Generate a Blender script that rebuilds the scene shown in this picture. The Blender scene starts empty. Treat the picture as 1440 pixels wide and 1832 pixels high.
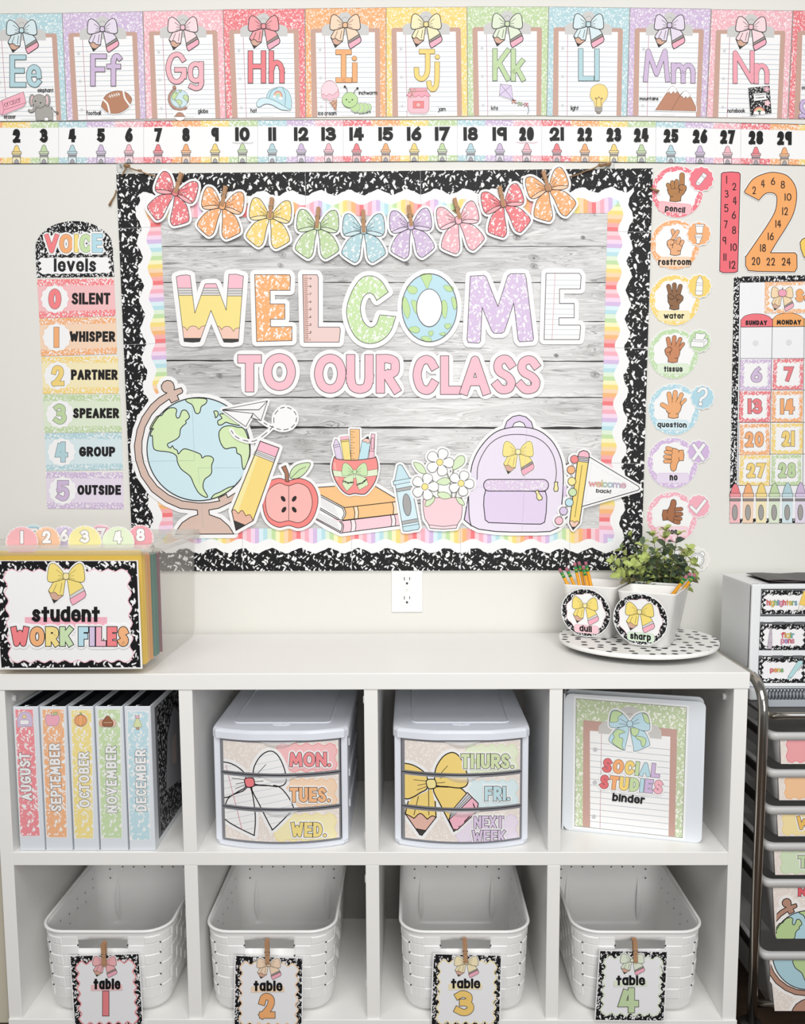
import bpy, bmesh, math, random
from mathutils import Vector, Matrix
from mathutils.geometry import tessellate_polygon
random.seed(7)
SC = bpy.context.scene
COL = SC.collection
# ---------------------------------------------------------------- camera
FPX, CYO = 1490.4845, 60.0
PITCH, YAW, ROLL = 0.0986, -0.0101, -0.0049
EYE = Vector((0.0, -1.9714, 1.175))
_f = Vector((math.sin(YAW)*math.cos(PITCH), math.cos(YAW)*math.cos(PITCH), -math.sin(PITCH)))
_r = Vector((math.cos(YAW), -math.sin(YAW), 0))
_u = _r.cross(_f)
CX = math.cos(ROLL)*_r + math.sin(ROLL)*_u
CU = -math.sin(ROLL)*_r + math.cos(ROLL)*_u
cam_data = bpy.data.cameras.new('camera')
cam = bpy.data.objects.new('camera', cam_data); COL.objects.link(cam)
cam.matrix_world = Matrix(((CX.x, CU.x, -_f.x, EYE.x), (CX.y, CU.y, -_f.y, EYE.y), (CX.z, CU.z, -_f.z, EYE.z), (0, 0, 0, 1)))
cam_data.sensor_fit = 'VERTICAL'; cam_data.sensor_height = 36.0
cam_data.lens = FPX/1832.0*36.0
cam_data.shift_y = CYO/1832.0
cam_data.clip_start = 0.05
SC.camera = cam
# ---------------------------------------------------------------- light
world = bpy.data.worlds.new('world'); SC.world = world; world.use_nodes = True
bg = world.node_tree.nodes['Background']
bg.inputs[0].default_value = (0.93, 0.96, 1.0, 1); bg.inputs[1].default_value = 0.36
def area(name, loc, target, sx, sy, power, col=(1, 1, 1)):
    d = bpy.data.lights.new(name, 'AREA'); d.shape = 'RECTANGLE'; d.size = sx; d.size_y = sy; d.energy = power; d.color = col
    o = bpy.data.objects.new(name, d); COL.objects.link(o); o.location = loc
    o.rotation_euler = (Vector(target)-Vector(loc)).to_track_quat('-Z', 'Y').to_euler()
    return o
area('window_light', (0.5, -3.3, 1.62), (0.1, 0, 1.15), 1.3, 1.4, 68, (1.0, 0.99, 0.97))
area('ceiling_light', (-0.1, -2.1, 2.75), (0.0, -0.75, 0.5), 2.8, 1.3, 62, (1.0, 0.985, 0.96))
SC.view_settings.view_transform = 'Standard'; SC.view_settings.look = 'None'
SC.view_settings.gamma = 1.0; SC.view_settings.use_curve_mapping = False
SC.view_settings.exposure = -0.50
SC.cycles.max_bounces = 10; SC.cycles.transparent_max_bounces = 24
# ---------------------------------------------------------------- measuring helpers
def ray(px, py):
    return _f + CX*((px-720.0)/FPX) - CU*((py-916.0-CYO)/FPX)
def on_y(px, py, y):
    d = ray(px, py); return EYE + d*((y-EYE.y)/d.y)
def on_z(px, py, z):
    d = ray(px, py); return EYE + d*((z-EYE.z)/d.z)
def on_x(px, py, x):
    d = ray(px, py); return EYE + d*((x-EYE.x)/d.x)
# ---------------------------------------------------------------- materials
def lin(h, cap=0.93):
    h = h.lstrip('#'); o = []
    for i in (0, 2, 4):
        c = int(h[i:i+2], 16)/255.0
        c = c/12.92 if c <= 0.04045 else ((c+0.055)/1.055)**2.4
        o.append(min(c, cap))
    return (o[0], o[1], o[2], 1.0)
_M = {}
def mat(h, rough=0.5, metal=0.0, spec=0.3, key=None):
    k = key or (h, rough, metal, spec)
    if k in _M: return _M[k]
    m = bpy.data.materials.new('surface_'+h.strip('#')); m.use_nodes = True
    b = m.node_tree.nodes['Principled BSDF']
    b.inputs['Base Color'].default_value = lin(h); b.inputs['Roughness'].default_value = rough
    b.inputs['Metallic'].default_value = metal; b.inputs['Specular IOR Level'].default_value = spec
    _M[k] = m; return m
class NT:
    def __init__(s, m): s.t = m.node_tree; s.n = s.t.nodes; s.b = s.n['Principled BSDF']
    def add(s, typ, **kw):
        n = s.n.new(typ)
        for k, v in kw.items(): setattr(n, k, v)
        return n
    def link(s, a, b): s.t.links.new(a, b)
    def math(s, op, a, b=None, clamp=False):
        n = s.n.new('ShaderNodeMath'); n.operation = op; n.use_clamp = clamp
        for i, v in enumerate((a, b)):
            if v is None: continue
            if isinstance(v, (int, float)): n.inputs[i].default_value = v
            else: s.link(v, n.inputs[i])
        return n.outputs[0]
def speckle(bgc, fgc='#ffffff', cell=0.0095, amount=0.30, rough=0.5):
    """composition-notebook marbling: short pale flecks lying in all directions"""
    k = ('sp', bgc, fgc, cell, amount)
    if k in _M: return _M[k]
    m = bpy.data.materials.new('marbled_'+bgc.strip('#')); m.use_nodes = True; t = NT(m)
    tc = t.add('ShaderNodeTexCoord')
    no = t.add('ShaderNodeTexNoise'); no.inputs['Scale'].default_value = 0.7/cell; no.inputs['Detail'].default_value = 1.0
    t.link(tc.outputs['Object'], no.inputs['Vector'])
    sub = t.add('ShaderNodeVectorMath', operation='SUBTRACT'); sub.inputs[1].default_value = (0.5, 0.5, 0.5); t.link(no.outputs['Color'], sub.inputs[0])
    sc = t.add('ShaderNodeVectorMath', operation='SCALE'); sc.inputs['Scale'].default_value = cell*1.1; t.link(sub.outputs[0], sc.inputs[0])
    ad = t.add('ShaderNodeVectorMath', operation='ADD'); t.link(tc.outputs['Object'], ad.inputs[0]); t.link(sc.outputs[0], ad.inputs[1])
    acc = None
    for i, (ang, sx, sy) in enumerate(((0.7, 1.0, 2.3), (-0.85, 1.15, 2.6), (1.75, 0.95, 2.1))):
        mp = t.add('ShaderNodeMapping'); mp.inputs['Location'].default_value = (1.7*i+0.3, 2.3*i, 0)
        mp.inputs['Rotation'].default_value = (0, 0, ang); mp.inputs['Scale'].default_value = (0.55*sx/cell, 0.55*sy/cell, 0.0)
        vm = t.add('ShaderNodeMapping'); vm.inputs['Rotation'].default_value = (0, 0, ang)
        t.link(ad.outputs[0], vm.inputs['Vector'])
        mp.inputs['Rotation'].default_value = (0, 0, 0)
        t.link(vm.outputs[0], mp.inputs['Vector'])
        v = t.add('ShaderNodeTexVoronoi', voronoi_dimensions='2D'); v.inputs['Scale'].default_value = 1.0
        t.link(mp.outputs[0], v.inputs['Vector'])
        sep = t.add('ShaderNodeSeparateColor'); t.link(v.outputs['Color'], sep.inputs[0])
        r = t.math('MULTIPLY', sep.outputs[0], amount*1.15)
        r = t.math('ADD', r, -0.04)
        d = t.math('SUBTRACT', r, v.outputs['Distance'])
        d = t.math('MULTIPLY', d, 14.0, True)
        acc = d if acc is None else t.math('MAXIMUM', acc, d)
    mx = t.add('ShaderNodeMix', data_type='RGBA'); mx.inputs[6].default_value = lin(bgc); mx.inputs[7].default_value = lin(fgc)
    t.link(acc, mx.inputs[0]); t.link(mx.outputs[2], t.b.inputs['Base Color'])
    t.b.inputs['Roughness'].default_value = rough; t.b.inputs['Specular IOR Level'].default_value = 0.25
    _M[k] = m; return m
def thin_plastic(name, tint, alpha):
    m = bpy.data.materials.new(name); m.use_nodes = True; t = m.node_tree; b = t.nodes['Principled BSDF']; o = t.nodes['Material Output']
    b.inputs['Base Color'].default_value = lin(tint); b.inputs['Roughness'].default_value = .22; b.inputs['Specular IOR Level'].default_value = .5
    tr = t.nodes.new('ShaderNodeBsdfTransparent'); tr.inputs[0].default_value = (.97, .97, .965, 1); mx_ = t.nodes.new('ShaderNodeMixShader'); mx_.inputs[0].default_value = alpha
    t.links.new(tr.outputs[0], mx_.inputs[1]); t.links.new(b.outputs[0], mx_.inputs[2]); t.links.new(mx_.outputs[0], o.inputs[0]); return m
INK = '#2b2b2f'; WHITE = '#fbfbfb'
RED, ORG, YEL, GRN, BLU, PUR, PNK = '#ec8389', '#f6b27c', '#f6d883', '#c3d9a9', '#b6d6dd', '#d2bddc', '#f3b9c2'
TAN, CLIPB, GREY = '#f0c8b4', '#c9a597', '#cfcfcf'
BLK_SP = lambda: speckle('#17171a', '#f7f7f7', 0.0118, 0.31)
# ---------------------------------------------------------------- 2-D drawing engine (paper goods)
def smooth(pts, closed=False, n=6):
    if len(pts) < 3: return list(pts)
    P = list(pts); N = len(P); out = []
    segs = N if closed else N-1
    for i in range(segs):
        p1, p2 = P[i], P[(i+1) % N]
        p0 = P[i-1] if (closed or i > 0) else (2*p1[0]-p2[0], 2*p1[1]-p2[1])
        p3 = P[(i+2) % N] if (closed or i+2 < N) else (2*p2[0]-p1[0], 2*p2[1]-p1[1])
        for k in range(n):
            t = k/n; t2 = t*t; t3 = t2*t
            out.append(tuple(0.5*(2*p1[j]+(p2[j]-p0[j])*t+(2*p0[j]-5*p1[j]+4*p2[j]-p3[j])*t2+(3*p1[j]-p0[j]-3*p2[j]+p3[j])*t3) for j in (0, 1)))
    if not closed: out.append(tuple(P[-1]))
    return out
def disc_pts(cx, cy, r, n=14, ry=None, rot=0.0):
    ry = r if ry is None else ry; c, s = math.cos(rot), math.sin(rot); o = []
    for i in range(n):
        a = 2*math.pi*i/n; x, y = r*math.cos(a), ry*math.sin(a)
        o.append((cx+x*c-y*s, cy+x*s+y*c))
    return o
def rrect(x0, y0, x1, y1, r, n=5):
    o = []
    for cx, cy, a0 in ((x1-r, y0+r, -90), (x1-r, y1-r, 0), (x0+r, y1-r, 90), (x0+r, y0+r, 180)):
        for i in range(n+1):
            a = math.radians(a0+90*i/n); o.append((cx+r*math.cos(a), cy+r*math.sin(a)))
    return o
def wavy(x0, y0, x1, y1, nx, ny, amp, per=6, phase=0.0):
    """rectangle with a waved edge"""
    o = []
    def side(ax, ay, bx, by, k, nxv, nyv):
        m = max(1, k*per)
        for i in range(m):
            t = i/m; w = -amp*math.cos(2*math.pi*(t*k)+phase)
            o.append((ax+(bx-ax)*t+nxv*w, ay+(by-ay)*t+nyv*w))
    side(x0, y0, x1, y0, nx, 0, -1); side(x1, y0, x1, y1, ny, 1, 0)
    side(x1, y1, x0, y1, nx, 0, 1); side(x0, y1, x0, y0, ny, -1, 0)
    return o
def scallop(cx, cy, r, n, amp, per=8, ry=None):
    ry = r if ry is None else ry
    return [(cx+(r+amp*math.cos(n*a))*math.cos(a), cy+(ry+amp*math.cos(n*a))*math.sin(a)) for a in [2*math.pi*i/(n*per) for i in range(n*per)]]
def xf(pts, cx, cy, s, rot=0.0, sy=None):
    sy = s if sy is None else sy; c, q = math.cos(rot), math.sin(rot)
    return [(cx+c*x*s-q*y*sy, cy+q*x*s+c*y*sy) for x, y in pts]
def ribbon(pts, w, closed=False, cap='round', mk=1.9):
    P = [pts[0]]
    for p in pts[1:]:
        if abs(p[0]-P[-1][0])+abs(p[1]-P[-1][1]) > 1e-6: P.append(p)
    if closed and len(P) > 2 and abs(P[0][0]-P[-1][0])+abs(P[0][1]-P[-1][1]) < 1e-6: P.pop()
    h = w/2.0; F = []
    if len(P) == 1: return [disc_pts(P[0][0], P[0][1], h, 16)]
    N = len(P)
    def dr(a, b):
        x, y = b[0]-a[0], b[1]-a[1]; l = math.hypot(x, y); return (x/l, y/l)
    D = [dr(P[i], P[(i+1) % N]) for i in range(N if closed else N-1)]
    if not closed and cap == 'square':
        P = list(P); P[0] = (P[0][0]-D[0][0]*h, P[0][1]-D[0][1]*h); P[-1] = (P[-1][0]+D[-1][0]*h, P[-1][1]+D[-1][1]*h)
    if not closed and cap == 'round' and h > 0:
        k = 14 if h > 2 else 8
        F.append(disc_pts(P[0][0], P[0][1], h, k)); F.append(disc_pts(P[-1][0], P[-1][1], h, k))
    IN, OUT = [None]*N, [None]*N
    for i in range(N):
        if closed or (0 < i < N-1):
            a, b = D[i-1], D[i % len(D)]
            n0, n1 = (-a[1], a[0]), (-b[1], b[0])
            mx, my = n0[0]+n1[0], n0[1]+n1[1]; l = math.hypot(mx, my)
            k = 99
            if l > 1e-6:
                mx, my = mx/l, my/l; k = 1.0/max(1e-6, mx*n0[0]+my*n0[1])
            if k < mk:
                q = (mx*k, my*k); IN[i] = OUT[i] = q
            else:
                IN[i], OUT[i] = n0, n1
                F.append(disc_pts(P[i][0], P[i][1], h, 14))
        elif i == 0: OUT[i] = (-D[0][1], D[0][0])
        else: IN[i] = (-D[-1][1], D[-1][0])
    for i in range(N if closed else N-1):
        j = (i+1) % N; a, b = P[i], P[j]; na, nb = OUT[i], IN[j]
        F.append([(a[0]+na[0]*h, a[1]+na[1]*h), (b[0]+nb[0]*h, b[1]+nb[1]*h), (b[0]-nb[0]*h, b[1]-nb[1]*h), (a[0]-na[0]*h, a[1]-na[1]*h)])
    return F
# stroke lettering: skeletons in a unit cap-height box; '~' smooth, 'o' smooth closed, '.' dot
GL = {}
def _g(ch, w, *st):
    o = []
    for s in st:
        kind = 'p'
        if s[0] in '~o-': kind, s = s[0], s[1:]
        o.append((kind, [tuple(float(v) for v in p.split(',')) for p in s.split()]))
    GL[ch] = (w, o)
_bw = 'o.5,.66 .12,.57 0,.33 .12,.09 .5,0 .88,.09 1,.33 .88,.57'
_ar = '~0,.36 .18,.57 .5,.66 .84,.57 1,.36'
_g('A', .62, '0,0 .5,1 1,0', '.2,.3 .8,.3')
_g('B', .52, '0,0 0,1', '~0,1 .5,1 .88,.93 .93,.76 .8,.6 .45,.54 0,.54', '~0,.54 .5,.53 .93,.45 1,.26 .9,.07 .5,0 0,0')
_g('C', .56, '~.95,.8 .78,.95 .52,1 .2,.88 .03,.5 .2,.12 .52,0 .78,.05 .95,.2')
_g('D', .56, '0,0 0,1', '~0,1 .4,.99 .82,.86 1,.5 .82,.14 .4,.01 0,0')
_g('E', .46, '1,1 0,1 0,0 1,0', '0,.51 .85,.51')
_g('F', .46, '1,1 0,1 0,0', '0,.52 .85,.52')
_g('G', .6, '~.93,.82 .75,.96 .5,1 .18,.88 0,.5 .18,.12 .5,0 .82,.08 1,.3', '1,.2 1,.44 .55,.44')
_g('H', .55, '0,0 0,1', '1,0 1,1', '0,.52 1,.52')
_g('I', 0, '0,0 0,1')
_g('J', .45, '1,1 1,.3', '~1,.32 .9,.08 .55,0 .2,.06 0,.25')
_g('K', .52, '0,0 0,1', '1,1 .05,.4', '.32,.58 1,0')
_g('L', .46, '0,1 0,0 1,0')
_g('M', .78, '0,0 .12,1 .5,.2 .88,1 1,0')
_g('N', .58, '0,0 0,1 1,0 1,1')
_g('O', .66, 'o.5,1 .15,.87 0,.5 .15,.13 .5,0 .85,.13 1,.5 .85,.87')
_g('P', .5, '0,0 0,1', '~0,1 .5,1 .92,.92 1,.73 .92,.54 .5,.45 0,.44')
_g('R', .54, '0,0 0,1', '~0,1 .5,1 .9,.92 .97,.74 .9,.56 .5,.48 0,.47', '.42,.47 1,0')
_g('S', .5, '~.92,.84 .72,.97 .45,1 .15,.92 .06,.74 .22,.58 .72,.43 .96,.25 .84,.06 .5,0 .22,.03 0,.15')
_g('T', .5, '0,1 1,1', '.5,1 .5,0')
_g('U', .54, '0,1 0,.33', '~0,.36 .12,.09 .5,0 .88,.09 1,.36', '1,.33 1,1')
_g('V', .62, '0,1 .5,0 1,1')
_g('W', .86, '0,1 .22,0 .5,.75 .78,0 1,1')
_g('X', .55, '0,1 1,0', '1,1 0,0')
_g('Y', .58, '0,1 .5,.48 1,1', '.5,.5 .5,0')
_g('a', .46, _bw, '1,.66 1,0'); _g('b', .46, '0,1 0,0', _bw)
_g('c', .4, '~.95,.53 .75,.64 .5,.66 .13,.56 0,.33 .13,.1 .5,0 .75,.02 .95,.13')
_g('d', .46, _bw, '1,1 1,0')
_g('e', .46, '-0,.35 1,.35', '~1,.32 .9,.56 .5,.66 .12,.56 0,.33 .12,.1 .5,0 .75,.01 .97,.1')
_g('f', .34, '~1,.92 .8,1 .55,.96 .42,.78', '.42,.82 .42,0', '0,.62 .9,.62')
_g('g', .46, _bw, '1,.66 1,-.1', '~1,-.08 .88,-.28 .5,-.34 .1,-.26')
_g('h', .44, '0,1 0,0', _ar, '1,.38 1,0'); _g('i', 0, '0,.66 0,0', '.0,.93')
_g('j', .26, '1,.66 1,-.1', '~1,-.08 .85,-.28 .45,-.34 0,-.27', '.1,.93')
_g('k', .44, '0,1 0,0', '.92,.64 .06,.26', '.36,.4 1,0'); _g('l', 0, '0,1 0,0')
_g('m', .74, '0,.66 0,0', '~0,.38 .08,.56 .26,.65 .43,.56 .5,.36', '.5,.38 .5,0', '~.5,.38 .58,.56 .76,.65 .93,.56 1,.36', '1,.38 1,0')
_g('n', .44, '0,.66 0,0', _ar, '1,.38 1,0'); _g('o', .48, _bw)
_g('p', .46, '0,.66 0,-.33', _bw); _g('q', .46, '1,.66 1,-.33', _bw)
_g('r', .3, '0,.66 0,0', '~0,.36 .22,.57 .55,.65 .95,.62')
_g('s', .38, '~.92,.55 .65,.65 .3,.65 .06,.52 .22,.38 .72,.28 .95,.15 .75,.02 .35,0 0,.1')
_g('t', .34, '.45,.95 .45,0', '0,.6 .95,.6')
_g('u', .44, '0,.66 0,.28', '~0,.3 .14,.07 .5,0 .84,.09 1,.3', '1,.66 1,0')
_g('v', .46, '0,.66 .5,0 1,.66'); _g('w', .68, '0,.66 .25,0 .5,.55 .75,0 1,.66')
_g('x', .42, '0,.66 1,0', '1,.66 0,0'); _g('y', .46, '0,.66 .5,.04', '1,.66 .3,-.33')
_g('0', .54, 'o.5,1 .14,.86 0,.5 .14,.14 .5,0 .86,.14 1,.5 .86,.86')
_g('1', 0, '0,0 0,1')
_g('2', .5, '~.02,.72 .16,.93 .5,1 .85,.9 .93,.68 .75,.42 .35,.14 .06,0', '.06,0 1,0')
_g('3', .48, '~.05,.9 .3,.99 .6,.98 .88,.86 .88,.66 .66,.55 .4,.53', '~.4,.53 .72,.5 1,.36 1,.17 .75,.02 .38,0 0,.12')
_g('4', .54, '.7,0 .7,1', '.28,.9 .02,.32 1,.32')
_g('5', .5, '.95,1 .12,1 .08,.54', '~.08,.54 .35,.62 .7,.6 1,.45 1,.2 .78,.03 .4,0 0,.12')
_g('6', .52, '~.78,1 .45,.82 .12,.5 0,.28 .15,.06 .5,0 .85,.06 1,.3 .85,.52 .5,.58 .17,.5 .05,.36')
_g('7', .5, '0,1 1,1 .32,0')
_g('8', .52, 'o.5,1 .16,.93 .08,.77 .2,.59 .5,.53 .8,.59 .92,.77 .84,.93', 'o.5,.53 .1,.43 0,.25 .12,.06 .5,0 .88,.06 1,.25 .9,.43')
_g('9', .5, 'o.5,1 .12,.92 0,.72 .12,.52 .48,.44 .88,.54 .97,.74 .85,.93', '.97,.97 .97,0')
_g('.', 0, '.0,0'); _g('!', 0, '0,1 0,.35', '.0,0'); _g('?', .45, '~0,.78 .2,.96 .55,1 .9,.9 .98,.68 .75,.48 .5,.38', '.5,.4 .5,.26', '.5,0')
_g('-', .3, '0,.4 .999,.4'); _g(' ', .22)
LOWER = set('abcdefghijklmnopqrstuvwxyz')
def glyph_strokes(s, h, t, gap, stretch=1.0):
    """centre-line strokes of a string; x right, y up, whole block inside [0,total] x [0,h]"""
    x = 0.0; out = []
    for ci, ch in enumerate(s):
        w, st = GL[ch]; sw = w*(h-t)*stretch
        lift = ch in LOWER and t/h > .15
        for kind, pts in st:
            if lift: pts = [(px, py*1.15 if 0 < py <= .66 else (.759+(py-.66)*.709 if py > .66 else py)) for px, py in pts]
            q = [(x+t/2+px*sw, t/2+py*(h-t)) for px, py in pts]
            if kind == 'o': q = smooth(q, True, 5)
            elif kind == '~': q = smooth(q, False, 5)
            out.append((ci, kind, q))
        x += sw + (t if ch != ' ' else 0) + gap
    return out, x-gap
class Frame:
    def __init__(s, o, u, v):
        s.o = Vector(o); s.u = Vector(u).normalized(); v = Vector(v); s.n = s.u.cross(v).normalized(); s.v = s.n.cross(s.u)
    def p(s, px, py):
        d = ray(px, py); k = (s.o-EYE).dot(s.n)/d.dot(s.n); q = EYE+d*k-s.o
        return q.dot(s.u), q.dot(s.v)
    def mw(s):
        return Matrix(((s.u.x, s.v.x, s.n.x, s.o.x), (s.u.y, s.v.y, s.n.y, s.o.y), (s.u.z, s.v.z, s.n.z, s.o.z), (0, 0, 0, 1)))
def wall_frame(px, py, d):
    return Frame(on_y(px, py, -d), (1, 0, 0), (0, 0, 1))
def tag(o, label=None, cat=None, group=None, kind=None):
    if label: o['label'] = label
    if cat: o['category'] = cat
    if group: o['group'] = group
    if kind: o['kind'] = kind
    return o
DZ = 0.00004
class Art:
    """flat printed or die-cut paper: layers of polygons drawn in photo pixels on a real plane"""
    def __init__(s, fr, name, label=None, cat=None, group=None, part='sheet', parent=None, loc=None):
        s.fr, s.name, s.label, s.cat, s.group = fr, name, label, cat, group
        s.parent = parent; s.parts = []; s.w = 0.0; s.k = 0.0; s.z = (0.0, 0.0, 1.0); s.warp = None; s.clip = None; s.loc = loc
        s.begin(part)
    def zoom(s, x0, y0, x1, wid=1440.0):
        s.z = (x0, y0, (x1-x0)/wid); return s
    def begin(s, part):
        s.V, s.F, s.MI, s.ML = [], [], [], []
        s.parts.append([part, s.V, s.F, s.MI, s.ML, s.clip, None]); return s
    def partlabel(s, t): s.parts[-1][6] = t; return s
    def _m(s, c):
        m = mat(c) if isinstance(c, str) else c
        if m not in s.ML: s.ML.append(m)
        return s.ML.index(m)
    def _uv(s, p):
        if s.loc: return s.loc(p)
        return s.fr.p(s.z[0]+p[0]*s.z[2], s.z[1]+p[1]*s.z[2])
    def _poly(s, pts, mi, w):
        s.k += 1.0 if len(pts) != 4 else .34; w += s.k*1.0e-6
        b = len(s.V); s.V.extend((u, v, w) for u, v in (s._uv(p) for p in pts))
        s.F.append(list(range(b, b+len(pts)))); s.MI.append(mi)
    def layer(s): s.w += DZ+s.k*1.0e-6; s.k = 0.0
    def fills(s, polys, c, w=None):
        if w is None: s.layer(); w = s.w
        mi = s._m(c)
        for pts in polys:
            s.k += 1.0; wk = w+s.k*1.0e-6
            tri = tessellate_polygon([[Vector((p[0], p[1], 0)) for p in pts]])
            b = len(s.V); s.V.extend((u, v, wk) for u, v in (s._uv(p) for p in pts))
            for t in tri: s.F.append([b+i for i in t]); s.MI.append(mi)
    def fill(s, pts, c, sm=False, holes=(), slab=0.0):
        s.layer(); mi = s._m(c)
        if sm: pts = smooth(pts, True)
        loops = [list(pts)]+[list(h) for h in holes]
        tri = tessellate_polygon([[Vector((p[0], p[1], 0)) for p in L] for L in loops])
        flat = [p for L in loops for p in L]
        b = len(s.V); uv = [s._uv(p) for p in flat]; s.V.extend((u, v, s.w) for u, v in uv)
        for t in tri: s.F.append([b+i for i in t]); s.MI.append(mi)
        if slab:
            b2 = len(s.V); s.V.extend((u, v, s.w-slab) for u, v in uv); k = 0
            for t in tri: s.F.append([b2+i for i in reversed(t)]); s.MI.append(mi)
            for L in loops:
                n = len(L)
                for i in range(n):
                    j = (i+1) % n
                    s.F.append([b+k+i, b+k+j, b2+k+j, b2+k+i]); s.MI.append(mi)
                k += n
        return s
    def lines(s, L, w, c, closed=False, cap='round', sm=False):
        s.layer(); mi = s._m(c)
        for pts in L:
            if sm: pts = smooth(pts, closed)
            for f in ribbon(pts, w, closed, cap): s._poly(f, mi, s.w)
        return s
    def line(s, pts, w, c, closed=False, cap='round', sm=False): return s.lines([pts], w, c, closed, cap, sm)
    def shape(s, pts, c, ow=1.0, oc=INK, sm=False, holes=(), halo=0.0, slab=0.0, hc=WHITE):
        if sm: pts = smooth(pts, True)
        if halo:
            s.layer(); mi = s._m(hc)
            for f in ribbon(pts, halo*2, True, 'round', 1.015): s._poly(f, mi, s.w)
            s.fill(pts, hc)
        s.fill(pts, c, holes=holes, slab=slab)
        if ow: s.lines([pts]+list(holes), ow, oc, True)
        return s
    def halo(s, polys, hw, c=WHITE, th=0.0012):
        """white die-cut margin shared by several outlines"""
        s.layer(); mi = s._m(c); w = s.w
        for pts in polys:
            s.w = w
            for f in ribbon(pts, hw*2, True, 'round', 1.015): s._poly(f, mi, w); s._poly(f, mi, w-th)
        s.fills(polys, c)
        return s
    def text(s, st, x0, y0, x1, y1, t, c, ow=0.0, oc=INK, halo=0.0, gap=None, rot=0.0, cap='square', stretch=None, hc=WHITE, shear=0.0):
        """lettering filling the box x0..x1, cap top y0, baseline y1 (y down)"""
        h = y1-y0
        if st[0] in LOWER: t = min(t, .225*h)
        gap = t*0.28 if gap is None else gap
        if stretch is None and x1 is not None:
            _, a = glyph_strokes(st, h, t, gap, 1.0); _, b = glyph_strokes(st, h, t, gap, 0.0)
            stretch = ((x1-x0)-b)/max(1e-6, a-b)
            if abs(a-b) < 1e-6: stretch = 1
            if stretch < 0.25:
                gap2 = gap+((x1-x0)-(b+0.6*(a-b)))/max(1, len(st)-1); stretch = 0.6; gap = gap2
            elif stretch > 1.9: stretch = 1.9; x0 = x0+((x1-x0)-(b+1.9*(a-b)))/2
        S, tot = glyph_strokes(st, h, t, gap, stretch or 1.0)
        cr, sr = math.cos(rot), math.sin(rot)
        def mp(p):
            X, Y = p[0]+shear*p[1], -p[1]; return (x0+X*cr-Y*sr, y1+X*sr+Y*cr)
        S = [(ci, k, [mp(p) for p in q]) for ci, k, q in S]
        def put(width, col, cp):
            s.layer()
            for ci, k, q in S:
                mi = s._m(col[ci % len(col)] if isinstance(col, (list, tuple)) else col)
                wd = width if k != '-' else width-t*.48
                for f in ribbon(q, wd, k == 'o', 'butt' if k == '-' else cp): s._poly(f, mi, s.w)
        if halo: put(t+2*halo, hc, 'round')
        if ow: put(t+2*ow, oc, cap)
        put(t, c, cap)
        return x0, tot
    def done(s):
        objs = []; parts = [p for p in s.parts if p[2]]
        single = len(parts) == 1 and s.parent is None
        root = None
        if not single and s.parent is None:
            root = bpy.data.objects.new(s.name, None); COL.objects.link(root); root.empty_display_size = 0.02
            root.matrix_world = s.fr.mw(); tag(root, s.label, s.cat, s.group)
        for nm, V, F, MI, ML, clip, lab in parts:
            me = bpy.data.meshes.new(nm if not single else s.name)
            if clip or s.warp: V, F, MI = clip_warp(V, F, MI, clip, s.warp)
            me.from_pydata(V, [], F)
            for m in ML: me.materials.append(m)
            me.polygons.foreach_set('material_index', MI); me.update()
            o = bpy.data.objects.new(nm if not single else s.name, me); COL.objects.link(o)
            if single: o.matrix_world = s.fr.mw(); tag(o, s.label, s.cat, s.group); root = o
            else:
                par = root or s.parent; o.parent = par
                if s.parent is not None: o.matrix_local = wmat(s.parent).inverted() @ s.fr.mw()
            if lab and not single: o['label'] = lab
            objs.append(o)
        s.root = root; s.objs = objs
        return root or s.parent
def clip_warp(V, F, MI, clip, warp):
    bm = bmesh.new(); vs = [bm.verts.new(v) for v in V]
    for f, m in zip(F, MI):
        try: bf = bm.faces.new([vs[i] for i in f]); bf.material_index = m
        except ValueError: pass
    if clip:
        u0, v0, u1, v1 = clip
        for co, no in (((u0, 0, 0), (-1, 0, 0)), ((u1, 0, 0), (1, 0, 0)), ((0, v0, 0), (0, -1, 0)), ((0, v1, 0), (0, 1, 0))):
            bmesh.ops.bisect_plane(bm, geom=bm.verts[:]+bm.edges[:]+bm.faces[:], plane_co=co, plane_no=no, clear_outer=True, dist=1e-7)
    if warp:
        us, fn = warp
        for u in us:
            bmesh.ops.bisect_plane(bm, geom=bm.verts[:]+bm.edges[:]+bm.faces[:], plane_co=(u, 0, 0), plane_no=(1, 0, 0), dist=1e-7)
        for v in bm.verts: v.co.z += fn(v.co.x)
    bm.verts.index_update()
    V = [tuple(v.co) for v in bm.verts]; F = [[v.index for v in f.verts] for f in bm.faces]; MI = [f.material_index for f in bm.faces]
    bm.free(); return V, F, MI
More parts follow.
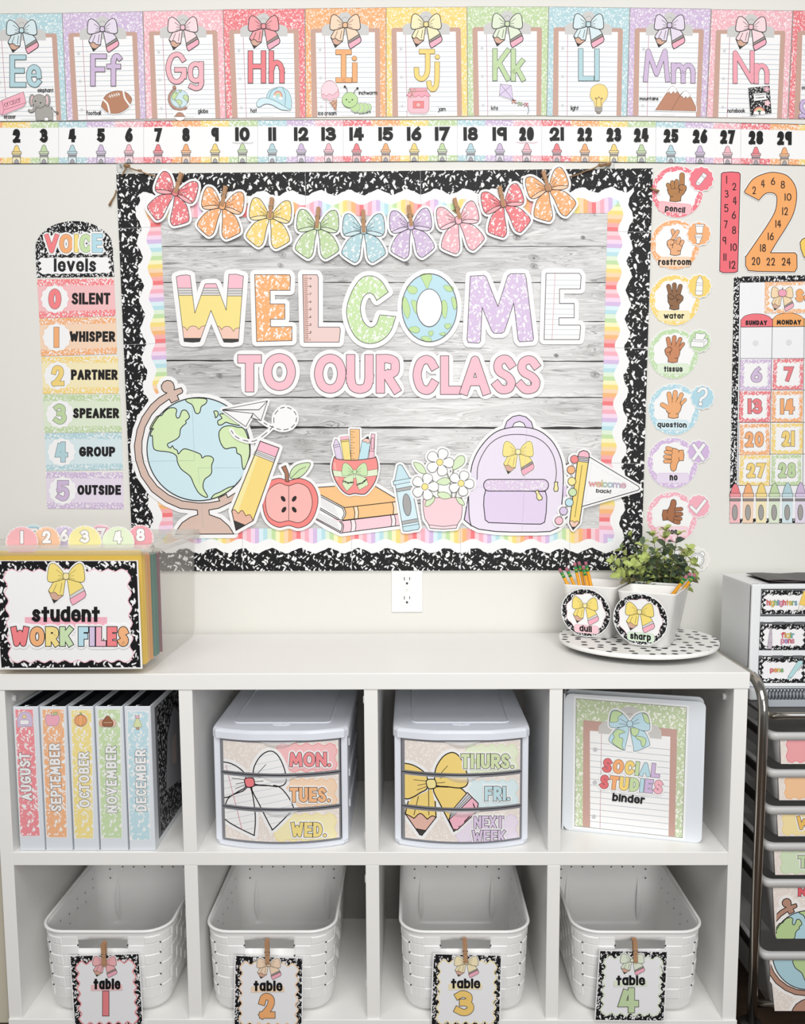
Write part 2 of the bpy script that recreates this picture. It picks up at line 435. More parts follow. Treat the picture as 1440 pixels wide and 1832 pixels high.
# ---------------------------------------------------------------- solid modelling helpers
class MB:
    def __init__(s): s.bm = bmesh.new(); s.ML = []
    def _mi(s, m):
        if m not in s.ML: s.ML.append(m)
        return s.ML.index(m)
    def box(s, lo, hi, m, bev=0.0, seg=2, rotz=0.0):
        mi = s._mi(m); r = bmesh.ops.create_cube(s.bm, size=1.0); vs = r['verts']
        c = [(lo[i]+hi[i])/2 for i in range(3)]; d = [hi[i]-lo[i] for i in range(3)]
        for v in vs: v.co = Vector((c[0]+v.co.x*d[0], c[1]+v.co.y*d[1], c[2]+v.co.z*d[2]))
        fs = list({f for v in vs for f in v.link_faces})
        for f in fs: f.material_index = mi
        if bev:
            es = list({e for v in vs for e in v.link_edges})
            g = bmesh.ops.bevel(s.bm, geom=es, offset=bev, segments=seg, affect='EDGES', profile=0.5)
            for f in g['faces']: f.material_index = mi
        return s
    def tube(s, pts, r, m, n=10, caps=True, radii=None, flat=1.0):
        mi = s._mi(m); P = [Vector(p) for p in pts]; rings = []; up = None
        for i, p in enumerate(P):
            d = (P[min(i+1, len(P)-1)]-P[max(i-1, 0)]).normalized()
            if up is None: up = d.orthogonal().normalized()
            else:
                up = (up-d*up.dot(d))
                up = up.normalized() if up.length > 1e-5 else d.orthogonal().normalized()
            sd = d.cross(up); rr = radii[i] if radii else r
            rings.append([s.bm.verts.new(p+(up*math.cos(a)+sd*math.sin(a)*flat)*rr) for a in [2*math.pi*k/n for k in range(n)]])
        for a, b in zip(rings, rings[1:]):
            for k in range(n):
                f = s.bm.faces.new((a[k], a[(k+1) % n], b[(k+1) % n], b[k])); f.material_index = mi; f.smooth = True
        if caps:
            for q, rv in ((rings[0], True), (rings[-1], False)):
                f = s.bm.faces.new(list(reversed(q)) if rv else q); f.material_index = mi
        return s
    def loft(s, rings, m, close=True, cap0=False, cap1=False, sm=True):
        mi = s._mi(m); R = [[s.bm.verts.new(p) for p in r] for r in rings]; n = len(R[0])
        for a, b in zip(R, R[1:]):
            for k in range(n if close else n-1):
                f = s.bm.faces.new((a[k], a[(k+1) % n], b[(k+1) % n], b[k])); f.material_index = mi; f.smooth = sm
        if cap0: f = s.bm.faces.new(list(reversed(R[0]))); f.material_index = mi
        if cap1: f = s.bm.faces.new(R[-1]); f.material_index = mi
        return R
    def lathe(s, prof, m, c=(0, 0, 0), n=32):
        return s.loft([[(c[0]+r*math.cos(2*math.pi*k/n), c[1]+r*math.sin(2*math.pi*k/n), c[2]+z) for k in range(n)] for r, z in prof], m, cap0=prof[0][0] > 1e-6, cap1=prof[-1][0] > 1e-6)
    def poly(s, pts, m, sm=False):
        f = s.bm.faces.new([s.bm.verts.new(p) for p in pts]); f.material_index = s._mi(m); f.smooth = sm; return f
    def prism(s, pts, ax, h, m):
        """planar loop pts (3-D) extruded by vector ax*h"""
        mi = s._mi(m); a = [s.bm.verts.new(p) for p in pts]; ax = Vector(ax)*h; b = [s.bm.verts.new(Vector(p)+ax) for p in pts]; n = len(a)
        for k in range(n):
            f = s.bm.faces.new((a[k], a[(k+1) % n], b[(k+1) % n], b[k])); f.material_index = mi
        for q in (list(reversed(a)), b):
            f = s.bm.faces.new(q); f.material_index = mi
        return s
    def build(s, name, parent=None, loc=None):
        bmesh.ops.recalc_face_normals(s.bm, faces=s.bm.faces[:])
        me = bpy.data.meshes.new(name)
        if parent is not None: bmesh.ops.transform(s.bm, matrix=wmat(parent).inverted(), verts=s.bm.verts[:])
        elif loc is not None: bmesh.ops.translate(s.bm, vec=-Vector(loc), verts=s.bm.verts[:])
        s.bm.to_mesh(me); s.bm.free()
        for m in s.ML: me.materials.append(m)
        o = bpy.data.objects.new(name, me); COL.objects.link(o)
        if parent is not None: o.parent = parent
        elif loc is not None: o.location = loc
        return o
def wmat(o):
    return wmat(o.parent) @ o.matrix_basis if o.parent else o.matrix_basis.copy()
def empty(name, loc, label, cat, group=None, rotz=0.0):
    o = bpy.data.objects.new(name, None); COL.objects.link(o); o.empty_display_size = 0.03
    o.matrix_world = Matrix.Translation(Vector(loc)) @ Matrix.Rotation(rotz, 4, 'Z')
    return tag(o, label, cat, group)
# ---------------------------------------------------------------- the room
FLOOR_Z = 0.02
def wall_material():
    m = mat('#e7e6e0', 0.75, spec=0.2, key='wall'); t = NT(m)
    n = t.add('ShaderNodeTexNoise'); n.inputs['Scale'].default_value = 180; n.inputs['Detail'].default_value = 3
    tc = t.add('ShaderNodeTexCoord'); t.link(tc.outputs['Object'], n.inputs['Vector'])
    b = t.add('ShaderNodeBump'); b.inputs['Strength'].default_value = 0.05; b.inputs['Distance'].default_value = 0.001
    t.link(n.outputs[0], b.inputs['Height']); t.link(b.outputs[0], t.b.inputs['Normal']); return m
def floor_material():
    m = mat('#4a3a30', 0.4, key='floor'); t = NT(m)
    tc = t.add('ShaderNodeTexCoord'); mp = t.add('ShaderNodeMapping'); mp.inputs['Scale'].default_value = (1.2, 9, 1)
    t.link(tc.outputs['Object'], mp.inputs[0]); n = t.add('ShaderNodeTexNoise'); n.inputs['Scale'].default_value = 4; n.inputs['Detail'].default_value = 6
    t.link(mp.outputs[0], n.inputs['Vector']); r = t.add('ShaderNodeValToRGB')
    r.color_ramp.elements[0].color = lin('#33261f'); r.color_ramp.elements[1].color = lin('#5d4a3c'); t.link(n.outputs[0], r.inputs[0]); t.link(r.outputs[0], t.b.inputs['Base Color']); return m
tag(MB().box((-2.6, 0.0, FLOOR_Z), (2.6, 0.1, 2.9), wall_material()).build('wall_back'), kind='structure')
tag(MB().box((-2.6, -4.0, FLOOR_Z-0.06), (2.6, 0.1, FLOOR_Z), floor_material()).build('floor'), kind='structure')
# ---------------------------------------------------------------- cube organiser
SHELF_W = mat('#f6f5f2', 0.32, spec=0.4)
SF, SB = -0.39, -0.012
XL, XR = -0.82, 0.651
TOPZ, TOPB, MIDT, MIDB, BASET = 0.7705, 0.738, 0.4085, 0.381, 0.057
DIV = [(-0.4537, -0.4268), (-0.0925, -0.0657), (0.2677, 0.2935)]
shelf = empty('cube_organizer', ((XL+XR)/2, (SF+SB)/2, FLOOR_Z), 'white eight-cube organizer standing against the wall under the bulletin board', 'shelf')
def sbox(nm, lo, hi, bev=0.0012): return MB().box(lo, hi, SHELF_W, bev, 2).build(nm, shelf)
sbox('top_panel', (XL-0.002, SF-0.002, TOPB), (XR+0.002, SB, TOPZ), 0.0015)
sbox('side_panel', (XL, SF, BASET), (XL+0.0265, SB, TOPB)); sbox('side_panel', (XR-0.0275, SF, BASET), (XR, SB, TOPB))
sbox('base_panel', (XL, SF-0.003, FLOOR_Z), (XR+0.001, SB, BASET))
sbox('middle_shelf', (XL+0.0265, SF, MIDB), (XR-0.0275, SB-0.006, MIDT))
for a, b in DIV:
    sbox('divider', (a, SF+0.0005, MIDT), (b, SB-0.006, TOPB)); sbox('divider', (a, SF+0.0005, BASET), (b, SB-0.006, MIDB))
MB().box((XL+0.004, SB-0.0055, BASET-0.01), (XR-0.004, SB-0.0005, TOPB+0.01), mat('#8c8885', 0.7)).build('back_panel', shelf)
CAPM = mat('#dcdcdc', 0.35)
def screw_cap(x, y, z, sgn):
    b = MB(); prof = [(0.0, 0.0062), (0.0052, 0.006), (0.0068, 0.0045), (0.0070, 0)]
    b.loft([[(x+sgn*w, y+r*math.cos(a), z+r*math.sin(a)) for a in [2*math.pi*k/20 for k in range(20)]] for r, w in reversed(prof[1:])], CAPM, cap1=True)
    b.build('screw_cover', shelf)['label'] = 'round plastic screw cover'
p = on_x(1297, 1246, XR-0.0275); screw_cap(XR-0.0275, p.y, p.z, -1)
p = on_x(25, 1249, XL+0.0265); screw_cap(XL+0.0265, p.y, p.z, 1)
for z in (0.716, 0.44, 0.35, 0.13):
    MB().box((DIV[1][0]-0.0016, SF+0.004, z-0.007), (DIV[1][0], SF+0.012, z+0.007), SHELF_W, 0.0006, 1).build('shelf_clip', shelf)
tag(MB().box((-1.25, -.355, FLOOR_Z+.0005), (-.838, -.012, .735), mat('#c9c2b0', .6), .003, 2).build('side_cabinet', loc=(-1.04, -.18, FLOOR_Z)), 'beige cabinet showing as a narrow strip at the far left of the organizer', 'cabinet')
# ---------------------------------------------------------------- shared drawings
def light(h, k=0.55):
    h = h.strip('#'); return '#'+''.join('%02x' % int(int(h[i:i+2], 16)*(1-k)+255*k) for i in (0, 2, 4))
BOW_L = [(-.12, -.1), (-.3, -.4), (-.56, -.63), (-.76, -.67), (-.91, -.5), (-.98, -.05), (-.98, .2), (-.87, .31), (-.68, .31), (-.36, .23), (-.13, .12)]
BOW_TL = [(-.03, .13), (-.16, 1.03), (-.65, 1.43), (-.94, .77), (-.68, .31), (-.36, .23)]
BOW_TR = [(.05, .14), (.19, 1.04), (.24, 1.36), (.33, 1.53), (.42, 1.5), (.98, 1.14), (1.05, .98), (1.0, .8), (.86, .5), (.72, .33), (.36, .23)]
def mx(pts): return [(-x, y) for x, y in pts]
def pencil_bow(A, cx, cy, s, col, rot=0.0, ow=1.0, halo=0.0, knot=None, mid=True, vy=1.0):
    """ribbon bow whose two tails end as a pencil point and an eraser"""
    X = lambda P: xf(P, cx, cy, s, rot, s*vy)
    L, R = smooth(BOW_L, True, 4), smooth(mx(BOW_L), True, 4)
    if halo: A.halo([X(L), X(R), X(BOW_TL), X(BOW_TR)], halo)
    A.shape(X(BOW_TL), col, ow)
    tip = [(-.94, .77), (-.8, .91), (-.72, .87), (-.6, .85), (-.5, .93), (-.42, 1.02), (-.3, 1.0), (-.16, 1.03), (-.65, 1.43)]
    A.shape(X(tip), '#d8ae99', ow)
    A.shape(X([(-.745, 1.2), (-.6, 1.27), (-.44, 1.27), (-.65, 1.44)]), '#3a3836', ow*.7)
    A.lines([X([(-.5, .4), (-.68, .82)]), X([(-.22, .36), (-.32, .88)])], ow*.7, INK)
    A.shape(X(BOW_TR), col, ow)
    A.shape(X([(.19, 1.04), (.9, .6), (1.0, .8), (.2, 1.2)]), '#9a928c' if mid else '#d8d8d8', ow*.8)
    A.shape(X([(.2, 1.2), (.24, 1.36), (.33, 1.53), (.42, 1.5), (.98, 1.14), (1.05, .98), (.98, .76)]), '#f8b3c4', ow)
    for P in (L, R): A.shape(X(P), col, ow)
    A.lines([X([(-.14, -.05), (-.52, -.34)]), X([(-.14, 0), (-.42, -.03)]), X([(-.14, .06), (-.46, .18)]), X([(.14, -.05), (.52, -.34)]), X([(.14, 0), (.42, -.03)]), X([(.14, .06), (.46, .18)])], ow*.6, INK)
    A.shape(X(rrect(-.15, -.16, .15, .17, .1, 3)), knot or col, ow)
GB_L = [(-.12, -.1), (-.35, -.5), (-.62, -.78), (-.9, -.8), (-1.03, -.5), (-1.06, .0), (-.99, .22), (-.8, .18), (-.4, .08), (-.13, .1)]
GB_EYE = [(-.13, .1), (-.45, .06), (-.8, .15), (-.99, .24), (-.8, .32), (-.45, .26)]
GB_T = [(-.05, .18), (-.12, .7), (-.2, 1.38), (-.38, 1.62), (-.55, 1.6), (-1.02, 1.28), (-1.1, 1.1), (-.98, .8), (-.74, .45), (-.45, .27)]
def marble_bow(A, cx, cy, s, col, rot, ow, halo, th=.0012):
    X = lambda P: xf(P, cx, cy, s, rot)
    m = speckle(col, '#fff7f4', 0.0085, 0.30)
    sets = []
    for f in (lambda P: P, mx):
        sets.append((X(smooth(f(GB_L), True, 4)), X(smooth(f(GB_EYE), True, 4)), X(smooth(f(GB_T), True, 4))))
    A.halo([q for a, e, t in sets for q in (a, e, t)]+[X(rrect(-.2, -.2, .2, .2, .1, 2))], halo, th=th)
    for a, e, t in sets: A.shape(t, m, ow)
    for a, e, t in sets: A.shape(a, m, ow); A.shape(e, light(col, .35), ow)
    A.lines([X([(k*.14, y0), (k*x1, y1)]) for k in (-1, 1) for y0, x1, y1 in ((-.06, .55, -.42), (0, .52, -.16), (.03, .4, 0))], ow*.6, INK)
    A.shape(X(rrect(-.15, -.2, .15, .2, .1, 3)), col, ow)
def globe_land(A, T, col, ow):
    """land of a cartoon globe, T maps design points (circle centre 0,0 radius 1)"""
    for P in ([(-.86, -.42), (-.62, -.72), (-.42, -.78), (-.4, -.5), (-.28, -.72), (-.16, -.6), (-.2, -.46), (-.36, -.28), (-.44, -.05), (-.6, .03), (-.5, .12), (-.36, .22), (-.78, .1), (-.9, -.12)],
              [(-.4, .18), (-.2, .08), (.06, .18), (.24, .3), (.2, .55), (.04, .75), (.1, .93), (-.04, .85), (-.2, .5), (-.4, .34)],
              [(.42, -.36), (.62, -.42), (.9, -.3), (.96, .05), (.86, .4), (.72, .2), (.55, .06), (.4, -.06)],
              [(-.12, -.96), (.2, -.95), (.12, -.78), (.04, -.66), (-.03, -.8)]):
        A.shape(T(P), col, ow, sm=True)
# ---------------------------------------------------------------- alphabet posters
Z1, Z2, Z3, Z4 = (0, 0, 480), (390, 0, 870), (830, 0, 1200), (1110, 0, 1440)
def quad(q, x0, y0, x1, y1):
    (ax, ay), (bx, by), (cx, cy), (dx, dy) = q
    def f(p):
        s, t = (p[0]-x0)/(x1-x0), (p[1]-y0)/(y1-y0)
        return ((ax*(1-s)+bx*s)*(1-t)+(dx*(1-s)+cx*s)*t, (ay*(1-s)+by*s)*(1-t)+(dy*(1-s)+cy*s)*t)
    return f
POST = dict(E=((-34, 25), (111, 23.5), (119.5, 216), (-23, 217), BLU), F=((111.5, 23.3), (255, 20.5), (261, 213), (120, 215.5), PUR), G=((256, 20.2), (398.5, 17.6), (404, 212), (261.5, 213), PNK),
            H=((399, 17.2), (545, 15.6), (546.5, 210.5), (405, 211.5), RED), I=((546, 15.3), (690.5, 13.5), (690.5, 209), (547.3, 210), ORG), J=((691, 13.3), (835, 12.6), (836.5, 207.8), (691.3, 209), YEL),
            K=((835.6, 12), (981.3, 12.2), (977.5, 207), (837, 207.5), GRN), L=((981.8, 12), (1126.5, 14), (1121, 208), (978.2, 207.5), BLU), M=((1127.3, 13.8), (1271.8, 16), (1263, 209.5), (1121.8, 207.5), PUR),
            N=((1273, 17), (1418, 19.3), (1408.5, 212.5), (1264, 210), PNK), O=((1419, 18.8), (1564, 22), (1552, 214), (1410, 212.5), RED))
def poster(k, desc):
    a, b, c, d, col = POST[k]
    fr = wall_frame((a[0]+b[0])/2, (c[1]+d[1])/2, 0.0013)
    A = Art(fr, 'alphabet_poster', desc, 'poster', 'alphabet posters', 'sheet')
    q = quad((a, b, c, d), 55, 45, 1315, 1735); A.loc = lambda p: fr.p(*q(p))
    A.fill([(55, 45), (1315, 45), (1315, 1735), (55, 1735)], speckle(col, light(col, .82), 0.0050, 0.33), slab=0.001)
    A.lines([[(55, 45), (1315, 45), (1315, 1735), (55, 1735)]], 7, '#9a9690', True)
    A.begin('clipboard')
    A.fill(rrect(135, 365, 1222, 1800, 30)[:12]+[(150, 1728), (1226, 1728)][::1] if False else [(165, 362), (1190, 362), (1218, 385), (1228, 1730), (148, 1730), (136, 385)], CLIPB)
    A.begin('lined_paper')
    A.fill([(215, 425), (1140, 425), (1152, 1730), (236, 1730)], '#fbfcfd')
    A.lines([[(222+.012*(y-425), y), (1143+.009*(y-425), y)] for y in (580, 659, 736, 815, 893, 970, 1047, 1124, 1202, 1283, 1360, 1433, 1507, 1583, 1656)], 6.5, '#a3b2c0')
    A.line([(355, 470), (374, 1730)], 7.5, '#b9788e')
    A.fills([disc_pts(283, 690, 25), disc_pts(289, 1125, 25), disc_pts(298, 1575, 25)], '#d3d5d8')
    A.line([(600, 1712), (815, 1712)], 6, '#c9cdd2')
    A.begin('clip')
    A.fill([(312, 470), (312, 350), (350, 310), (410, 290), (560, 290), (570, 180), (610, 125), (675, 105), (740, 125), (780, 180), (790, 290), (950, 290), (1010, 310), (1045, 350), (1045, 470)], '#d0cfcd')
    A.lines([[(630, 215), (650, 192), (675, 184), (705, 192), (722, 215)]], 8, '#a9a6a4')
    A.begin('bow'); pencil_bow(A, 676, 312, 240, light(col, .5 if col != RED else .28), ow=11, knot=light(col, .2))
    A.loc = None
    return A
def letters(A, z, col, t, *items):
    A.zoom(*z); A.begin('letters')
    for it in items:
        ch, x0, y0, x1, y1 = it[:5]
        if ch in 'acegmnopqrsuvwxyz': h = (y1-y0-t)/.66+t; y0 = y1-h
        A.text(ch, x0, y0, x1, y1, t, col, ow=3.1, oc='#584a50' if col not in (BLU, GRN) else '#46575a')
def caption(A, st, x0, y0, x1, y1, t=3.2):
    A.begin('caption'); A.text(st, x0, y0, x1, y1, t, '#1f1f22', cap='round')
def illus(A, lab=None):
    A.begin('illustration')
    if lab: A.partlabel(lab)
P_ = {}
A = poster('E', 'pale blue marbled letter Ee poster with eraser and elephant, leftmost on the wall'); P_['E'] = A
letters(A, Z1, BLU, 24, ('E', 55, 297, 140, 468), ('e', 145, 362, 222, 468))
caption(A, 'elephant', 203, 475, 289, 496); caption(A, 'eraser', 22, 614, 87, 638)
illus(A, 'pink eraser')
A.shape([(0, 550), (12, 540), (128, 494), (142, 552), (128, 575), (12, 622), (0, 610)], '#f9b4c4', 2, halo=4)
A.lines([[(12, 541), (24, 592), (12, 622)], [(24, 592), (142, 552)]], 2, '#7b4a55')
A.text('eraser', 28, 546, 126, 578, 2.2, '#7b4a55', rot=-.33, cap='round')
illus(A, 'grey elephant')
el = '#aba8a3'
A.halo([[(195, 645), (195, 590), (230, 570), (285, 590), (285, 645)], disc_pts(213, 550, 45)], 4)
A.line([(278, 575), (292, 600), (306, 606)], 4, '#6b6763'); A.shape(disc_pts(309, 608, 7), '#8d7a70', 1)
A.shape([(196, 647), (192, 610), (196, 585), (225, 568), (262, 568), (280, 585), (287, 612), (286, 647), (262, 648), (262, 632), (240, 632), (240, 648)], el, 2, '#55524f', sm=False)
for cx in (175, 256): A.shape(disc_pts(cx, 541, 16, ry=33), el, 2, '#55524f'); A.shape(disc_pts(cx+(1 if cx < 200 else -2), 541, 8, ry=25), '#f3cdd2', 1.2, '#55524f')
A.shape(disc_pts(213, 546, 38, 22, ry=37), el, 2, '#55524f')
A.lines([[(190, 566), (186, 590), (172, 600), (160, 596)]], 15, '#55524f', sm=True); A.lines([[(192, 562), (186, 590), (172, 600), (161, 596)]], 11, el, sm=True)
A.fills([disc_pts(193, 546, 4, 10), disc_pts(221, 555, 4, 10)], '#1d1c1c'); A.line([(200, 572), (208, 574), (216, 570)], 1.6, '#55524f', sm=True)
A.done()
A = poster('F', 'lilac marbled letter Ff poster with a football picture'); letters(A, Z1, PUR, 23, ('F', 488, 292, 572, 462), ('f', 575, 290, 653, 462))
caption(A, 'football', 463, 596, 543, 618); illus(A, 'brown football')
fb = xf([(-80, 0), (-52, -44), (0, -60), (52, -48), (80, -18), (82, 6), (52, 42), (0, 60), (-52, 48), (-80, 16)], 626, 550, 1.0, -.16)
A.shape(fb, '#b98467', 2, '#5d4338', sm=True, halo=6)
A.lines([[(556, 537), (578, 560), (590, 606)], [(663, 492), (672, 530), (698, 568)]], 9, '#fbf6f2', sm=True)
A.line([(584, 521), (645, 506)], 3, '#fbf6f2'); A.lines([[(x-4, y-9), (x+4, y+8)] for x, y in ((592, 519), (604, 516), (616, 513), (628, 510), (639, 507))], 3, '#fbf6f2')
A.done()
def small_globe(A, cx, cy, r):
    A.lines([[(cx+r*1.2*math.cos(a), cy+r*1.2*math.sin(a)) for a in [math.radians(245-i*10) for i in range(20)]]], r*.26, '#5d4338'); A.lines([[(cx+r*1.2*math.cos(a), cy+r*1.2*math.sin(a)) for a in [math.radians(245-i*10) for i in range(20)]]], r*.18, '#b98c78')
    A.shape([(cx-r*.6, cy+r*2), (cx-r*.3, cy+r*1.6), (cx-.05*r, cy+r*1.5), (cx+.3*r, cy+r*1.6), (cx+r*.6, cy+r*2)], '#b98c78', 1.5, '#5d4338')
    A.shape(disc_pts(cx, cy, r, 28), '#cfe6ec', 2, '#4c5a60'); globe_land(A, lambda P: xf(P, cx, cy, r), '#c9dea6', 1.5)
A = poster('G', 'pale pink marbled letter Gg poster with a small desk globe picture'); letters(A, Z1, PNK, 23, ('G', 892, 282, 1000, 452), ('g', 1010, 345, 1092, 446))
caption(A, 'globe', 1063, 585, 1118, 608); illus(A, 'globe on a stand')
A.halo([disc_pts(962, 535, 52), disc_pts(966, 615, 26)], 8); small_globe(A, 966, 532, 48); A.shape(disc_pts(937, 470, 9), '#b98c78', 1.5, '#5d4338'); A.done()
A = poster('H', 'coral red marbled letter Hh poster with a blue cap picture'); letters(A, Z2, RED, 23, ('H', 163, 275, 256, 446), ('h', 275, 275, 355, 446))
caption(A, 'hat', 175, 582, 210, 605); illus(A, 'pale blue cap')
A.shape([(262, 530), (275, 490), (310, 473), (345, 470), (380, 495), (396, 545), (388, 592), (350, 575), (300, 545)], '#bfe0e9', 2.2, '#44606b', sm=True, halo=6)
A.shape([(262, 528), (230, 530), (212, 545), (208, 568), (222, 576), (255, 560), (290, 565), (340, 590), (388, 593), (360, 575), (310, 545)], '#d4ebf1', 2.2, '#44606b', sm=True)
A.lines([[(345, 470), (362, 510), (360, 568)], [(275, 525), (290, 490), (320, 474)]], 2, '#44606b', sm=True)
for r, c in ((22, '#d98d83'), (16, '#f0c9a0'), (10, '#bcd6b4')): A.line([(323+r*math.cos(a)*.95, 520+r*1.3*math.sin(a)) for a in [math.pi+i*math.pi/10 for i in range(11)]], 6, c)
A.fills([disc_pts(304, 521, 8), disc_pts(337, 530, 9)], WHITE); A.done()
A = poster('I', 'peach marbled letter Ii poster with ice cream and inchworm'); A.zoom(*Z2); A.begin('letters')
oI = '#8a6848'
A.lines([[(645, 281), (703, 281)], [(674, 281), (674, 431)], [(645, 431), (705, 431)]], 29, oI, cap='square'); A.lines([[(734, 351), (734, 430)]], 29, oI, cap='square'); A.fills([disc_pts(732, 315, 14.5)], oI)
A.lines([[(645, 281), (703, 281)], [(674, 281), (674, 431)], [(645, 431), (705, 431)]], 24, ORG, cap='square'); A.lines([[(734, 351), (734, 430)]], 24, ORG, cap='square'); A.fills([disc_pts(732, 315, 12)], ORG)
caption(A, 'ice cream', 537, 597, 637, 620); caption(A, 'inchworm', 755, 487, 855, 510)
illus(A, 'pink ice cream cone')
A.shape([(590, 535), (640, 518), (636, 592), (628, 595)], '#d3a58c', 1.8, '#6b4638', halo=5); A.lines([[(600, 548), (632, 590)], [(615, 540), (636, 566)], [(598, 556), (638, 526)], [(610, 572), (638, 548)], [(622, 588), (637, 572)]], 1.5, '#6b4638')
A.shape([(556, 512), (558, 470), (580, 440), (612, 437), (636, 458), (648, 492), (650, 510), (638, 528), (616, 534), (600, 545), (584, 532), (566, 532)], '#f6c3ce', 2, '#8c4f5c', sm=True, halo=5)
A.shape([(556, 508), (557, 470), (580, 441), (612, 438), (636, 458), (645, 490), (630, 502), (615, 514), (598, 506), (580, 518), (568, 506)], '#f9d6de', 1.6, '#8c4f5c', sm=True)
illus(A, 'green inchworm')
g2 = '#c0dda0'
for cx, cy, r in ((806, 577, 18), (785, 580, 24), (764, 582, 26), (738, 578, 26)):
    A.lines([[(cx-4, cy+20), (cx-2, cy+30)], [(cx+8, cy+18), (cx+10, cy+28)]], 7, '#54704a'); A.shape(disc_pts(cx, cy, r, 18), g2, 1.8, '#54704a', halo=3 if r < 30 else 0)
A.lines([[(694, 502), (692, 480), (682, 468)], [(728, 505), (736, 488), (749, 478)]], 3, '#1d1c1c', sm=True); A.fills([disc_pts(681, 468, 6), disc_pts(749, 477, 6)], '#1d1c1c')
A.shape(disc_pts(708, 540, 42, 26, ry=41), g2, 2, '#54704a'); A.fills([disc_pts(690, 538, 4, 10), disc_pts(721, 539, 4, 10)], '#1d1c1c'); A.line([(699, 547), (706, 554), (713, 547)], 2, '#1d1c1c', sm=True); A.done()
A = poster('J', 'yellow marbled letter Jj poster with a jam jar picture'); A.zoom(*Z2); A.begin('letters')
oJ = '#8a7440'
jj = [[(1092, 278), (1150, 278)], smooth([(1125, 278), (1124, 380), (1108, 418), (1085, 424), (1068, 408), (1065, 376)]), smooth([(1176, 346), (1174, 440), (1164, 474), (1148, 480), (1136, 466), (1132, 448)])]
for w, c in ((28, oJ), (23, YEL)): A.lines(jj, w, c, cap='square'); A.fills([disc_pts(1177, 307, w/2)], c)
caption(A, 'jam', 1180, 574, 1222, 597); illus(A, 'pink jam jar')
A.shape(rrect(1017, 505, 1133, 610, 28), '#f8c2cc', 2, '#8c4f5c', halo=6); A.shape([(1028, 475), (1122, 475), (1120, 490), (1140, 515), (1128, 523), (1110, 514), (1094, 524), (1076, 514), (1060, 524), (1042, 514), (1028, 523), (1012, 514), (1032, 490)], '#f5a9b8', 2, '#8c4f5c')
A.shape([(1047, 545), (1104, 545), (1104, 582), (1047, 582)], '#f08a88', 1.5, '#8c4f5c'); A.shape(disc_pts(1075, 565, 12), '#f6bdbb', 1.2, '#8c4f5c')
A.lines([[(1022, 495), (1122, 490)], [(1040, 494), (1034, 528)], [(1040, 494), (1048, 526)]], 3, '#a08a72'); A.lines([disc_pts(1028, 488, 8, 10), disc_pts(1054, 488, 8, 10)], 2.4, '#8fa07a', True); A.done()
A = poster('K', 'light green marbled letter Kk poster with a lilac kite picture'); letters(A, Z3, GRN, 30, ('K', 200, 341, 318, 563), ('k', 328, 343, 424, 566))
caption(A, 'kite', 188, 737, 237, 768, 4); illus(A, 'lilac kite with tail')
A.shape([(252, 587), (329, 597), (342, 697), (245, 666)], '#ddd0ea', 2.4, '#5b5266', halo=6); A.lines([[(252, 587), (342, 697)], [(329, 597), (245, 666)]], 2.2, '#5b5266')
A.lines([[(342, 697), (352, 712), (390, 725), (435, 732), (450, 765), (442, 795)]], 6, '#9aa5ae', sm=True)
for x, y, c in ((347, 711, '#f0b7a8'), (390, 727, '#c9dfb4'), (433, 733, '#f4b9c2')): A.shape([(x-14, y-15), (x+12, y+15), (x+14, y-13), (x-14, y+14)], c, 2, '#6a5a5a')
A.done()
A = poster('L', 'light blue marbled letter Ll poster with a light bulb picture'); letters(A, Z3, BLU, 30, ('L', 797, 341, 902, 563), ('l', 910, 343, 944, 563))
caption(A, 'light', 742, 737, 798, 768, 4); illus(A, 'yellow light bulb')
A.shape([(912, 745), (905, 715), (880, 680), (878, 650), (890, 610), (938, 587), (985, 605), (1000, 645), (993, 685), (965, 720), (958, 745)], '#fbdb8a', 2.4, '#5c5340', sm=True, halo=7)
A.shape(rrect(912, 745, 960, 778, 8), '#b9b4ae', 2, '#5c5340'); A.shape(rrect(922, 778, 950, 792, 6), '#9a948e', 2, '#5c5340'); A.lines([[(912, 756), (960, 756)], [(912, 767), (960, 767)]], 2, '#5c5340')
A.lines([[(920, 742), (922, 695), (912, 690), (914, 682), (928, 690), (938, 676), (948, 690), (962, 684), (962, 692), (952, 696), (954, 742)]], 3, '#5c5340'); A.done()
A = poster('M', 'purple marbled letter Mm poster with snowy mountains'); letters(A, Z4, PUR, 32, ('M', 178, 385, 382, 640), ('m', 395, 493, 580, 650))
caption(A, 'mountains', 147, 755, 295, 785, 4.4); illus(A, 'brown mountains with white peaks')
A.shape([(270, 862), (385, 685), (405, 672), (428, 690), (462, 745), (490, 716), (510, 712), (530, 725), (586, 838), (586, 870)], '#c08a70', 2.4, '#5d4338', halo=8)
A.line([(395, 865), (462, 748)], 3, '#7c5646')
A.shape([(353, 735), (385, 685), (405, 672), (428, 690), (450, 728), (436, 718), (425, 736), (410, 716), (392, 738), (378, 720)], WHITE, 2, '#5d4338'); A.shape([(462, 755), (490, 716), (510, 712), (530, 725), (552, 768), (534, 756), (522, 772), (506, 756), (490, 772), (478, 752)], WHITE, 2, '#5d4338'); A.done()
A = poster('N', 'pink marbled letter Nn poster with a black notebook picture'); letters(A, Z4, '#f4a9b6', 32, ('N', 877, 398, 1042, 652), ('n', 1043, 498, 1157, 655))
caption(A, 'notebook', 833, 848, 970, 880, 4.4); illus(A, 'black composition notebook')
A.shape([(995, 690), (1160, 673), (1175, 885), (1012, 905)], speckle('#1b1b1e', '#f2f2f2', .004, .3), 2.4, halo=6); A.shape([(1035, 735), (1132, 725), (1138, 780), (1040, 792)], WHITE, 1.6)
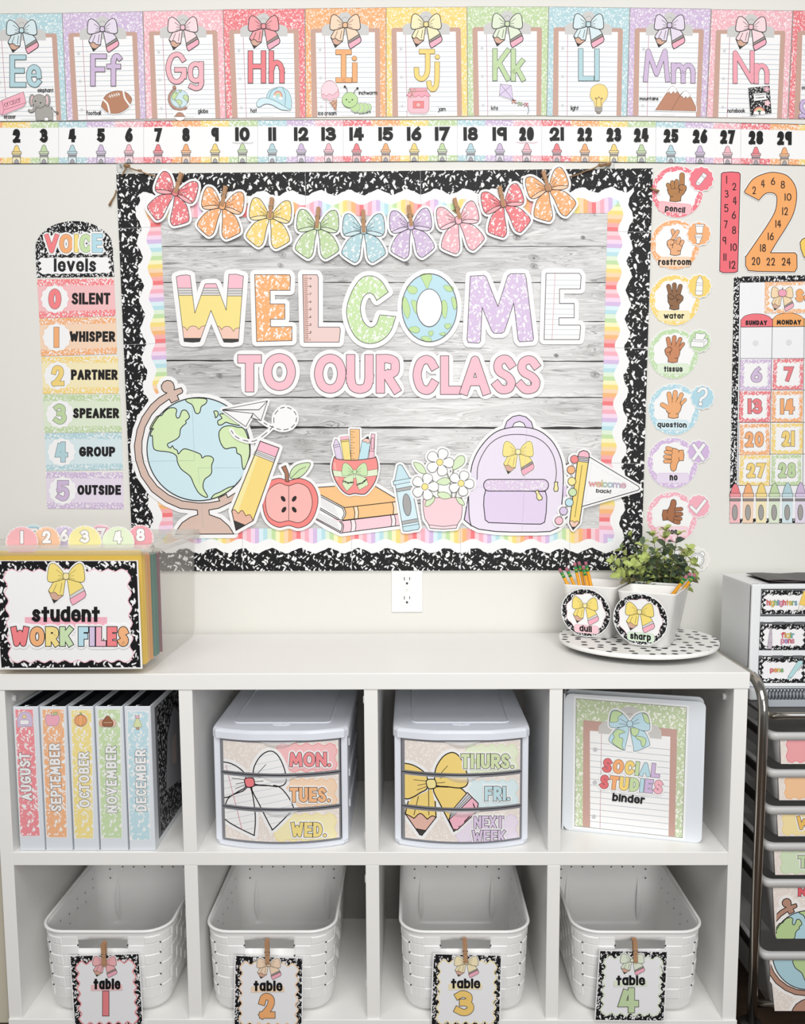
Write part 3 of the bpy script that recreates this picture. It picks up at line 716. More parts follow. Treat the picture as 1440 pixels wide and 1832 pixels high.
A.text('composition', 1046, 738, 1128, 750, 2, '#555555', cap='round', rot=-.1); A.text('notebook', 1052, 762, 1120, 774, 2.2, '#444444', cap='round', rot=-.1)
for x, y, c in ((1138, 700, '#d9a9b4'), (1142, 808, '#f3c9cf')):
    A.fills([disc_pts(x+14*math.cos(k*1.257), y+14*math.sin(k*1.257), 10, 10) for k in range(5)], c); A.fills([disc_pts(x, y, 6, 8)], '#f6e4d8')
for r, c in ((40, '#e08f84'), (30, '#f0c39a'), (20, '#b9d3aa')): A.line([(1080+r*math.cos(a), 882+r*math.sin(a)) for a in [math.pi+i*math.pi/12 for i in range(13)]], 10, c)
A.fills([disc_pts(1050, 885, 14), disc_pts(1065, 888, 12), disc_pts(1100, 885, 14), disc_pts(1114, 882, 12)], WHITE); A.done()
A = poster('O', 'red marbled poster cut off at the right edge of the alphabet row'); A.zoom(*Z4); caption(A, 'octopus', 1412, 670, 1520, 698, 4.4); illus(A, 'purple octopus')
for P in ([(1480, 860), (1440, 880), (1410, 850), (1418, 800), (1450, 790)], [(1490, 890), (1450, 915), (1415, 900), (1402, 912)]):
    A.lines([P], 30, '#6b5680', sm=True); A.lines([P], 24, '#cdb8de', sm=True)
A.shape(disc_pts(1520, 810, 60), '#cdb8de', 3, '#6b5680'); A.done()
# ---------------------------------------------------------------- number line
CYC = [RED, ORG, YEL, GRN, BLU, PUR, PNK]
def interp(T, x):
    for (a, ya), (b, yb) in zip(T, T[1:]):
        if x <= b: return ya+(yb-ya)*(x-a)/(b-a)
    return T[-1][1]
NT_ = [(-60, 218.4), (0, 218), (480, 214.7), (830, 214.3), (1000, 214.6), (1175, 217), (1440, 222.5), (1560, 225)]
NB_ = [(-60, 293.2), (0, 293), (460, 291.5), (830, 288.5), (1170, 291), (1440, 296), (1560, 298)]
NX = {1: -21, 2: 30, 3: 79, 4: 129.5, 5: 181, 6: 231, 7: 283, 8: 333, 9: 385, 10: 434, 11: 487, 12: 539, 13: 588, 14: 638, 15: 690, 16: 741, 17: 791, 18: 842, 19: 894, 20: 942, 21: 996, 22: 1046, 23: 1098, 24: 1147, 25: 1200, 26: 1252, 27: 1301, 28: 1352, 29: 1403, 30: 1455}
for x0, x1, n0, n1 in ((-48, 105, 1, 3), (105, 257, 4, 6), (257, 461, 7, 10), (461, 614, 11, 13), (614, 818, 14, 17), (818, 969, 18, 20), (969, 1173, 21, 24), (1173, 1325, 25, 27), (1325, 1480, 28, 30)):
    xm = (x0+x1)/2; fr = wall_frame(xm, interp(NB_, xm), 0.0014)
    A = Art(fr, 'number_line_strip', 'white number line strip with crayons for numbers %d to %d' % (max(n0, 2), min(n1, 29)), 'number strip', 'number line strips')
    yt, yb = lambda x: interp(NT_, x), lambda x: interp(NB_, x)
    A.fill([(x0, yt(x0)), (x1, yt(x1)), (x1, yb(x1)), (x0, yb(x0))], '#f9fafc', slab=0.0011)
    A.begin('border_band'); ed = [x0]+[(NX[n]+NX[n+1])/2 for n in range(n0, n1)]+[x1]
    for n in range(n0, n1+1):
        a, b = ed[n-n0], ed[n-n0+1]; m = speckle(CYC[n % 7], light(CYC[n % 7], .85), 0.0050, 0.35)
        A.fill([(a, yt(a)), (b, yt(b)), (b, yt(b)+11), (a, yt(a)+11)], m); A.fill([(a, yb(a)-11), (b, yb(b)-11), (b, yb(b)), (a, yb(a))], m)
    A.lines([[(x0, yt(x0)), (x1, yt(x1))], [(x0, yb(x0)), (x1, yb(x1))]], 1.1, '#4a4a4c'); A.lines([[(x0, yt(x0)), (x0, yb(x0))]], .5, '#a8a8aa')
    for n in range(n0, n1+1):
        x = NX[n]; y0 = yt(x)+13.2; w = (13.5 if n < 10 else 26) if n not in (1, 11) else (6.6 if n == 1 else 14)
        A.begin('number'); A.text(str(n), x-w/2, y0, x+w/2, y0+24.5, 6.4, '#151517', gap=1.4, rot=(.012 if x > 1150 else -.01))
        A.begin('crayon'); c = CYC[n % 7]; t = yt(x)+42; b = yb(x)-.4; oc = '#55525a'
        A.shape([(x-7, t+15), (x+7, t+15), (x+7, b), (x-7, b)], light(c, .55), .8, oc)
        A.shape([(x-6.4, t+12), (x-2.6, t+1.5), (x, t), (x+2.6, t+1.5), (x+6.4, t+12)], c, .8, oc)
        A.shape([(x-8.5, t+12), (x+8.5, t+12), (x+8.5, t+15.5), (x-8.5, t+15.5)], c if False else light(c, .2), .8, oc)
        A.fills([[(x-7, t+18.5), (x+7, t+18.5), (x+7, t+21), (x-7, t+21)]], '#77727a'); A.lines([[(x-7, t+17.4), (x+7, t+17.4)], [(x-7, t+22.3), (x+7, t+22.3)]], .7, oc)
        A.shape([(x-4, b), (x-3, b-5), (x, b-7.5), (x+3, b-5), (x+4, b)], '#a9a7ad', .8, oc)
    if n0 == 7 or n0 == 18: A.line([(NX[n1]-18, yt(NX[n1])+40), (NX[n1]-8, yt(NX[n1])+41.5), (NX[n1], yt(NX[n1])+40), (NX[n1]+10, yt(NX[n1])+41.5), (NX[n1]+19, yt(NX[n1])+40)], .9, '#cfcfd2' if n0 == 7 else '#f1bccb', sm=True)
    A.done()
# ---------------------------------------------------------------- voice level cards
Z5, Z6 = (40, 380, 300), (40, 620, 300)
fr = wall_frame(135, 496, 0.0013)
A = Art(fr, 'voice_levels_header', 'arched black and white marbled header reading VOICE levels', 'sign', None, 'sheet'); A.zoom(*Z5)
A.fill([(143, 646), (128, 350)]+smooth([(128, 345), (145, 280), (200, 200), (290, 135), (400, 98), (530, 86), (660, 104), (770, 155), (850, 225), (885, 285), (893, 330)])+[(909, 636)], speckle('#17171a', '#f7f7f7', .006, .36), slab=.001)
A.begin('word_panel'); A.shape(quad(((165, 448), (862, 440), (876, 602), (180, 614)), 0, 0, 100, 100) and [quad(((165, 448), (862, 440), (876, 602), (180, 614)), 0, 0, 100, 100)(p) for p in wavy(0, 0, 100, 100, 9, 3, 2.2)], '#fbfbfd', 4)
A.begin('lettering'); A.text('levels', 312, 456, 732, 588, 27, '#222226', gap=12)
for ch, x0, x1, c in (('V', 222, 360, '#f7888c'), ('O', 368, 500, '#fbb27c'), ('I', 515, 562, '#fbe08a'), ('C', 566, 688, '#cbe3ae'), ('E', 694, 798, '#b9e0ec')):
    A.text(ch, x0, 216 if ch != 'E' else 212, x1, 404 if ch in 'VO' else 398, 42, c, ow=3, halo=20)
A.done()
VC = [('0', 'SILENT', Z5, ((145, 665), (906, 656), (925, 1026), (168, 1048)), '#f9888c', (490, 797, 872, 912), (322, 858)),
      ('1', 'WHISPER', Z5, ((168, 1050), (925, 1036), (938, 1400), (186, 1426)), ORG, (470, 1178, 920, 1282), (340, 1238)),
      ('2', 'PARTNER', Z6, ((190, 105), (945, 97), (956, 465), (205, 470)), YEL, (482, 228, 944, 330), (352, 288)),
      ('3', 'SPEAKER', Z6, ((205, 478), (967, 478), (985, 848), (217, 856)), GRN, (503, 610, 958, 710), (372, 668)),
      ('4', 'GROUP', Z6, ((222, 860), (980, 853), (996, 1220), (234, 1232)), BLU, (562, 992, 920, 1090), (388, 1045)),
      ('5', 'OUTSIDE', Z6, ((231, 1242), (995, 1247), (1004, 1610), (246, 1605)), PUR, (545, 1372, 978, 1470), (400, 1428))]
for n, wd, z, q, c, bx, (mx_, my_) in VC:
    cx = z[0]+(q[2][0]+q[3][0])/2*260/1440; cy = z[1]+q[2][1]*260/1440
    fr = wall_frame(cx, cy, 0.0013)
    nm = {'0': 'pink', '1': 'peach', '2': 'yellow', '3': 'green', '4': 'blue', '5': 'purple'}[n]
    A = Art(fr, 'voice_level_card', '%s voice level card reading %s %s' % (nm, n, wd), 'card', 'voice level cards'); A.zoom(*z); Q = quad(q, 0, 0, 100, 100)
    A.fill([Q(p) for p in ((0, 0), (100, 0), (100, 100), (0, 100))], light(c, .5), slab=.001)
    A.begin('border_band'); m = speckle(c, '#fffaf8', .0045, .36)
    for a, b in ((0, 17), (83, 100)): A.fill([Q(p) for p in ((0, a), (100, a), (100, b), (0, b))], m)
    A.begin('number_badge'); A.shape(scallop(mx_, my_, 138, 12, 6), WHITE, 3, c)
    w = 0 if n == '1' else 125
    A.begin('number'); A.text(n, mx_-62 if w else mx_-27, my_-100, mx_+62 if w else mx_+27, my_+100, 50 if n in '01' else 44, c, ow=3.6, oc='#4d4a50')
    A.begin('lettering'); A.text(wd, bx[0], bx[1], bx[2], bx[3], 25, '#1f1c1e', gap=6)
    A.done()
# ---------------------------------------------------------------- bulletin board
OTL, OTR, OBR, OBL = (208, 311), (1168, 301), (1147, 1020), (238.5, 1022)
ITL, ITR, IBR, IBL = (287.5, 390), (1087, 381), (1071.5, 946), (309.5, 945)
def wood_material():
    m = mat('#bdbdbd', 0.3, key='wood'); m.name = 'printed_grey_planks'; t = NT(m)
    tc = t.add('ShaderNodeTexCoord'); sp = t.add('ShaderNodeSeparateXYZ'); t.link(tc.outputs['Object'], sp.inputs[0])
    pl = t.math('FLOOR', t.math('DIVIDE', t.math('ADD', sp.outputs[1], 0.62), 0.0855))
    off = t.math('MULTIPLY', pl, 3.71)
    cb = t.add('ShaderNodeCombineXYZ'); t.link(t.math('ADD', t.math('MULTIPLY', sp.outputs[0], 2.6), off), cb.inputs[0]); t.link(t.math('MULTIPLY', sp.outputs[1], 26.0), cb.inputs[1]); t.link(off, cb.inputs[2])
    n = t.add('ShaderNodeTexNoise'); n.inputs['Scale'].default_value = 1.0; n.inputs['Detail'].default_value = 3; n.inputs['Distortion'].default_value = 1.3
    t.link(cb.outputs[0], n.inputs['Vector'])
    g = t.add('ShaderNodeCombineXYZ'); t.link(t.math('ADD', t.math('MULTIPLY', sp.outputs[0], 9.0), off), g.inputs[0])
    t.link(t.math('ADD', t.math('MULTIPLY', sp.outputs[1], 330.0), t.math('MULTIPLY', n.outputs[0], 34.0)), g.inputs[1]); t.link(off, g.inputs[2])
    n2 = t.add('ShaderNodeTexNoise'); n2.inputs['Scale'].default_value = 1.0; n2.inputs['Detail'].default_value = 4; n2.inputs['Roughness'].default_value = 0.6
    t.link(g.outputs[0], n2.inputs['Vector'])
    r = t.add('ShaderNodeValToRGB'); e = r.color_ramp.elements; e[0].position = 0.3; e[0].color = lin('#8a8988'); e[1].position = 0.6; e[1].color = lin('#dddddd')
    k = e.new(0.42); k.color = lin('#bfbebd')
    t.link(n2.outputs[0], r.inputs[0])
    r2 = t.add('ShaderNodeMapRange'); r2.inputs[1].default_value = 0.3; r2.inputs[2].default_value = 0.7; r2.inputs[3].default_value = 0.8; r2.inputs[4].default_value = 1.12; t.link(n.outputs[0], r2.inputs[0])
    ml = t.add('ShaderNodeMix', data_type='RGBA', blend_type='MULTIPLY'); ml.inputs[0].default_value = 1.0
    t.link(r.outputs[0], ml.inputs[6]); t.link(r2.outputs[0], ml.inputs[7]); t.link(ml.outputs[2], t.b.inputs['Base Color'])
    t.b.inputs['Specular IOR Level'].default_value = 0.45; t.b.inputs['Roughness'].default_value = 0.23
    return m
fr = wall_frame(690, 1021, 0.0062)
A = Art(fr, 'bulletin_board', 'wide bulletin board faced with grey wood plank paper above the organizer', 'board', None, 'plank_sheet')
A.fill([(OTL[0]+4, OTL[1]+4), (OTR[0]-4, OTR[1]+4), (OBR[0]-4, OBR[1]-4), (OBL[0]+4, OBL[1]-4)], wood_material(), slab=.0058)
random.seed(11)
def jag(x0, y0, x1, y1, wmax, n=34):
    up, dn = [], []
    for i in range(n+1):
        x = x0+(x1-x0)*i/n; y = y0+(y1-y0)*i/n+random.uniform(-.35, .35); h = wmax*random.uniform(.35, 1.0); up.append((x, y-h/2)); dn.append((x, y+h/2))
    return up+dn[::-1]
A.begin('plank_seam')
A.fills([jag(285, a, 1090, b, w) for a, b, w in ((441, 441, 2.2), (505.5, 505.5, 2.4), (575.5, 575.5, 2.6), (645, 646.5, 3.2), (711, 711, 2.4), (764, 766, 5.5), (829.5, 830.5, 3.2), (900, 901, 3.0))], '#2c2c2d')
A.begin('wood_knot')
for x, y, r in ((505, 456, 5), (502, 475, 4), (362, 425, 3), (955, 462, 7), (955, 476, 5), (924, 425, 5), (1043, 425, 3), (1064, 670, 6), (393, 672, 4), (718, 835, 9), (728, 472, 3), (995, 636, 3)):
    A.lines([disc_pts(x, y, r*k*1.25, 12, ry=r*k*.8, rot=.3) for k in (.45, .8, 1.15)], .6, '#8b8a89', True); A.fills([disc_pts(x, y, r*.22, 8)], '#5a5958')
A.done()
# die-cut border trims: black marbled wave, white wave, rainbow stripes
RB = ['#fbd3da', '#f9b4c2', '#f5d9ee', '#d9c0e6', '#dcf0f6', '#bde2ea', '#e2f1d9', '#c6e2ab', '#fdf4c4', '#fbdf86', '#fcd9b4', '#fbbb80', '#f9b1ae', '#f37f83']
def lerp(a, b, t): return (a[0]+(b[0]-a[0])*t, a[1]+(b[1]-a[1])*t)
def cut_poly(P, a, b, keep):
    """part of polygon P on the same side of line a-b as point keep"""
    f = lambda p: (b[0]-a[0])*(p[1]-a[1])-(b[1]-a[1])*(p[0]-a[0])
    sg = 1 if f(keep) > 0 else -1; o = []
    for p, q in zip(P, P[1:]+P[:1]):
        fp, fq = f(p)*sg, f(q)*sg
        if fp >= 0: o.append(p)
        if fp*fq < 0: o.append(lerp(p, q, fp/(fp-fq)))
    return o
def border(side, oa, ob, ib, ia, cuts, word, anchor):
    L = math.hypot(ob[0]-oa[0], ob[1]-oa[1]); N = len(cuts)-1; ords = ['first', 'second', 'third', 'fourth', 'fifth', 'sixth']
    ux, uy = (ob[0]-oa[0])/L, (ob[1]-oa[1])/L
    va, vb = (ia[0]-oa[0], ia[1]-oa[1]), (ib[0]-ob[0], ib[1]-ob[1])
    ka, kb = va[0]*ux+va[1]*uy, vb[0]*ux+vb[1]*uy
    pa, pb = (va[0]-ka*ux, va[1]-ka*uy), (vb[0]-kb*ux, vb[1]-kb*uy); mid_ = lerp(lerp(oa, ob, .5), lerp(ia, ib, .5), .5)
    for k in range(N):
        s0, s1 = cuts[k], cuts[k+1]
        def T(s, d):
            o = lerp(oa, ob, s); p = lerp(pa, pb, s); return (o[0]+p[0]*d, o[1]+p[1]*d)
        def C(P):
            if k == 0: P = cut_poly(P, oa, ia, mid_)
            if k == N-1: P = cut_poly(P, ob, ib, mid_)
            return P
        mid = T((s0+s1)/2, 1.0)
        fr = wall_frame(mid[0], mid[1], 0.0074)
        where = word[0 if k == 0 else 1]+' corner' if k in (0, N-1) else '%s from the %s' % (ords[k], word[0])
        A = Art(fr, 'border_strip', 'black marbled wavy border strip with rainbow stripes, %s edge, %s' % (side, where), 'border', 'bulletin board border strips', 'white_band')
        A.fill(C([T(s0, 0), T(s1, 0), T(s1, 1), T(s0, 1)]), '#f8f9fb', slab=.001)
        n = max(6, int((s1-s0)*L/52.0*9)); ss = [s0+(s1-s0)*i/n for i in range(n+1)]
        ph = lambda s: 2*math.pi*((s-anchor)*L/52.0)
        A.begin('marbled_band'); A.fill(C([T(s, 0) for s in (s0, s1)]+[T(s, .475+.062*math.cos(ph(s))+.012*math.sin(3.1*ph(s))) for s in reversed(ss)]), BLK_SP())
        A.begin('stripe_band'); dsf = lambda s: .70+.055*math.cos(ph(s)+.5)
        w = 7.42/L; i = math.floor((s0-anchor)/w)
        while anchor+i*w < s1-1e-5:
            a, b = max(s0, anchor+i*w), min(s1, anchor+(i+1)*w); m_ = (a+b)/2
            if b > a+1e-6:
                P = C([T(a, dsf(a)), T(m_, dsf(m_)), T(b, dsf(b)), T(b, 1), T(a, 1)])
                if len(P) > 2: A.fill(P, RB[i % 14]); A.w -= DZ
            i += 1
        A.layer()
        if k > 0: A.line([T(s0, .0), T(s0, 1)], .6, '#b9b9bd')
        A.done()
def cuts(vals, a, b): return [(v-a)/(b-a) for v in vals]
border('top', OTL, OTR, ITR, ITL, cuts([208, 338, 546, 752, 960, 1168], 208, 1168), ('left', 'right'), (546-208)/960)
border('bottom', OBL, OBR, IBR, IBL, cuts([238.5, 434, 629, 824, 1019, 1147], 238.5, 1147), ('left', 'right'), (434-238.5)/908.5)
border('left', OTL, OBL, IBL, ITL, cuts([311, 409, 617, 825, 1022], 311, 1022), ('top', 'bottom'), (409-311)/711)
border('right', OTR, OBR, IBR, ITR, cuts([301, 416, 624, 830, 1020], 301, 1020), ('top', 'bottom'), (416-301)/719)
# ---------------------------------------------------------------- WELCOME TO OUR CLASS
Z7, Z8, ZB1, ZB2, ZW, ZG = (190, 280, 700), (680, 280, 1190), (200, 600, 700), (680, 600, 1180), (300, 470, 460), (230, 670, 460)
def cutout(name, label, cat, z, base, group=None, d=0.0095, part='die_cut_margin'):
    px = [z[0]+p[0]*(z[2]-z[0])/1440 for p in base]; py = [z[1]+p[1]*(z[2]-z[0])/1440 for p in base]
    fr = wall_frame((min(px)+max(px))/2, max(py), d)
    return Art(fr, name, label, cat, group, part).zoom(*z)
OUTL = '#43393f'
WL = [(138, 228), (200, 205), (300, 195), (362, 207), (437, 815), (600, 348), (618, 338), (768, 336), (785, 350), (943, 765), (985, 188), (1110, 186), (1220, 217), (1140, 1268), (1040, 1284), (905, 1280), (697, 768), (515, 1272), (400, 1282), (265, 1270)]
A = cutout('letter_cutout', 'letter W cutout drawn as yellow pencils in WELCOME', 'letter', ZW, WL, 'welcome letters'); A.halo([WL], 78)
A.begin('letter'); A.fill(WL, '#fde491'); PK, SV = '#fcc2cf', '#dedcda'
A.fills([[(138, 228), (200, 205), (300, 195), (362, 207), (387, 408), (160, 408)], [(600, 348), (618, 338), (768, 336), (785, 350), (805, 408), (580, 408)], [(985, 188), (1110, 186), (1220, 217), (1203, 415), (970, 415)]], PK)
A.fills([[(160, 408), (387, 408), (402, 525), (178, 525)], [(580, 408), (805, 408), (842, 525), (542, 525)], [(970, 415), (1203, 415), (1192, 535), (962, 535)]], SV)
wl = smooth([(240, 1028), (285, 1048), (312, 1095)])+smooth([(312, 1095), (345, 1042), (405, 1018), (465, 1035), (502, 1075)])+smooth([(502, 1075), (545, 1028), (608, 1012)])
wr = smooth([(805, 1018), (840, 1038), (868, 1080)])+smooth([(868, 1080), (905, 1038), (965, 1025), (1020, 1050), (1060, 1108)])+smooth([(1060, 1108), (1090, 1062), (1155, 1048)])
A.fills([wl+[(543, 1212), (258, 1212)], wr+[(1143, 1225), (885, 1222)]], '#f6cdbb'); A.fills([[(258, 1212), (543, 1212), (515, 1272), (400, 1282), (265, 1270)], [(885, 1222), (1143, 1225), (1140, 1268), (1040, 1284), (905, 1280)]], '#3b3a37')
A.lines([wl, wr]+[[(a, y), (b, y)] for a, b, y in ((160, 387, 408), (165, 392, 450), (170, 397, 488), (178, 402, 525), (580, 805, 408), (568, 818, 450), (556, 830, 488), (542, 842, 525), (970, 1203, 416), (968, 1200, 455), (965, 1196, 495), (962, 1192, 535))], 7, OUTL); A.lines([WL], 8, OUTL, True); A.done()
E1 = [(750, 597), (925, 597), (931, 610), (928, 676), (828, 676), (828, 745), (902, 745), (902, 822), (830, 822), (830, 860), (938, 860), (938, 930), (760, 935)]
A = cutout('letter_cutout', 'orange marbled letter E cutout, second letter of WELCOME', 'letter', Z7, E1, 'welcome letters'); A.halo([E1], 24); A.begin('letter'); A.shape(E1, speckle('#fbb47a', '#fff6f0', .0095, .33), 3.2, OUTL); A.done()
L1 = [(992, 597), (1064, 597), (1071, 612), (1071, 862), (1178, 862), (1183, 875), (1176, 938), (1000, 938)]
A = cutout('letter_cutout', 'letter L cutout drawn as a pinkish ruler in WELCOME', 'letter', Z7, L1, 'welcome letters'); A.halo([L1], 24); A.begin('letter'); A.shape(L1, '#edd0cb', 3.2, OUTL)
A.fill([(994, 599), (1016, 599), (1022, 936), (1001, 936)], '#e3bdb4'); tk = [(1000+.02*(y-600), y) for y in [616+i*9.9 for i in range(32)]]
A.lines([[(x, y), (x+(26 if i % 4 == 0 else 14), y+.5)] for i, (x, y) in enumerate(tk)], 2, '#6b5550')
for i in range(9): A.text(str(9-i), 1028, 612+i*38.5, 1036, 623+i*38.5, 2, '#54433f', cap='round')
A.text('ruler', 1002, 924, 1024, 929, 1.2, '#8a6a64', cap='round') if False else None
A.done()
C1 = smooth([(1425, 685), (1390, 630), (1345, 604), (1290, 614), (1242, 680), (1214, 775), (1230, 860), (1270, 922), (1325, 945), (1385, 932), (1435, 885), (1463, 808)])+smooth([(1382, 800), (1362, 850), (1330, 862), (1298, 830), (1284, 770), (1297, 715), (1325, 690), (1350, 700), (1366, 728)])
A = cutout('letter_cutout', 'light green marbled letter C cutout in WELCOME', 'letter', Z7, C1, 'welcome letters'); A.halo([C1], 24); A.begin('letter'); A.shape(C1, speckle('#cbe6ae', '#fbfff6', .0095, .33), 3.2, OUTL); A.done()
O1, O1i = disc_pts(249, 764, 139, 44, ry=172), disc_pts(248, 765, 64, 30, ry=95)
A = cutout('letter_cutout', 'letter O cutout drawn as a blue and green globe in WELCOME', 'letter', Z8, O1, 'welcome letters'); A.halo([O1], 24); A.begin('letter'); A.fill(O1, '#bfe2ec')
for P in ([(205, 598), (250, 593), (262, 612), (250, 640), (238, 668), (222, 640)], [(135, 660), (165, 655), (188, 670), (178, 692), (150, 690)], [(320, 655), (345, 652), (372, 664), (360, 682), (335, 678)], [(112, 715), (128, 712), (142, 740), (152, 780), (140, 818), (125, 800), (114, 765)],
          [(158, 730), (184, 735), (186, 790), (172, 780)], [(312, 735), (330, 730), (340, 765), (330, 815), (315, 800)], [(360, 715), (380, 718), (386, 760), (372, 770)], [(145, 870), (175, 858), (200, 872), (190, 890), (165, 888)], [(245, 885), (268, 884), (262, 905), (250, 905)], [(205, 915), (235, 908), (260, 925), (250, 935), (225, 932)], [(325, 850), (352, 845), (358, 858), (338, 872)], [(300, 895), (330, 888), (320, 905)]):
    A.shape(P, '#c5e2a0', 1.6, '#7d9a72', sm=True)
A.fill(O1i, WHITE); A.lines([O1, O1i], 3.2, OUTL, True); A.done()
M1 = [(455, 605), (525, 600), (536, 610), (595, 758), (645, 602), (660, 592), (730, 592), (737, 612), (775, 920), (770, 932), (705, 936), (697, 925), (675, 740), (628, 883), (615, 893), (575, 893), (563, 880), (515, 763), (507, 933), (498, 943), (445, 940), (439, 925)]
A = cutout('letter_cutout', 'purple marbled letter M cutout in WELCOME', 'letter', Z8, M1, 'welcome letters'); A.halo([M1], 24); A.begin('letter'); A.shape(M1, speckle('#dbc6e6', '#fffaff', .0095, .33), 3.2, OUTL); A.done()
E2 = [(838, 590), (1005, 590), (1015, 604), (1011, 669), (906, 669), (906, 742), (980, 742), (980, 815), (903, 815), (903, 852), (1010, 852), (1013, 865), (1006, 925), (828, 925)]
A = cutout('letter_cutout', 'white lined paper letter E cutout, last letter of WELCOME', 'letter', Z8, E2, 'welcome letters'); A.halo([E2], 24); A.begin('letter'); A.fill(E2, '#fcfdfe')
A.lines([[(837-.03*(y-590), y), (xr, y+1)] for y, xr in ((624, 1012), (650, 1011), (692, 906), (718, 906), (744, 980), (770, 980), (796, 980), (822, 903), (848, 903), (874, 1011), (900, 1009))], 2.2, '#b9c6cf'); A.line([(884, 590), (868, 925)], 2.4, '#d39aa6'); A.lines([E2], 3.2, OUTL, True); A.done()
def word(label, z, items, t, cbase):
    A = cutout('word_cutout', label, 'word', z, cbase, 'class words')
    for it in items: A.text(*it, t, '#ffffff', halo=24, ow=0)
    A.begin('lettering')
    for it in items: A.text(*it, t, '#fac3cf', ow=3.2, oc=OUTL)
    A.done()
word('pink word TO cutout under the W and E', ZB1, [('T', 650, 101, 770, 290), ('O', 782, 95, 945, 283)], 41, [(630, 80), (960, 312)])
word('pink word OUR cutout in the middle of the lower line', ZB1, [('O', 1045, 98, 1205, 297), ('U', 1210, 100, 1346, 298), ('R', 1363, 100, 1483, 297)], 41, [(1025, 80), (1505, 320)])
word('pink word CLASS cutout ending the lower line', ZB2, [('C', 168, 105, 298, 303), ('L', 312, 107, 415, 303), ('A', 415, 108, 563, 305), ('S', 582, 103, 698, 300), ('S', 705, 107, 825, 300)], 40, [(148, 80), (843, 330)])
# ---------------------------------------------------------------- bow garland
BOWS = [('coral red', RED, Z7, 350, 180, .33, (381, 85), (350, 186), 'leftmost on the twine'), ('peach', ORG, Z7, 587, 248, .16, (604, 152), (585, 252), 'second from left'), ('yellow', YEL, Z7, 828, 298, .1, (838, 210), (827, 312), 'third from left'), ('green', GRN, Z7, 1068, 352, .03, (1073, 258), (1063, 362), 'above the letter C'),
        ('blue', BLU, Z7, 1300, 372, .0, (1298, 272), (1301, 385), 'lowest at the centre'), ('purple', PUR, Z8, 155, 350, -.08, (145, 248), (158, 352), 'above the letter O'), ('pink', PNK, Z8, 395, 322, -.2, (375, 213), (403, 316), 'above the letter M'), ('coral red', RED, Z8, 622, 238, -.27, (603, 153), (624, 256), 'second from right'), ('peach', ORG, Z8, 848, 158, -.31, (822, 75), (852, 176), 'rightmost on the twine')]
PEGW = mat('#b98f6c', 0.65)
def clothespin(p0, p1, y, label, group):
    """wooden peg hanging from p0 (handle) to p1 (jaw), drawn at depth y in front of the wall"""
    a, b = on_y(p0[0], p0[1], y), on_y(p1[0], p1[1], y); d = (b-a); L = d.length; d.normalize(); sx = d.cross(Vector((0, -1, 0))).normalized(); n = Vector((0, -1, 0))
    root = bpy.data.objects.new('clothespin', None); COL.objects.link(root); root.empty_display_size = .01; root.matrix_world = Matrix.Translation(b); tag(root, label, 'clothespin', group)
    hw = .0042
    for nm, s in (('front_leg', 1), ('back_leg', -1)):
        # the jaws meet at the bottom, the handles spread at the top
        prof = [(0, .0062, .0032), (.3, .0048, .0018), (.55, .0044, .0008), (.62, .0036, .0010), (.9, .0032, .0004), (1.0, .0022, .0004)]
        m = MB(); rings = []
        for f, o, i in prof:
            c = a+d*(L*f); rings.append([c+sx*hw+n*s*o, c-sx*hw+n*s*o, c-sx*hw+n*s*i, c+sx*hw+n*s*i])
        m.loft([[tuple(p) for p in r] for r in rings], PEGW, cap0=True, cap1=True, sm=False); m.build(nm, root)
    m = MB(); c = a+d*(L*.52)
    m.tube([c-sx*(hw+.0012)+n*.0005, c+sx*(hw+.0012)+n*.0005], .0016, mat('#8d8a86', .35, 1.0), 8); m.tube([c-sx*(hw+.001)+n*.0005, c-sx*(hw+.001)+n*.0046-d*.004, c+sx*(hw+.001)+n*.0046-d*.004, c+sx*(hw+.001)+n*.0005], .0005, mat('#8d8a86', .35, 1.0), 6); m.build('spring', root)
def zp(z, p): return (z[0]+p[0]*(z[2]-z[0])/1440, z[1]+p[1]*(z[2]-z[0])/1440)
line = [zp((190, 285, 350), (330, 110)), zp((190, 285, 350), (540, 185)), zp((190, 285, 350), (790, 270))]
for nm, c, z, x, y, r, a, b, where in BOWS:
    fr = wall_frame(*zp(z, (x, y+160)), 0.0142)
    A = Art(fr, 'bow_cutout', '%s marbled bow cutout on the garland, %s' % (nm, where), 'bow', 'garland bows').zoom(*z); marble_bow(A, x, y, 100, c, r, 3.2, 13); A.done()
    clothespin(zp(z, a), zp(z, b), -0.0138, 'wooden clothespin holding the %s bow, %s' % (nm, where), 'garland clothespins')
    line.append(zp(z, ((a[0]*.45+b[0]*.55), (a[1]*.45+b[1]*.55))))
line += [zp(Z8, (955, 102)), zp(Z8, (1040, 72)), zp(Z8, (1105, 45)), zp(Z8, (1150, 40))]
TW = mat('#9a7a58', 0.9)
m = MB(); pts = [on_y(x, y, -0.0128) for x, y in line]
pts2 = [tuple(pts[0])]
for a, b in zip(pts, pts[1:]):
    for k in (1, 2, 3): q = a.lerp(b, k/3); pts2.append((q.x, q.y, q.z-.002*math.sin(math.pi*k/3)))
m.tube(pts2, .0015, TW, 7)
for x, y, s in ((line[0][0], line[0][1], .0045), (line[1][0], line[1][1], .0028), (line[-1][0], line[-1][1], .0045), (line[-2][0]+4, line[-2][1], .004)):
    p = on_y(x, y, -.0125); m.tube([p-Vector((s*1.6, 0, 0)), p-Vector((s, 0, -s*.3)), p, p+Vector((s, 0, s*.3)), p+Vector((s*1.7, 0, 0))], s, TW, 7, radii=[s*.5, s, s*.85, s, s*.4])
tl = [zp((190, 285, 350), p) for p in ((330, 115), (285, 200), (262, 260))]; m.tube([on_y(x, y, -.0115) for x, y in tl], .0018, TW, 6)
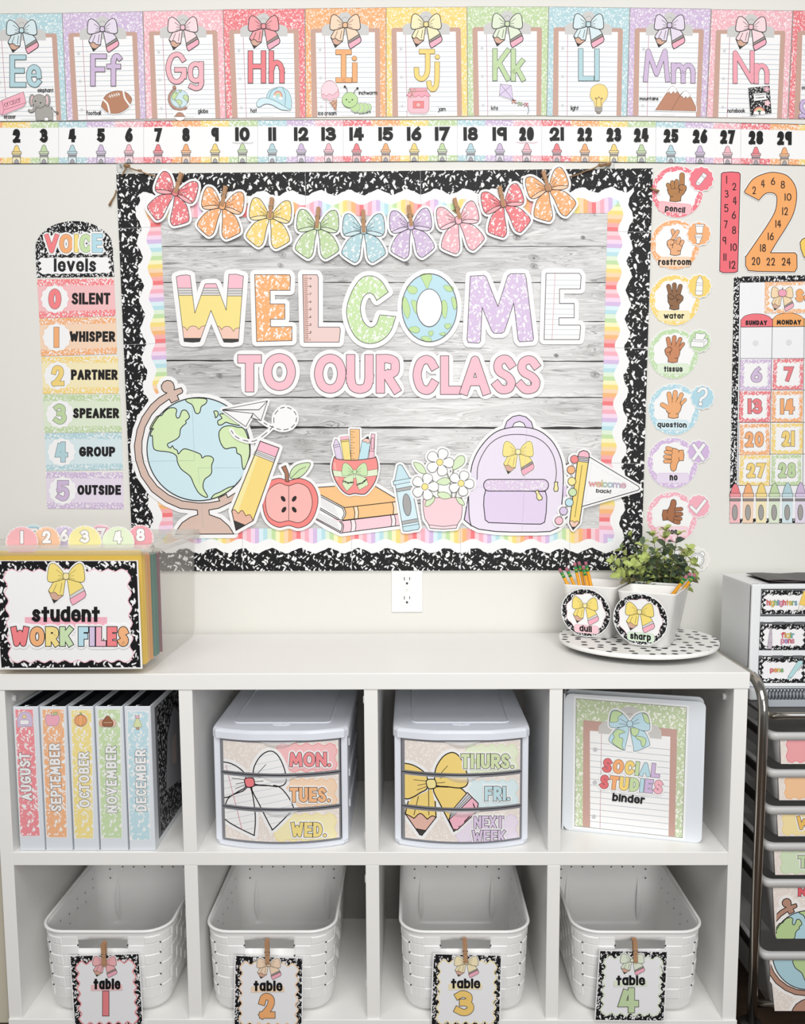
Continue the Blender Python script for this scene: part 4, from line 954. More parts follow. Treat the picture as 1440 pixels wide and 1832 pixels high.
tl = [zp((190, 285, 350), p) for p in ((158, 500), (156, 530), (130, 600), (90, 665), (50, 745))]; m.tube([on_y(x, y, d) for (x, y), d in zip(tl, (-.003, -.004, -.004, -.004, -.004))], .0018, TW, 6, radii=[.0016, .0016, .0018, .0022, .003])
tl = [zp(Z8, p) for p in ((1362, 158), (1378, 166), (1392, 171), (1408, 177))]; m.tube([on_y(x, y, d) for (x, y), d in zip(tl, (-.0098, -.0102, -.0098, -.0095))], .0017, TW, 6, radii=[.0016, .0020, .0026, .0032])
tag(m.build('twine'), 'brown jute twine strung across the top of the bulletin board', 'twine')
CLR = mat('#f4f5f4', 0.15); CLR.node_tree.nodes['Principled BSDF'].inputs['Transmission Weight'].default_value = 0.75
for x, y, w in ((218, 299, 'left'), (1090, 296, 'right')):
    p = on_y(x, y, 0); m = MB(); m.box((p.x-.011, -.0022, p.z-.012), (p.x+.011, -.0002, p.z+.009), CLR, .0015, 2); m.tube([(p.x, -.002, p.z+.002), (p.x, -.008, p.z-.003), (p.x, -.011, p.z+.004)], .0016, CLR, 8)
    tag(m.build('adhesive_hook'), 'small clear adhesive hook at the %s end of the twine' % w, 'hook', 'clear hooks')
# ---------------------------------------------------------------- cutouts along the bottom of the board
OI = '#1f1c1e'
GOUT = [(430, 207), (340, 260), (250, 340), (150, 480), (95, 620), (65, 800), (80, 960), (140, 1140), (260, 1310), (420, 1430), (580, 1500), (770, 1520), (775, 1570), (690, 1600), (600, 1660), (550, 1730), (525, 1790), (1180, 1786), (1120, 1695), (1030, 1615), (905, 1570), (900, 1518), (1010, 1498), (1150, 1430), (1280, 1350), (1240, 1300), (1110, 1380), (1095, 1340), (1005, 1385), (1022, 1415), (900, 1436), (780, 1440), (600, 1415), (450, 1350), (320, 1250), (230, 1130), (170, 990), (150, 870), (150, 750), (185, 590), (260, 450), (350, 350), (455, 276), (480, 320), (565, 282), (545, 235), (602, 205), (608, 185), (590, 148), (512, 172), (514, 140), (500, 95), (470, 70), (430, 66), (390, 85), (366, 125), (372, 165), (395, 195)]
GC = disc_pts(785, 836, 578, 60)
A = cutout('globe_cutout', 'large desk globe cutout at the lower left of the board', 'globe', ZG, [(20, 20), (1400, 1800)]); A.halo([GOUT, GC], 48)
A.begin('stand'); A.shape(GOUT, '#d9bfb2', 10, OI)
A.begin('ocean'); A.fill(GC, '#d0eaf1')
A.begin('land'); LD = '#d8edbb'
NA = [(318, 470), (370, 460), (400, 420), (450, 380), (510, 373), (540, 400), (530, 450), (545, 488), (572, 475), (595, 412), (630, 398), (660, 420), (682, 480), (640, 520), (646, 545), (605, 580), (580, 620), (570, 690), (520, 735), (440, 775), (445, 810), (472, 822), (490, 798), (510, 830), (545, 850), (558, 890), (600, 845), (650, 835), (800, 890), (822, 935), (860, 915), (915, 915), (952, 950), (930, 1020), (932, 1090), (910, 1130), (850, 1180), (836, 1270), (885, 1360), (860, 1374), (790, 1330), (735, 1240), (690, 1140), (590, 1060), (548, 980), (535, 910), (460, 870), (310, 850), (275, 800), (268, 690), (245, 690), (255, 640), (280, 605), (240, 615), (258, 560)]
GR = [(648, 275), (652, 305), (700, 330), (725, 360), (745, 420), (770, 440), (800, 420), (815, 360), (865, 325), (872, 276), (760, 264)]
UK = [(955, 415), (985, 408), (1005, 430), (1000, 460), (975, 485), (968, 450)]
EU = [(1060, 440), (1020, 450), (1047, 490), (1000, 520), (1010, 565), (1050, 560), (1090, 535), (1140, 550), (1240, 570), (1250, 530), (1130, 440)]
AF = [(1085, 580), (1150, 575), (1220, 592), (1290, 605), (1340, 720), (1358, 860), (1340, 960), (1296, 1060), (1275, 1030), (1260, 910), (1215, 880), (1205, 822), (1150, 820), (1080, 830), (1030, 760), (1012, 660), (1040, 605)]
AN = [(932, 1392), (960, 1345), (1030, 1315), (1110, 1270), (1190, 1245), (1222, 1210), (1160, 1275), (1060, 1345)]
for P in (NA, GR, UK, EU, AF, AN): A.shape(smooth(P, True, 3), LD, 10, OI)
A.lines([GC], 11, OI, True)
A.lines([[(20, 972), (740, 965), (708, 215)], [(1250, 1045), (780, 1045), (795, 1225)], [(820, 1465), (838, 1720)]], 2.2, '#a5b9bd'); A.done()
PB = [(765, 545), (862, 580), (728, 955), (640, 1005), (618, 905)]
A = cutout('pencil_cutout', 'large yellow pencil cutout leaning against the globe', 'pencil', ZB1, PB, d=.0128); A.halo([PB], 18); A.begin('pencil'); A.fill(PB, '#fbdc86')
A.fill([(742, 590), (762, 597), (648, 918), (618, 905)], '#fdeaa9'); A.fill([(765, 545), (862, 580), (846, 628), (744, 590)], '#f8bccb'); A.fill([(744, 590), (846, 628), (836, 655), (728, 612)], '#e9e7e6')
sc = smooth([(618, 905), (632, 898), (652, 918)])+smooth([(652, 918), (672, 902), (690, 930)])+smooth([(690, 930), (712, 925), (728, 955)])
A.fill(sc+[(640, 1005)], '#e8b9a6'); A.fill([(628, 952), (690, 977), (640, 1005)], '#3c3b3a'); A.lines([sc], 3, OI); A.lines([[(744, 590), (846, 628)], [(737, 597), (843, 638)], [(733, 604), (840, 646)], [(728, 612), (836, 655)]], 2.4, OI); A.lines([PB], 4, OI, True); A.done()
A = cutout('paper_plane_cutout', 'white paper plane cutout with looping dashed trail over the globe', 'paper plane', ZB1, [(560, 330), (960, 550)], d=.0133)
tr = smooth([(615, 490), (640, 522), (690, 543), (740, 542), (800, 500), (832, 462), (838, 412), (870, 376), (910, 373), (945, 400), (950, 440), (925, 475), (880, 487), (840, 476), (800, 460), (770, 440)], n=8)
A.halo([[(570, 382), (802, 338), (768, 440), (728, 402), (690, 470)], disc_pts(893, 430, 52)], 12); A.w += DZ; mi = A._m(WHITE)
for f in ribbon(tr, 24): A._poly(f, mi, A.w)
A.begin('plane'); A.shape([(570, 383), (802, 338), (758, 383)], '#fefefe', 3, OI); A.shape([(570, 385), (758, 384), (802, 338), (768, 440), (728, 402)], '#f4f4f5', 3, OI); A.shape([(570, 386), (728, 402), (690, 470)], '#fefefe', 3, OI); A.shape([(720, 425), (728, 402), (766, 438)], '#ededee', 3, OI)
A.begin('trail'); A.lines([tr[i:i+5] for i in range(0, len(tr)-5, 7)], 3.4, OI); A.done()
AP = smooth([(910, 748), (860, 736), (808, 758), (780, 825), (782, 905), (810, 962), (860, 989), (912, 980), (965, 992), (1020, 965), (1054, 900), (1061, 830), (1030, 765), (970, 737)], True)
AI = smooth([(910, 775), (862, 762), (812, 792), (792, 850), (806, 928), (858, 962), (912, 955), (965, 965), (1013, 930), (1033, 860), (1012, 788), (960, 762)], True)
ST, LF = [(874, 680), (896, 670), (912, 712), (912, 755), (895, 752), (892, 712)], smooth([(920, 735), (925, 695), (960, 665), (1022, 658), (1000, 705), (960, 735)], True)
A = cutout('apple_cutout', 'sliced red apple cutout beside the pencil', 'apple', ZB1, AP, d=.0115); A.halo([AP, ST, LF], 16); A.begin('apple'); A.shape(AP, '#f58a86', 3.4, OI); A.shape(AI, '#fbbab4', 3, OI); A.line([(912, 775), (912, 952)], 2.4, OI)
for x, y, r in ((883, 842, .6), (940, 842, -.6), (887, 898, -.6), (940, 898, .6)): A.fill(disc_pts(x, y, 10, 12, ry=17, rot=-r), '#2a2322')
A.begin('stem'); A.shape(ST, '#a9765c', 3, OI); A.begin('leaf'); A.shape(LF, '#cfe6b4', 3, OI); A.line([(925, 733), (970, 690), (1000, 678)], 2.4, OI); A.done()
ZK, ZF, ZP, ZN = (555, 755, 765), (695, 790, 855), (820, 730, 1020), (995, 795, 1160)
BKO = [(90, 800), (300, 785), (800, 790), (1050, 940), (1080, 1130), (1100, 1270), (380, 1362), (200, 1280), (40, 1170), (100, 1040)]
A = cutout('books_cutout', 'stack of an orange and a pink book cutout', 'books', ZK, BKO, d=.0098); A.halo([BKO], 44)
A.begin('pink_book'); A.fill([(40, 1150), (340, 1190), (390, 1215), (1080, 1125), (1105, 1260), (375, 1360), (40, 1180)], '#fbd0d9')
A.fill(smooth([(60, 1090), (300, 1200), (375, 1230), (395, 1270), (385, 1340), (340, 1335), (45, 1165)], True), '#fdfdfd'); A.lines([[(60+i*6, 1100+i*15), (330+i*5, 1225+i*18)] for i in range(6)], 3, '#a9a9ac')
A.lines([[(395, 1212), (1080, 1130)], [(375, 1362), (1100, 1268)], [(40, 1165), (375, 1345)], [(40, 1180), (370, 1362)]], 10, OI); A.lines([smooth([(375, 1215), (408, 1270), (395, 1350)]), smooth([(355, 1215), (390, 1270), (375, 1345)]), smooth([(495, 1205), (508, 1270), (498, 1345)]), smooth([(545, 1200), (560, 1265), (550, 1338)]), smooth([(985, 1145), (1000, 1215), (993, 1280)]), smooth([(1030, 1140), (1048, 1205), (1043, 1275)])], 9, OI)
A.fills([[(503, 1207), (543, 1202), (558, 1265), (548, 1335), (503, 1342), (512, 1270)], [(993, 1148), (1028, 1143), (1044, 1205), (1040, 1270), (998, 1276), (1006, 1215)]], '#fdecef')
A.begin('orange_book'); A.fill([(90, 800), (300, 785), (800, 790), (1050, 940), (1050, 975), (420, 1050), (110, 880)], '#fbc68c'); A.fill([(420, 1050), (1050, 978), (1078, 1125), (400, 1205)], '#fbc68c')
A.fill(smooth([(115, 900), (330, 1010), (405, 1065), (430, 1120), (410, 1190), (350, 1195), (105, 1060)], True), '#fdfdfd'); A.lines([[(120+i*4, 935+i*18), (300+i*8, 1030+i*24)] for i in range(6)], 3, '#a9a9ac')
A.lines([[(90, 802), (300, 788)], [(800, 790), (1050, 940)], [(420, 1050), (1050, 978)], [(395, 1206), (1078, 1128)], [(112, 885), (420, 1050)], [(108, 905), (400, 1060)], [(100, 1040), (350, 1185)], [(100, 1062), (340, 1200)]], 10, OI)
A.lines([smooth([(415, 1052), (436, 1120), (400, 1195), (345, 1195)]), smooth([(395, 1060), (416, 1120), (390, 1185)]), smooth([(530, 1043), (546, 1110), (540, 1188)]), smooth([(578, 1038), (592, 1105), (585, 1182)]), smooth([(1005, 985), (1022, 1050), (1018, 1130)])], 9, OI)
A.fills([[(540, 1046), (575, 1042), (589, 1105), (582, 1178), (548, 1184), (553, 1110)], [(1014, 988), (1048, 984), (1066, 1050), (1074, 1122), (1026, 1128), (1030, 1050)]], '#fde6cc'); A.done()
PT = smooth([(300, 425), (270, 520), (272, 610), (310, 720), (390, 835), (470, 888), (545, 875), (640, 886), (700, 860), (790, 740), (828, 600), (825, 500), (800, 425), (780, 440), (540, 470), (330, 455)], True, 4)
TOOLS = [('crayon', '#e3d3ea', [(282, 290), (305, 212), (325, 212), (360, 268), (400, 470), (325, 470)]), ('pencil', '#fae08c', [(367, 185), (470, 172), (500, 470), (410, 470)]), ('ruler', '#fbc68c', [(488, 88), (605, 88), (608, 470), (500, 470)]), ('blue_pencil', '#c3e6ee', [(638, 225), (710, 175), (738, 262), (700, 470), (590, 470)]), ('pen', '#f9c3d0', [(750, 145), (795, 150), (780, 470), (715, 470)])]
A = cutout('pencil_pot_cutout', 'apple shaped red pot of pencils cutout on the books', 'pot', ZK, PT, d=.0122); A.halo([PT]+[t[2] for t in TOOLS], 26)
for nm, c, P in TOOLS:
    A.begin(nm); A.shape(P, c, 5, OI)
    if nm == 'ruler': A.lines([[(497, y), (545 if i % 2 == 0 else 520, y)] for i, y in enumerate(range(120, 460, 33))], 4, OI)
    if nm == 'pencil': A.fill([(367, 185), (470, 172), (473, 212), (372, 225)], '#f8bccb'); A.lines([[(372, 225), (473, 212)], [(376, 245), (476, 232)]], 6, OI)
    if nm == 'crayon': A.lines([[(284, 290), (362, 270)], [(288, 315), (366, 295)]], 5, OI); A.lines([P], 5, OI, True)
    if nm == 'blue_pencil': A.shape([(638, 225), (710, 175), (738, 262), (715, 255), (700, 262), (680, 240), (662, 250)], '#f6c9bd', 5, OI); A.fill([(672, 202), (710, 175), (722, 212)], OI)
    if nm == 'pen': A.lines([rrect(748, 195, 782, 335, 14)], 5, OI, True); A.line([(726, 355), (785, 360)], 5, OI)
A.begin('pot'); A.shape(PT, '#f79490', 9, OI); A.fill([(285, 495), (310, 500), (345, 720), (318, 700)], '#fbb2ac')
A.begin('ribbon'); A.shape([(275, 590), (545, 625), (825, 575), (826, 655), (545, 690), (292, 665)], '#e4f0d2', 5, '#7d6a55')
X = lambda P: xf(P, 545, 610, 160)
for T in ([(-.05, .2), (-.14, 1.0), (-.6, 1.5), (-.95, .95), (-.8, .5), (-.4, .3)], [(.05, .2), (.22, 1.1), (.36, 1.4), (1.05, 1.0), (.9, .5), (.4, .3)]): A.shape(X(T), '#d9edc2', 4, '#54604a')
A.lines([X([(-.88, .72), (-.5, .86), (-.12, .82)]), X([(.2, 1.0), (.6, .85), (.9, .6)])], 20, OI); A.lines([X([(-.88, .7), (-.68, .84), (-.5, .78), (-.3, .9), (-.12, .82)]), X([(.22, .98), (.42, .98), (.55, .82), (.75, .82), (.9, .6)])], 4, '#d9edc2', sm=True)
for P in (smooth(BOW_L, True, 4), smooth(mx(BOW_L), True, 4)): A.shape(X(P), '#cde8b4', 4, '#54604a')
A.lines([X([(k*.14, 0), (k*.5, y)]) for k in (-1, 1) for y in (-.3, -.02, .2)], 3, '#54604a'); A.shape(X(rrect(-.13, -.16, .13, .17, .1, 3)), '#cde8b4', 4, '#54604a'); A.done()
CR = [(100, 630), (150, 385), (185, 368), (220, 385), (340, 590), (372, 585), (380, 640), (362, 655), (500, 1380), (480, 1415), (300, 1445), (238, 1440), (110, 700), (85, 700), (75, 640)]
A = cutout('crayon_cutout', 'pale blue crayon cutout standing between books and flowers', 'crayon', ZF, CR, d=.0125); A.halo([CR], 40); A.begin('crayon'); A.fill(CR, '#d7edf4')
A.fill([(100, 630), (150, 385), (185, 368), (220, 385), (340, 590)], '#c9e6ee'); A.fill([(228, 1372), (490, 1325), (500, 1380), (480, 1415), (300, 1445), (238, 1440)], '#c9e6ee'); A.shape([(75, 640), (375, 585), (382, 645), (85, 702)], '#cfeaf2', 8, '#3f4f55')
A.fills([[(120, 765), (368, 715), (376, 765), (132, 812)], [(215, 1285), (465, 1240), (472, 1290), (222, 1335)]], '#b5b3b2'); A.lines([[(120, 765), (368, 715)], [(132, 812), (376, 765)], [(215, 1285), (465, 1240)], [(222, 1335), (472, 1290)], [(228, 1372), (490, 1325)]], 8, '#3f4f55')
A.lines([CR], 9, '#3f4f55', True); A.shape(disc_pts(297, 1018, 64, 26, ry=178, rot=-.1), '#aaa9a8', 8, '#3f4f55'); A.done()
def petals(cx, cy, r, a0, n=5):
    return [xf([(0, -.12), (.3, -.45), (.42, -.8), (.28, -1.08), (0, -1.15), (-.28, -1.08), (-.42, -.8), (-.3, -.45)], cx, cy, r, a0+2*math.pi*k/n) for k in range(n)]
POT = [(555, 935), (600, 920), (1180, 900), (1188, 1100), (1170, 1250), (1110, 1345), (1090, 1395), (880, 1410), (670, 1395), (645, 1345), (580, 1250), (560, 1100)]
FL = [(825, 333, 195, .35), (585, 727, 190, .3), (1167, 672, 180, .38)]
LVS = [[(408, 335), (520, 360), (585, 440), (600, 515), (510, 500), (440, 430)], [(1040, 455), (1050, 330), (1120, 240), (1195, 228), (1230, 290), (1190, 380)], [(770, 655), (870, 585), (960, 590), (1000, 650), (920, 700), (830, 690)], [(785, 840), (860, 812), (950, 830), (1005, 895), (910, 925), (830, 900)], [(590, 1040), (610, 950), (680, 895), (740, 890), (730, 960), (660, 1030)], [(1090, 895), (1170, 920), (1215, 980), (1215, 1025), (1150, 1005), (1105, 950)]]
A = cutout('flower_pot_cutout', 'pink pot of white daisies cutout left of the backpack', 'flowers', ZF, POT, d=.0128); A.halo([POT]+[smooth(p, True, 3) for f in FL for p in petals(*f)]+[smooth(l, True, 3) for l in LVS], 38); A.fill([(600, 500), (1150, 500), (1150, 920), (600, 920)], WHITE)
A.begin('stem'); STM = [[(600, 510), (720, 640), (810, 830)], [(890, 415), (960, 560), (1010, 760), (1015, 900)], [(1045, 450), (1030, 540), (985, 600)], [(1110, 760), (1075, 890)], [(640, 815), (745, 890)]]
A.lines(STM, 24, '#565b4e', sm=True); A.lines(STM, 13, '#a9aa9c', sm=True)
A.begin('pot'); A.shape([(645, 1335), (1110, 1335), (1090, 1395), (880, 1410), (670, 1395)], '#f7dfe3', 9, '#4d3a40'); A.shape([(555, 935), (600, 920), (800, 900), (1180, 902), (1188, 1100), (1170, 1240), (1105, 1340), (880, 1368), (650, 1340), (585, 1240), (560, 1100)], '#fbd2d9', 9, '#4d3a40')
for l in LVS: A.begin('leaf'); A.shape(smooth(l, True, 4), '#dbedc6', 8, '#5f6a50')
for f in FL:
    A.begin('flower')
    for p in petals(*f): A.shape(smooth(p, True, 4), '#fdfdfd', 8, '#4a4a4c')
    A.fill(disc_pts(f[0], f[1], f[2]*.38), '#fdfdfd'); A.shape(disc_pts(f[0], f[1], 52, 20), '#fae795', 8, '#6a5f3c')
A.done()
BP = smooth([(150, 870), (185, 700), (260, 540), (380, 390), (500, 300), (650, 255), (785, 243), (960, 265), (1100, 330), (1230, 460), (1320, 650), (1350, 850), (1345, 1080), (1330, 1240)], False, 5)+[(1400, 1400), (1290, 1540), (1180, 1590), (1000, 1598), (700, 1598), (480, 1590), (260, 1560), (160, 1510), (75, 1440), (130, 1130)]
HN = [(590, 265), (625, 170), (700, 110), (785, 92), (870, 115), (940, 180), (965, 268)]
A = cutout('backpack_cutout', 'lilac backpack cutout with a yellow pencil bow', 'backpack', ZP, BP, d=.0105); A.halo([BP, HN], 46)
A.begin('handle'); A.shape(HN, '#e2d0ec', 11, OI, sm=False); A.shape([(692, 250), (720, 195), (785, 172), (840, 195), (868, 250)], '#fdfdfd', 10, OI)
A.begin('bag'); A.fill(BP, '#ece3f3'); A.fill([(130, 1130), (150, 1490), (160, 1510), (75, 1440)], '#e2d0ec'); A.lines([BP], 12, OI, True); A.lines([[(130, 1130), (140, 1400), (165, 1520)]], 11, OI, sm=True); A.fill([(1352, 990), (1395, 1020), (1392, 1120), (1348, 1160)], '#e2d0ec')
A.lines([smooth([(240, 920), (250, 760), (310, 600), (420, 450), (580, 360), (780, 340), (970, 370), (1120, 460), (1220, 610), (1260, 800), (1250, 950)])], 9, OI)
A.begin('pocket'); A.shape([(350, 1060), (1120, 1075), (1138, 1150), (1130, 1340), (1110, 1470), (1060, 1495), (850, 1492), (390, 1475), (345, 1440), (325, 1250), (330, 1140)], '#e4d3ef', 11, OI)
A.begin('pocket_flap'); A.shape(rrect(325, 920, 1160, 1070, 72, 7), speckle('#e2cfe9', '#fffaff', .006, .3), 11, OI)
A.begin('zip_pull'); A.shape([(1235, 955), (1280, 952), (1275, 985), (1285, 1030), (1278, 1070), (1240, 1075), (1226, 1050), (1238, 990)], '#f5ecab', 9, OI); A.shape([(985, 1075), (1025, 1055), (1035, 1090), (1080, 1150), (1075, 1180), (1035, 1190), (1008, 1160), (1008, 1110)], '#f5ecab', 9, OI)
A.begin('bow'); pencil_bow(A, 767, 563, 200, '#fae58e', ow=5, halo=14, knot='#fbf0b8')
A.begin('paper_seam'); A.lines([[(880, 260), (820, 1590)], [(150, 1010), (330, 1010)]], 3, '#d6cbdd'); A.done()
TRI = [(515, 195), (1285, 655), (1302, 690), (1280, 715), (395, 972)]; PN = [(342, 165), (362, 120), (420, 96), (480, 110), (513, 150), (512, 200), (360, 1225), (262, 1330), (205, 1225)]
POM = [(283, 233, '#f78f8f'), (230, 398, '#fbb785'), (242, 577, '#fbeaa0'), (254, 748, '#cfe6b8'), (201, 907, '#c3e4ee'), (112, 1040, '#dccbe8'), (40, 1190, '#fac4d0')]
A = cutout('pennant_cutout', 'white pennant cutout reading welcome back on a pencil with pompoms', 'pennant', ZN, [(0, 100), (1330, 1340)], d=.0132); A.halo([TRI, PN]+[disc_pts(x, y, 66) for x, y, c in POM], 36)
A.begin('flag'); A.shape(TRI, '#fdfdfe', 12, OI); A.lines([[lerp(a, b, i/14) if i % 2 else (lerp(a, b, i/14)[0]+dx, lerp(a, b, i/14)[1]+dy) for i in range(15)] for a, b, dx, dy in (((545, 280), (1220, 690), -8, 14), ((1220, 690), (450, 915), -4, -14), ((450, 915), (545, 280), 14, 0))], 4, '#d9dde2', sm=True)
A.begin('lettering'); h = 128
A.text('welcome', 505, 548, 1085, 655, 15, ['#f4a7a8', '#f7bd97', '#eedd9f', '#b9d9c0', '#b5d5e0', '#cdbfdf', '#f0b9c9'], ow=4, oc='#6d6064', rot=.05, cap='round'); A.text('back!', 618, 690, 855, 752, 13, '#1f1c1e', rot=.07, cap='round')
A.begin('pencil'); A.fill(PN, '#fbdc7e'); A.fill([(342, 165), (362, 120), (420, 96), (480, 110), (513, 150), (512, 208), (342, 188)], '#f9bccb'); A.fill([(342, 188), (510, 208), (500, 282), (330, 258)], '#cdc9ce'); A.lines([[(342, 188), (512, 208)], [(340, 210), (508, 230)], [(336, 238), (504, 258)], [(331, 262), (498, 284)]], 8, OI); A.line([(402, 325), (290, 1135)], 8, '#5a4a20')
A.fill([(205, 1225), (215, 1200), (250, 1195), (283, 1222), (320, 1195), (358, 1215), (262, 1330)], '#f4cdbb'); A.fill([(238, 1285), (300, 1285), (262, 1335)], '#37363a'); A.lines([smooth([(205, 1225), (218, 1198), (255, 1195), (283, 1222)])+smooth([(283, 1222), (320, 1195), (360, 1225)])], 8, OI); A.lines([PN], 12, OI, True)
A.begin('string'); A.lines([[(x, y) for x, y, c in POM]], 26, OI); A.lines([[(x, y) for x, y, c in POM]], 12, '#fdfdfd')
for x, y, c in POM: A.begin('pompom'); A.shape(scallop(x, y, 62, 14, 4, 4), c, 8, OI)
A.done()
# ---------------------------------------------------------------- hand signal cards
SKN = {'pencil': '#b5804f', 'restroom': '#eeb183', 'water': '#8f6747', 'tissue': '#cc8a62', 'question': '#f0b07a', 'no': '#f0ad76', 'yes': '#a96f4c'}
def finger(A, P, w, c, ow=9, oc='#2e2320'):
    A.lines([P], w+2*ow*.5, oc, cap='round', sm=len(P) > 2); A.lines([P], w-ow*.5, c, cap='round', sm=len(P) > 2)
def signal(word_, z, cx, cy, R, col, bx, by, bR, banner, txt, cname):
    px, py = zp(z, (cx, cy+R)); fr = wall_frame(px, py, .0014)
    A = Art(fr, 'hand_signal_card', '%s round hand signal card reading %s' % (cname, word_) if word_ else cname, 'card', 'hand signal cards').zoom(*z)
    A.fill(disc_pts(cx, cy, R, 56), WHITE, slab=.001); A.fill(disc_pts(cx, cy, R*.985, 56), speckle(col, '#fffaf6', .0058, .33))
    A.begin('white_panel'); A.fill(scallop(cx, cy-R*.02, R*.79, 9, R*.035), '#fbfbfe')
    if banner: A.begin('banner'); A.shape(xf(rrect(-R*.64, -R*.2, R*.64, R*.2, R*.12), banner[0], banner[1], 1, banner[2]), light(col, .5), 5, col); A.begin('lettering'); A.text(word_, *txt, 26, '#1d1a1b', gap=8, rot=banner[2])
    A.begin('hand'); sk = SKN.get(word_, '#b5804f'); hand(A, word_, sk)
    A.begin('badge'); A.w += .0004; A.fill(scallop(bx, by, bR*1.05, 12, bR*.045), WHITE, slab=.0004); A.fill(scallop(bx, by, bR*.97, 12, bR*.045), col if word_ else '#ece9e4'); badge(A, word_, bx, by, bR)
    A.done()
HI = '#2e2320'
def hand(A, w, c):
    if w == 'pencil':
        finger(A, [(672, 225), (668, 420)], 86, c); A.shape([(415, 470), (560, 440), (620, 400), (700, 395), (740, 430), (742, 480), (700, 550), (655, 590), (650, 668), (560, 682), (460, 670), (470, 590), (440, 550)], c, 9, HI, sm=False)
        for P in ([(432, 392), (460, 455)], [(505, 350), (512, 430)], [(578, 330), (578, 430)]): finger(A, P, 66, c)
        A.fill([(440, 480), (600, 460), (600, 540), (450, 540)], c); A.shape(smooth([(610, 430), (640, 396), (700, 392), (742, 420), (740, 470), (690, 492), (640, 475)], True), c, 9, HI); A.fill([(640, 470), (736, 465), (700, 540), (640, 540)], c); A.lines([[(622, 475), (620, 530)], [(622, 478), (680, 490)], [(472, 592), (515, 592)]], 9, HI)
    if w == 'restroom':
        finger(A, [(510, 1180), (540, 1270)], 62, c); finger(A, [(595, 1195), (490, 1360)], 64, c); A.shape([(415, 1370), (480, 1335), (560, 1340), (680, 1440), (650, 1510), (640, 1590), (555, 1608), (468, 1590), (475, 1520), (415, 1430)], c, 9, HI)
        finger(A, [(618, 1320), (600, 1380)], 68, c); finger(A, [(680, 1365), (658, 1410)], 56, c); A.fill([(560, 1400), (640, 1450), (620, 1500), (520, 1480)], c); A.shape(smooth([(412, 1390), (440, 1340), (510, 1340), (538, 1380), (500, 1420), (440, 1425)], True), c, 9, HI); A.fill([(420, 1400), (500, 1425), (500, 1500), (440, 1470)], c); A.lines([[(460, 1425), (515, 1420)], [(512, 1420), (505, 1475)], [(590, 1528), (635, 1525)]], 9, HI)
    if w == 'water':
        for P in ([(440, 260), (480, 420)], [(540, 235), (542, 420)], [(642, 260), (600, 420)]): finger(A, P, 72, c)
        A.shape([(425, 420), (460, 390), (650, 410), (690, 440), (685, 500), (620, 570), (618, 655), (535, 668), (455, 650), (465, 595), (430, 530)], c, 9, HI); A.fill([(455, 380), (630, 380), (640, 440), (450, 440)], c)
        A.shape(xf(disc_pts(0, 0, 62, 20, ry=38), 478, 440, 1, .55), c, 9, HI); A.shape(smooth([(562, 440), (590, 408), (650, 408), (690, 445), (680, 490), (630, 498), (590, 490)], True), c, 9, HI); A.fill([(600, 486), (684, 480), (640, 545), (600, 540)], c); A.lines([[(585, 490), (585, 535)], [(588, 488), (632, 495)], [(465, 595), (510, 595)]], 9, HI)
    if w == 'tissue':
        for P, ww in (([(432, 1165), (465, 1330)], 70), ([(540, 1140), (520, 1330)], 70), ([(640, 1170), (565, 1340)], 66), ([(690, 1250), (610, 1360)], 56)): finger(A, P, ww, c)
        A.shape([(375, 1360), (400, 1320), (480, 1310), (640, 1350), (630, 1430), (600, 1500), (592, 1562), (510, 1575), (430, 1560), (435, 1490), (385, 1420)], c, 9, HI); A.fill([(440, 1290), (600, 1290), (630, 1370), (600, 1420), (440, 1400)], c)
        A.shape(smooth([(375, 1360), (405, 1318), (470, 1312), (495, 1350), (470, 1385), (420, 1395)], True), c, 9, HI); A.fill([(382, 1375), (470, 1392), (460, 1440), (410, 1440)], c); A.lines([[(420, 1400), (475, 1388)], [(468, 1390), (462, 1440)], [(550, 1498), (600, 1495)]], 9, HI)
    if w == 'question':
        for P, ww in (([(448, 240), (480, 420)], 76), ([(555, 215), (540, 400)], 76), ([(662, 250), (590, 410)], 68), ([(722, 340), (630, 440)], 52), ([(335, 425), (450, 490)], 76)): finger(A, P, ww, c)
        A.shape([(420, 490), (445, 420), (640, 400), (665, 450), (640, 530), (605, 580), (605, 645), (520, 658), (435, 642), (435, 570), (400, 530)], c, 9, HI); A.fill([(420, 450), (450, 390), (620, 385), (655, 440), (620, 540), (430, 540), (390, 510)], c); A.lines([[(435, 570), (470, 572)], [(565, 580), (605, 578)]], 9, HI)
    if w == 'no':
        A.shape([(490, 1165), (560, 1175), (620, 1205), (690, 1198), (708, 1290), (695, 1385), (625, 1385), (590, 1440), (570, 1540), (525, 1570), (480, 1545), (468, 1470), (480, 1400)], c, 9, HI, sm=False); A.lines([[(620, 1205), (615, 1245)], [(615, 1330), (622, 1385)]], 9, HI)
        for P in ([(420, 1170), (480, 1185)], [(395, 1235), (475, 1250)], [(382, 1315), (462, 1325)], [(382, 1395), (462, 1395)]): finger(A, P, 62, c)
    if w == 'yes':
        A.shape([(475, 330), (490, 285), (525, 270), (565, 290), (575, 350), (555, 420), (560, 640), (530, 680), (430, 625), (345, 635), (328, 540), (345, 455), (425, 450), (460, 390)], c, 9, HI); A.lines([[(425, 450), (420, 510)], [(415, 575), (420, 630)]], 9, HI)
        for P in ([(575, 445), (655, 440)], [(575, 525), (655, 525)], [(560, 600), (640, 605)], [(550, 655), (610, 668)]): finger(A, P, 66, c)
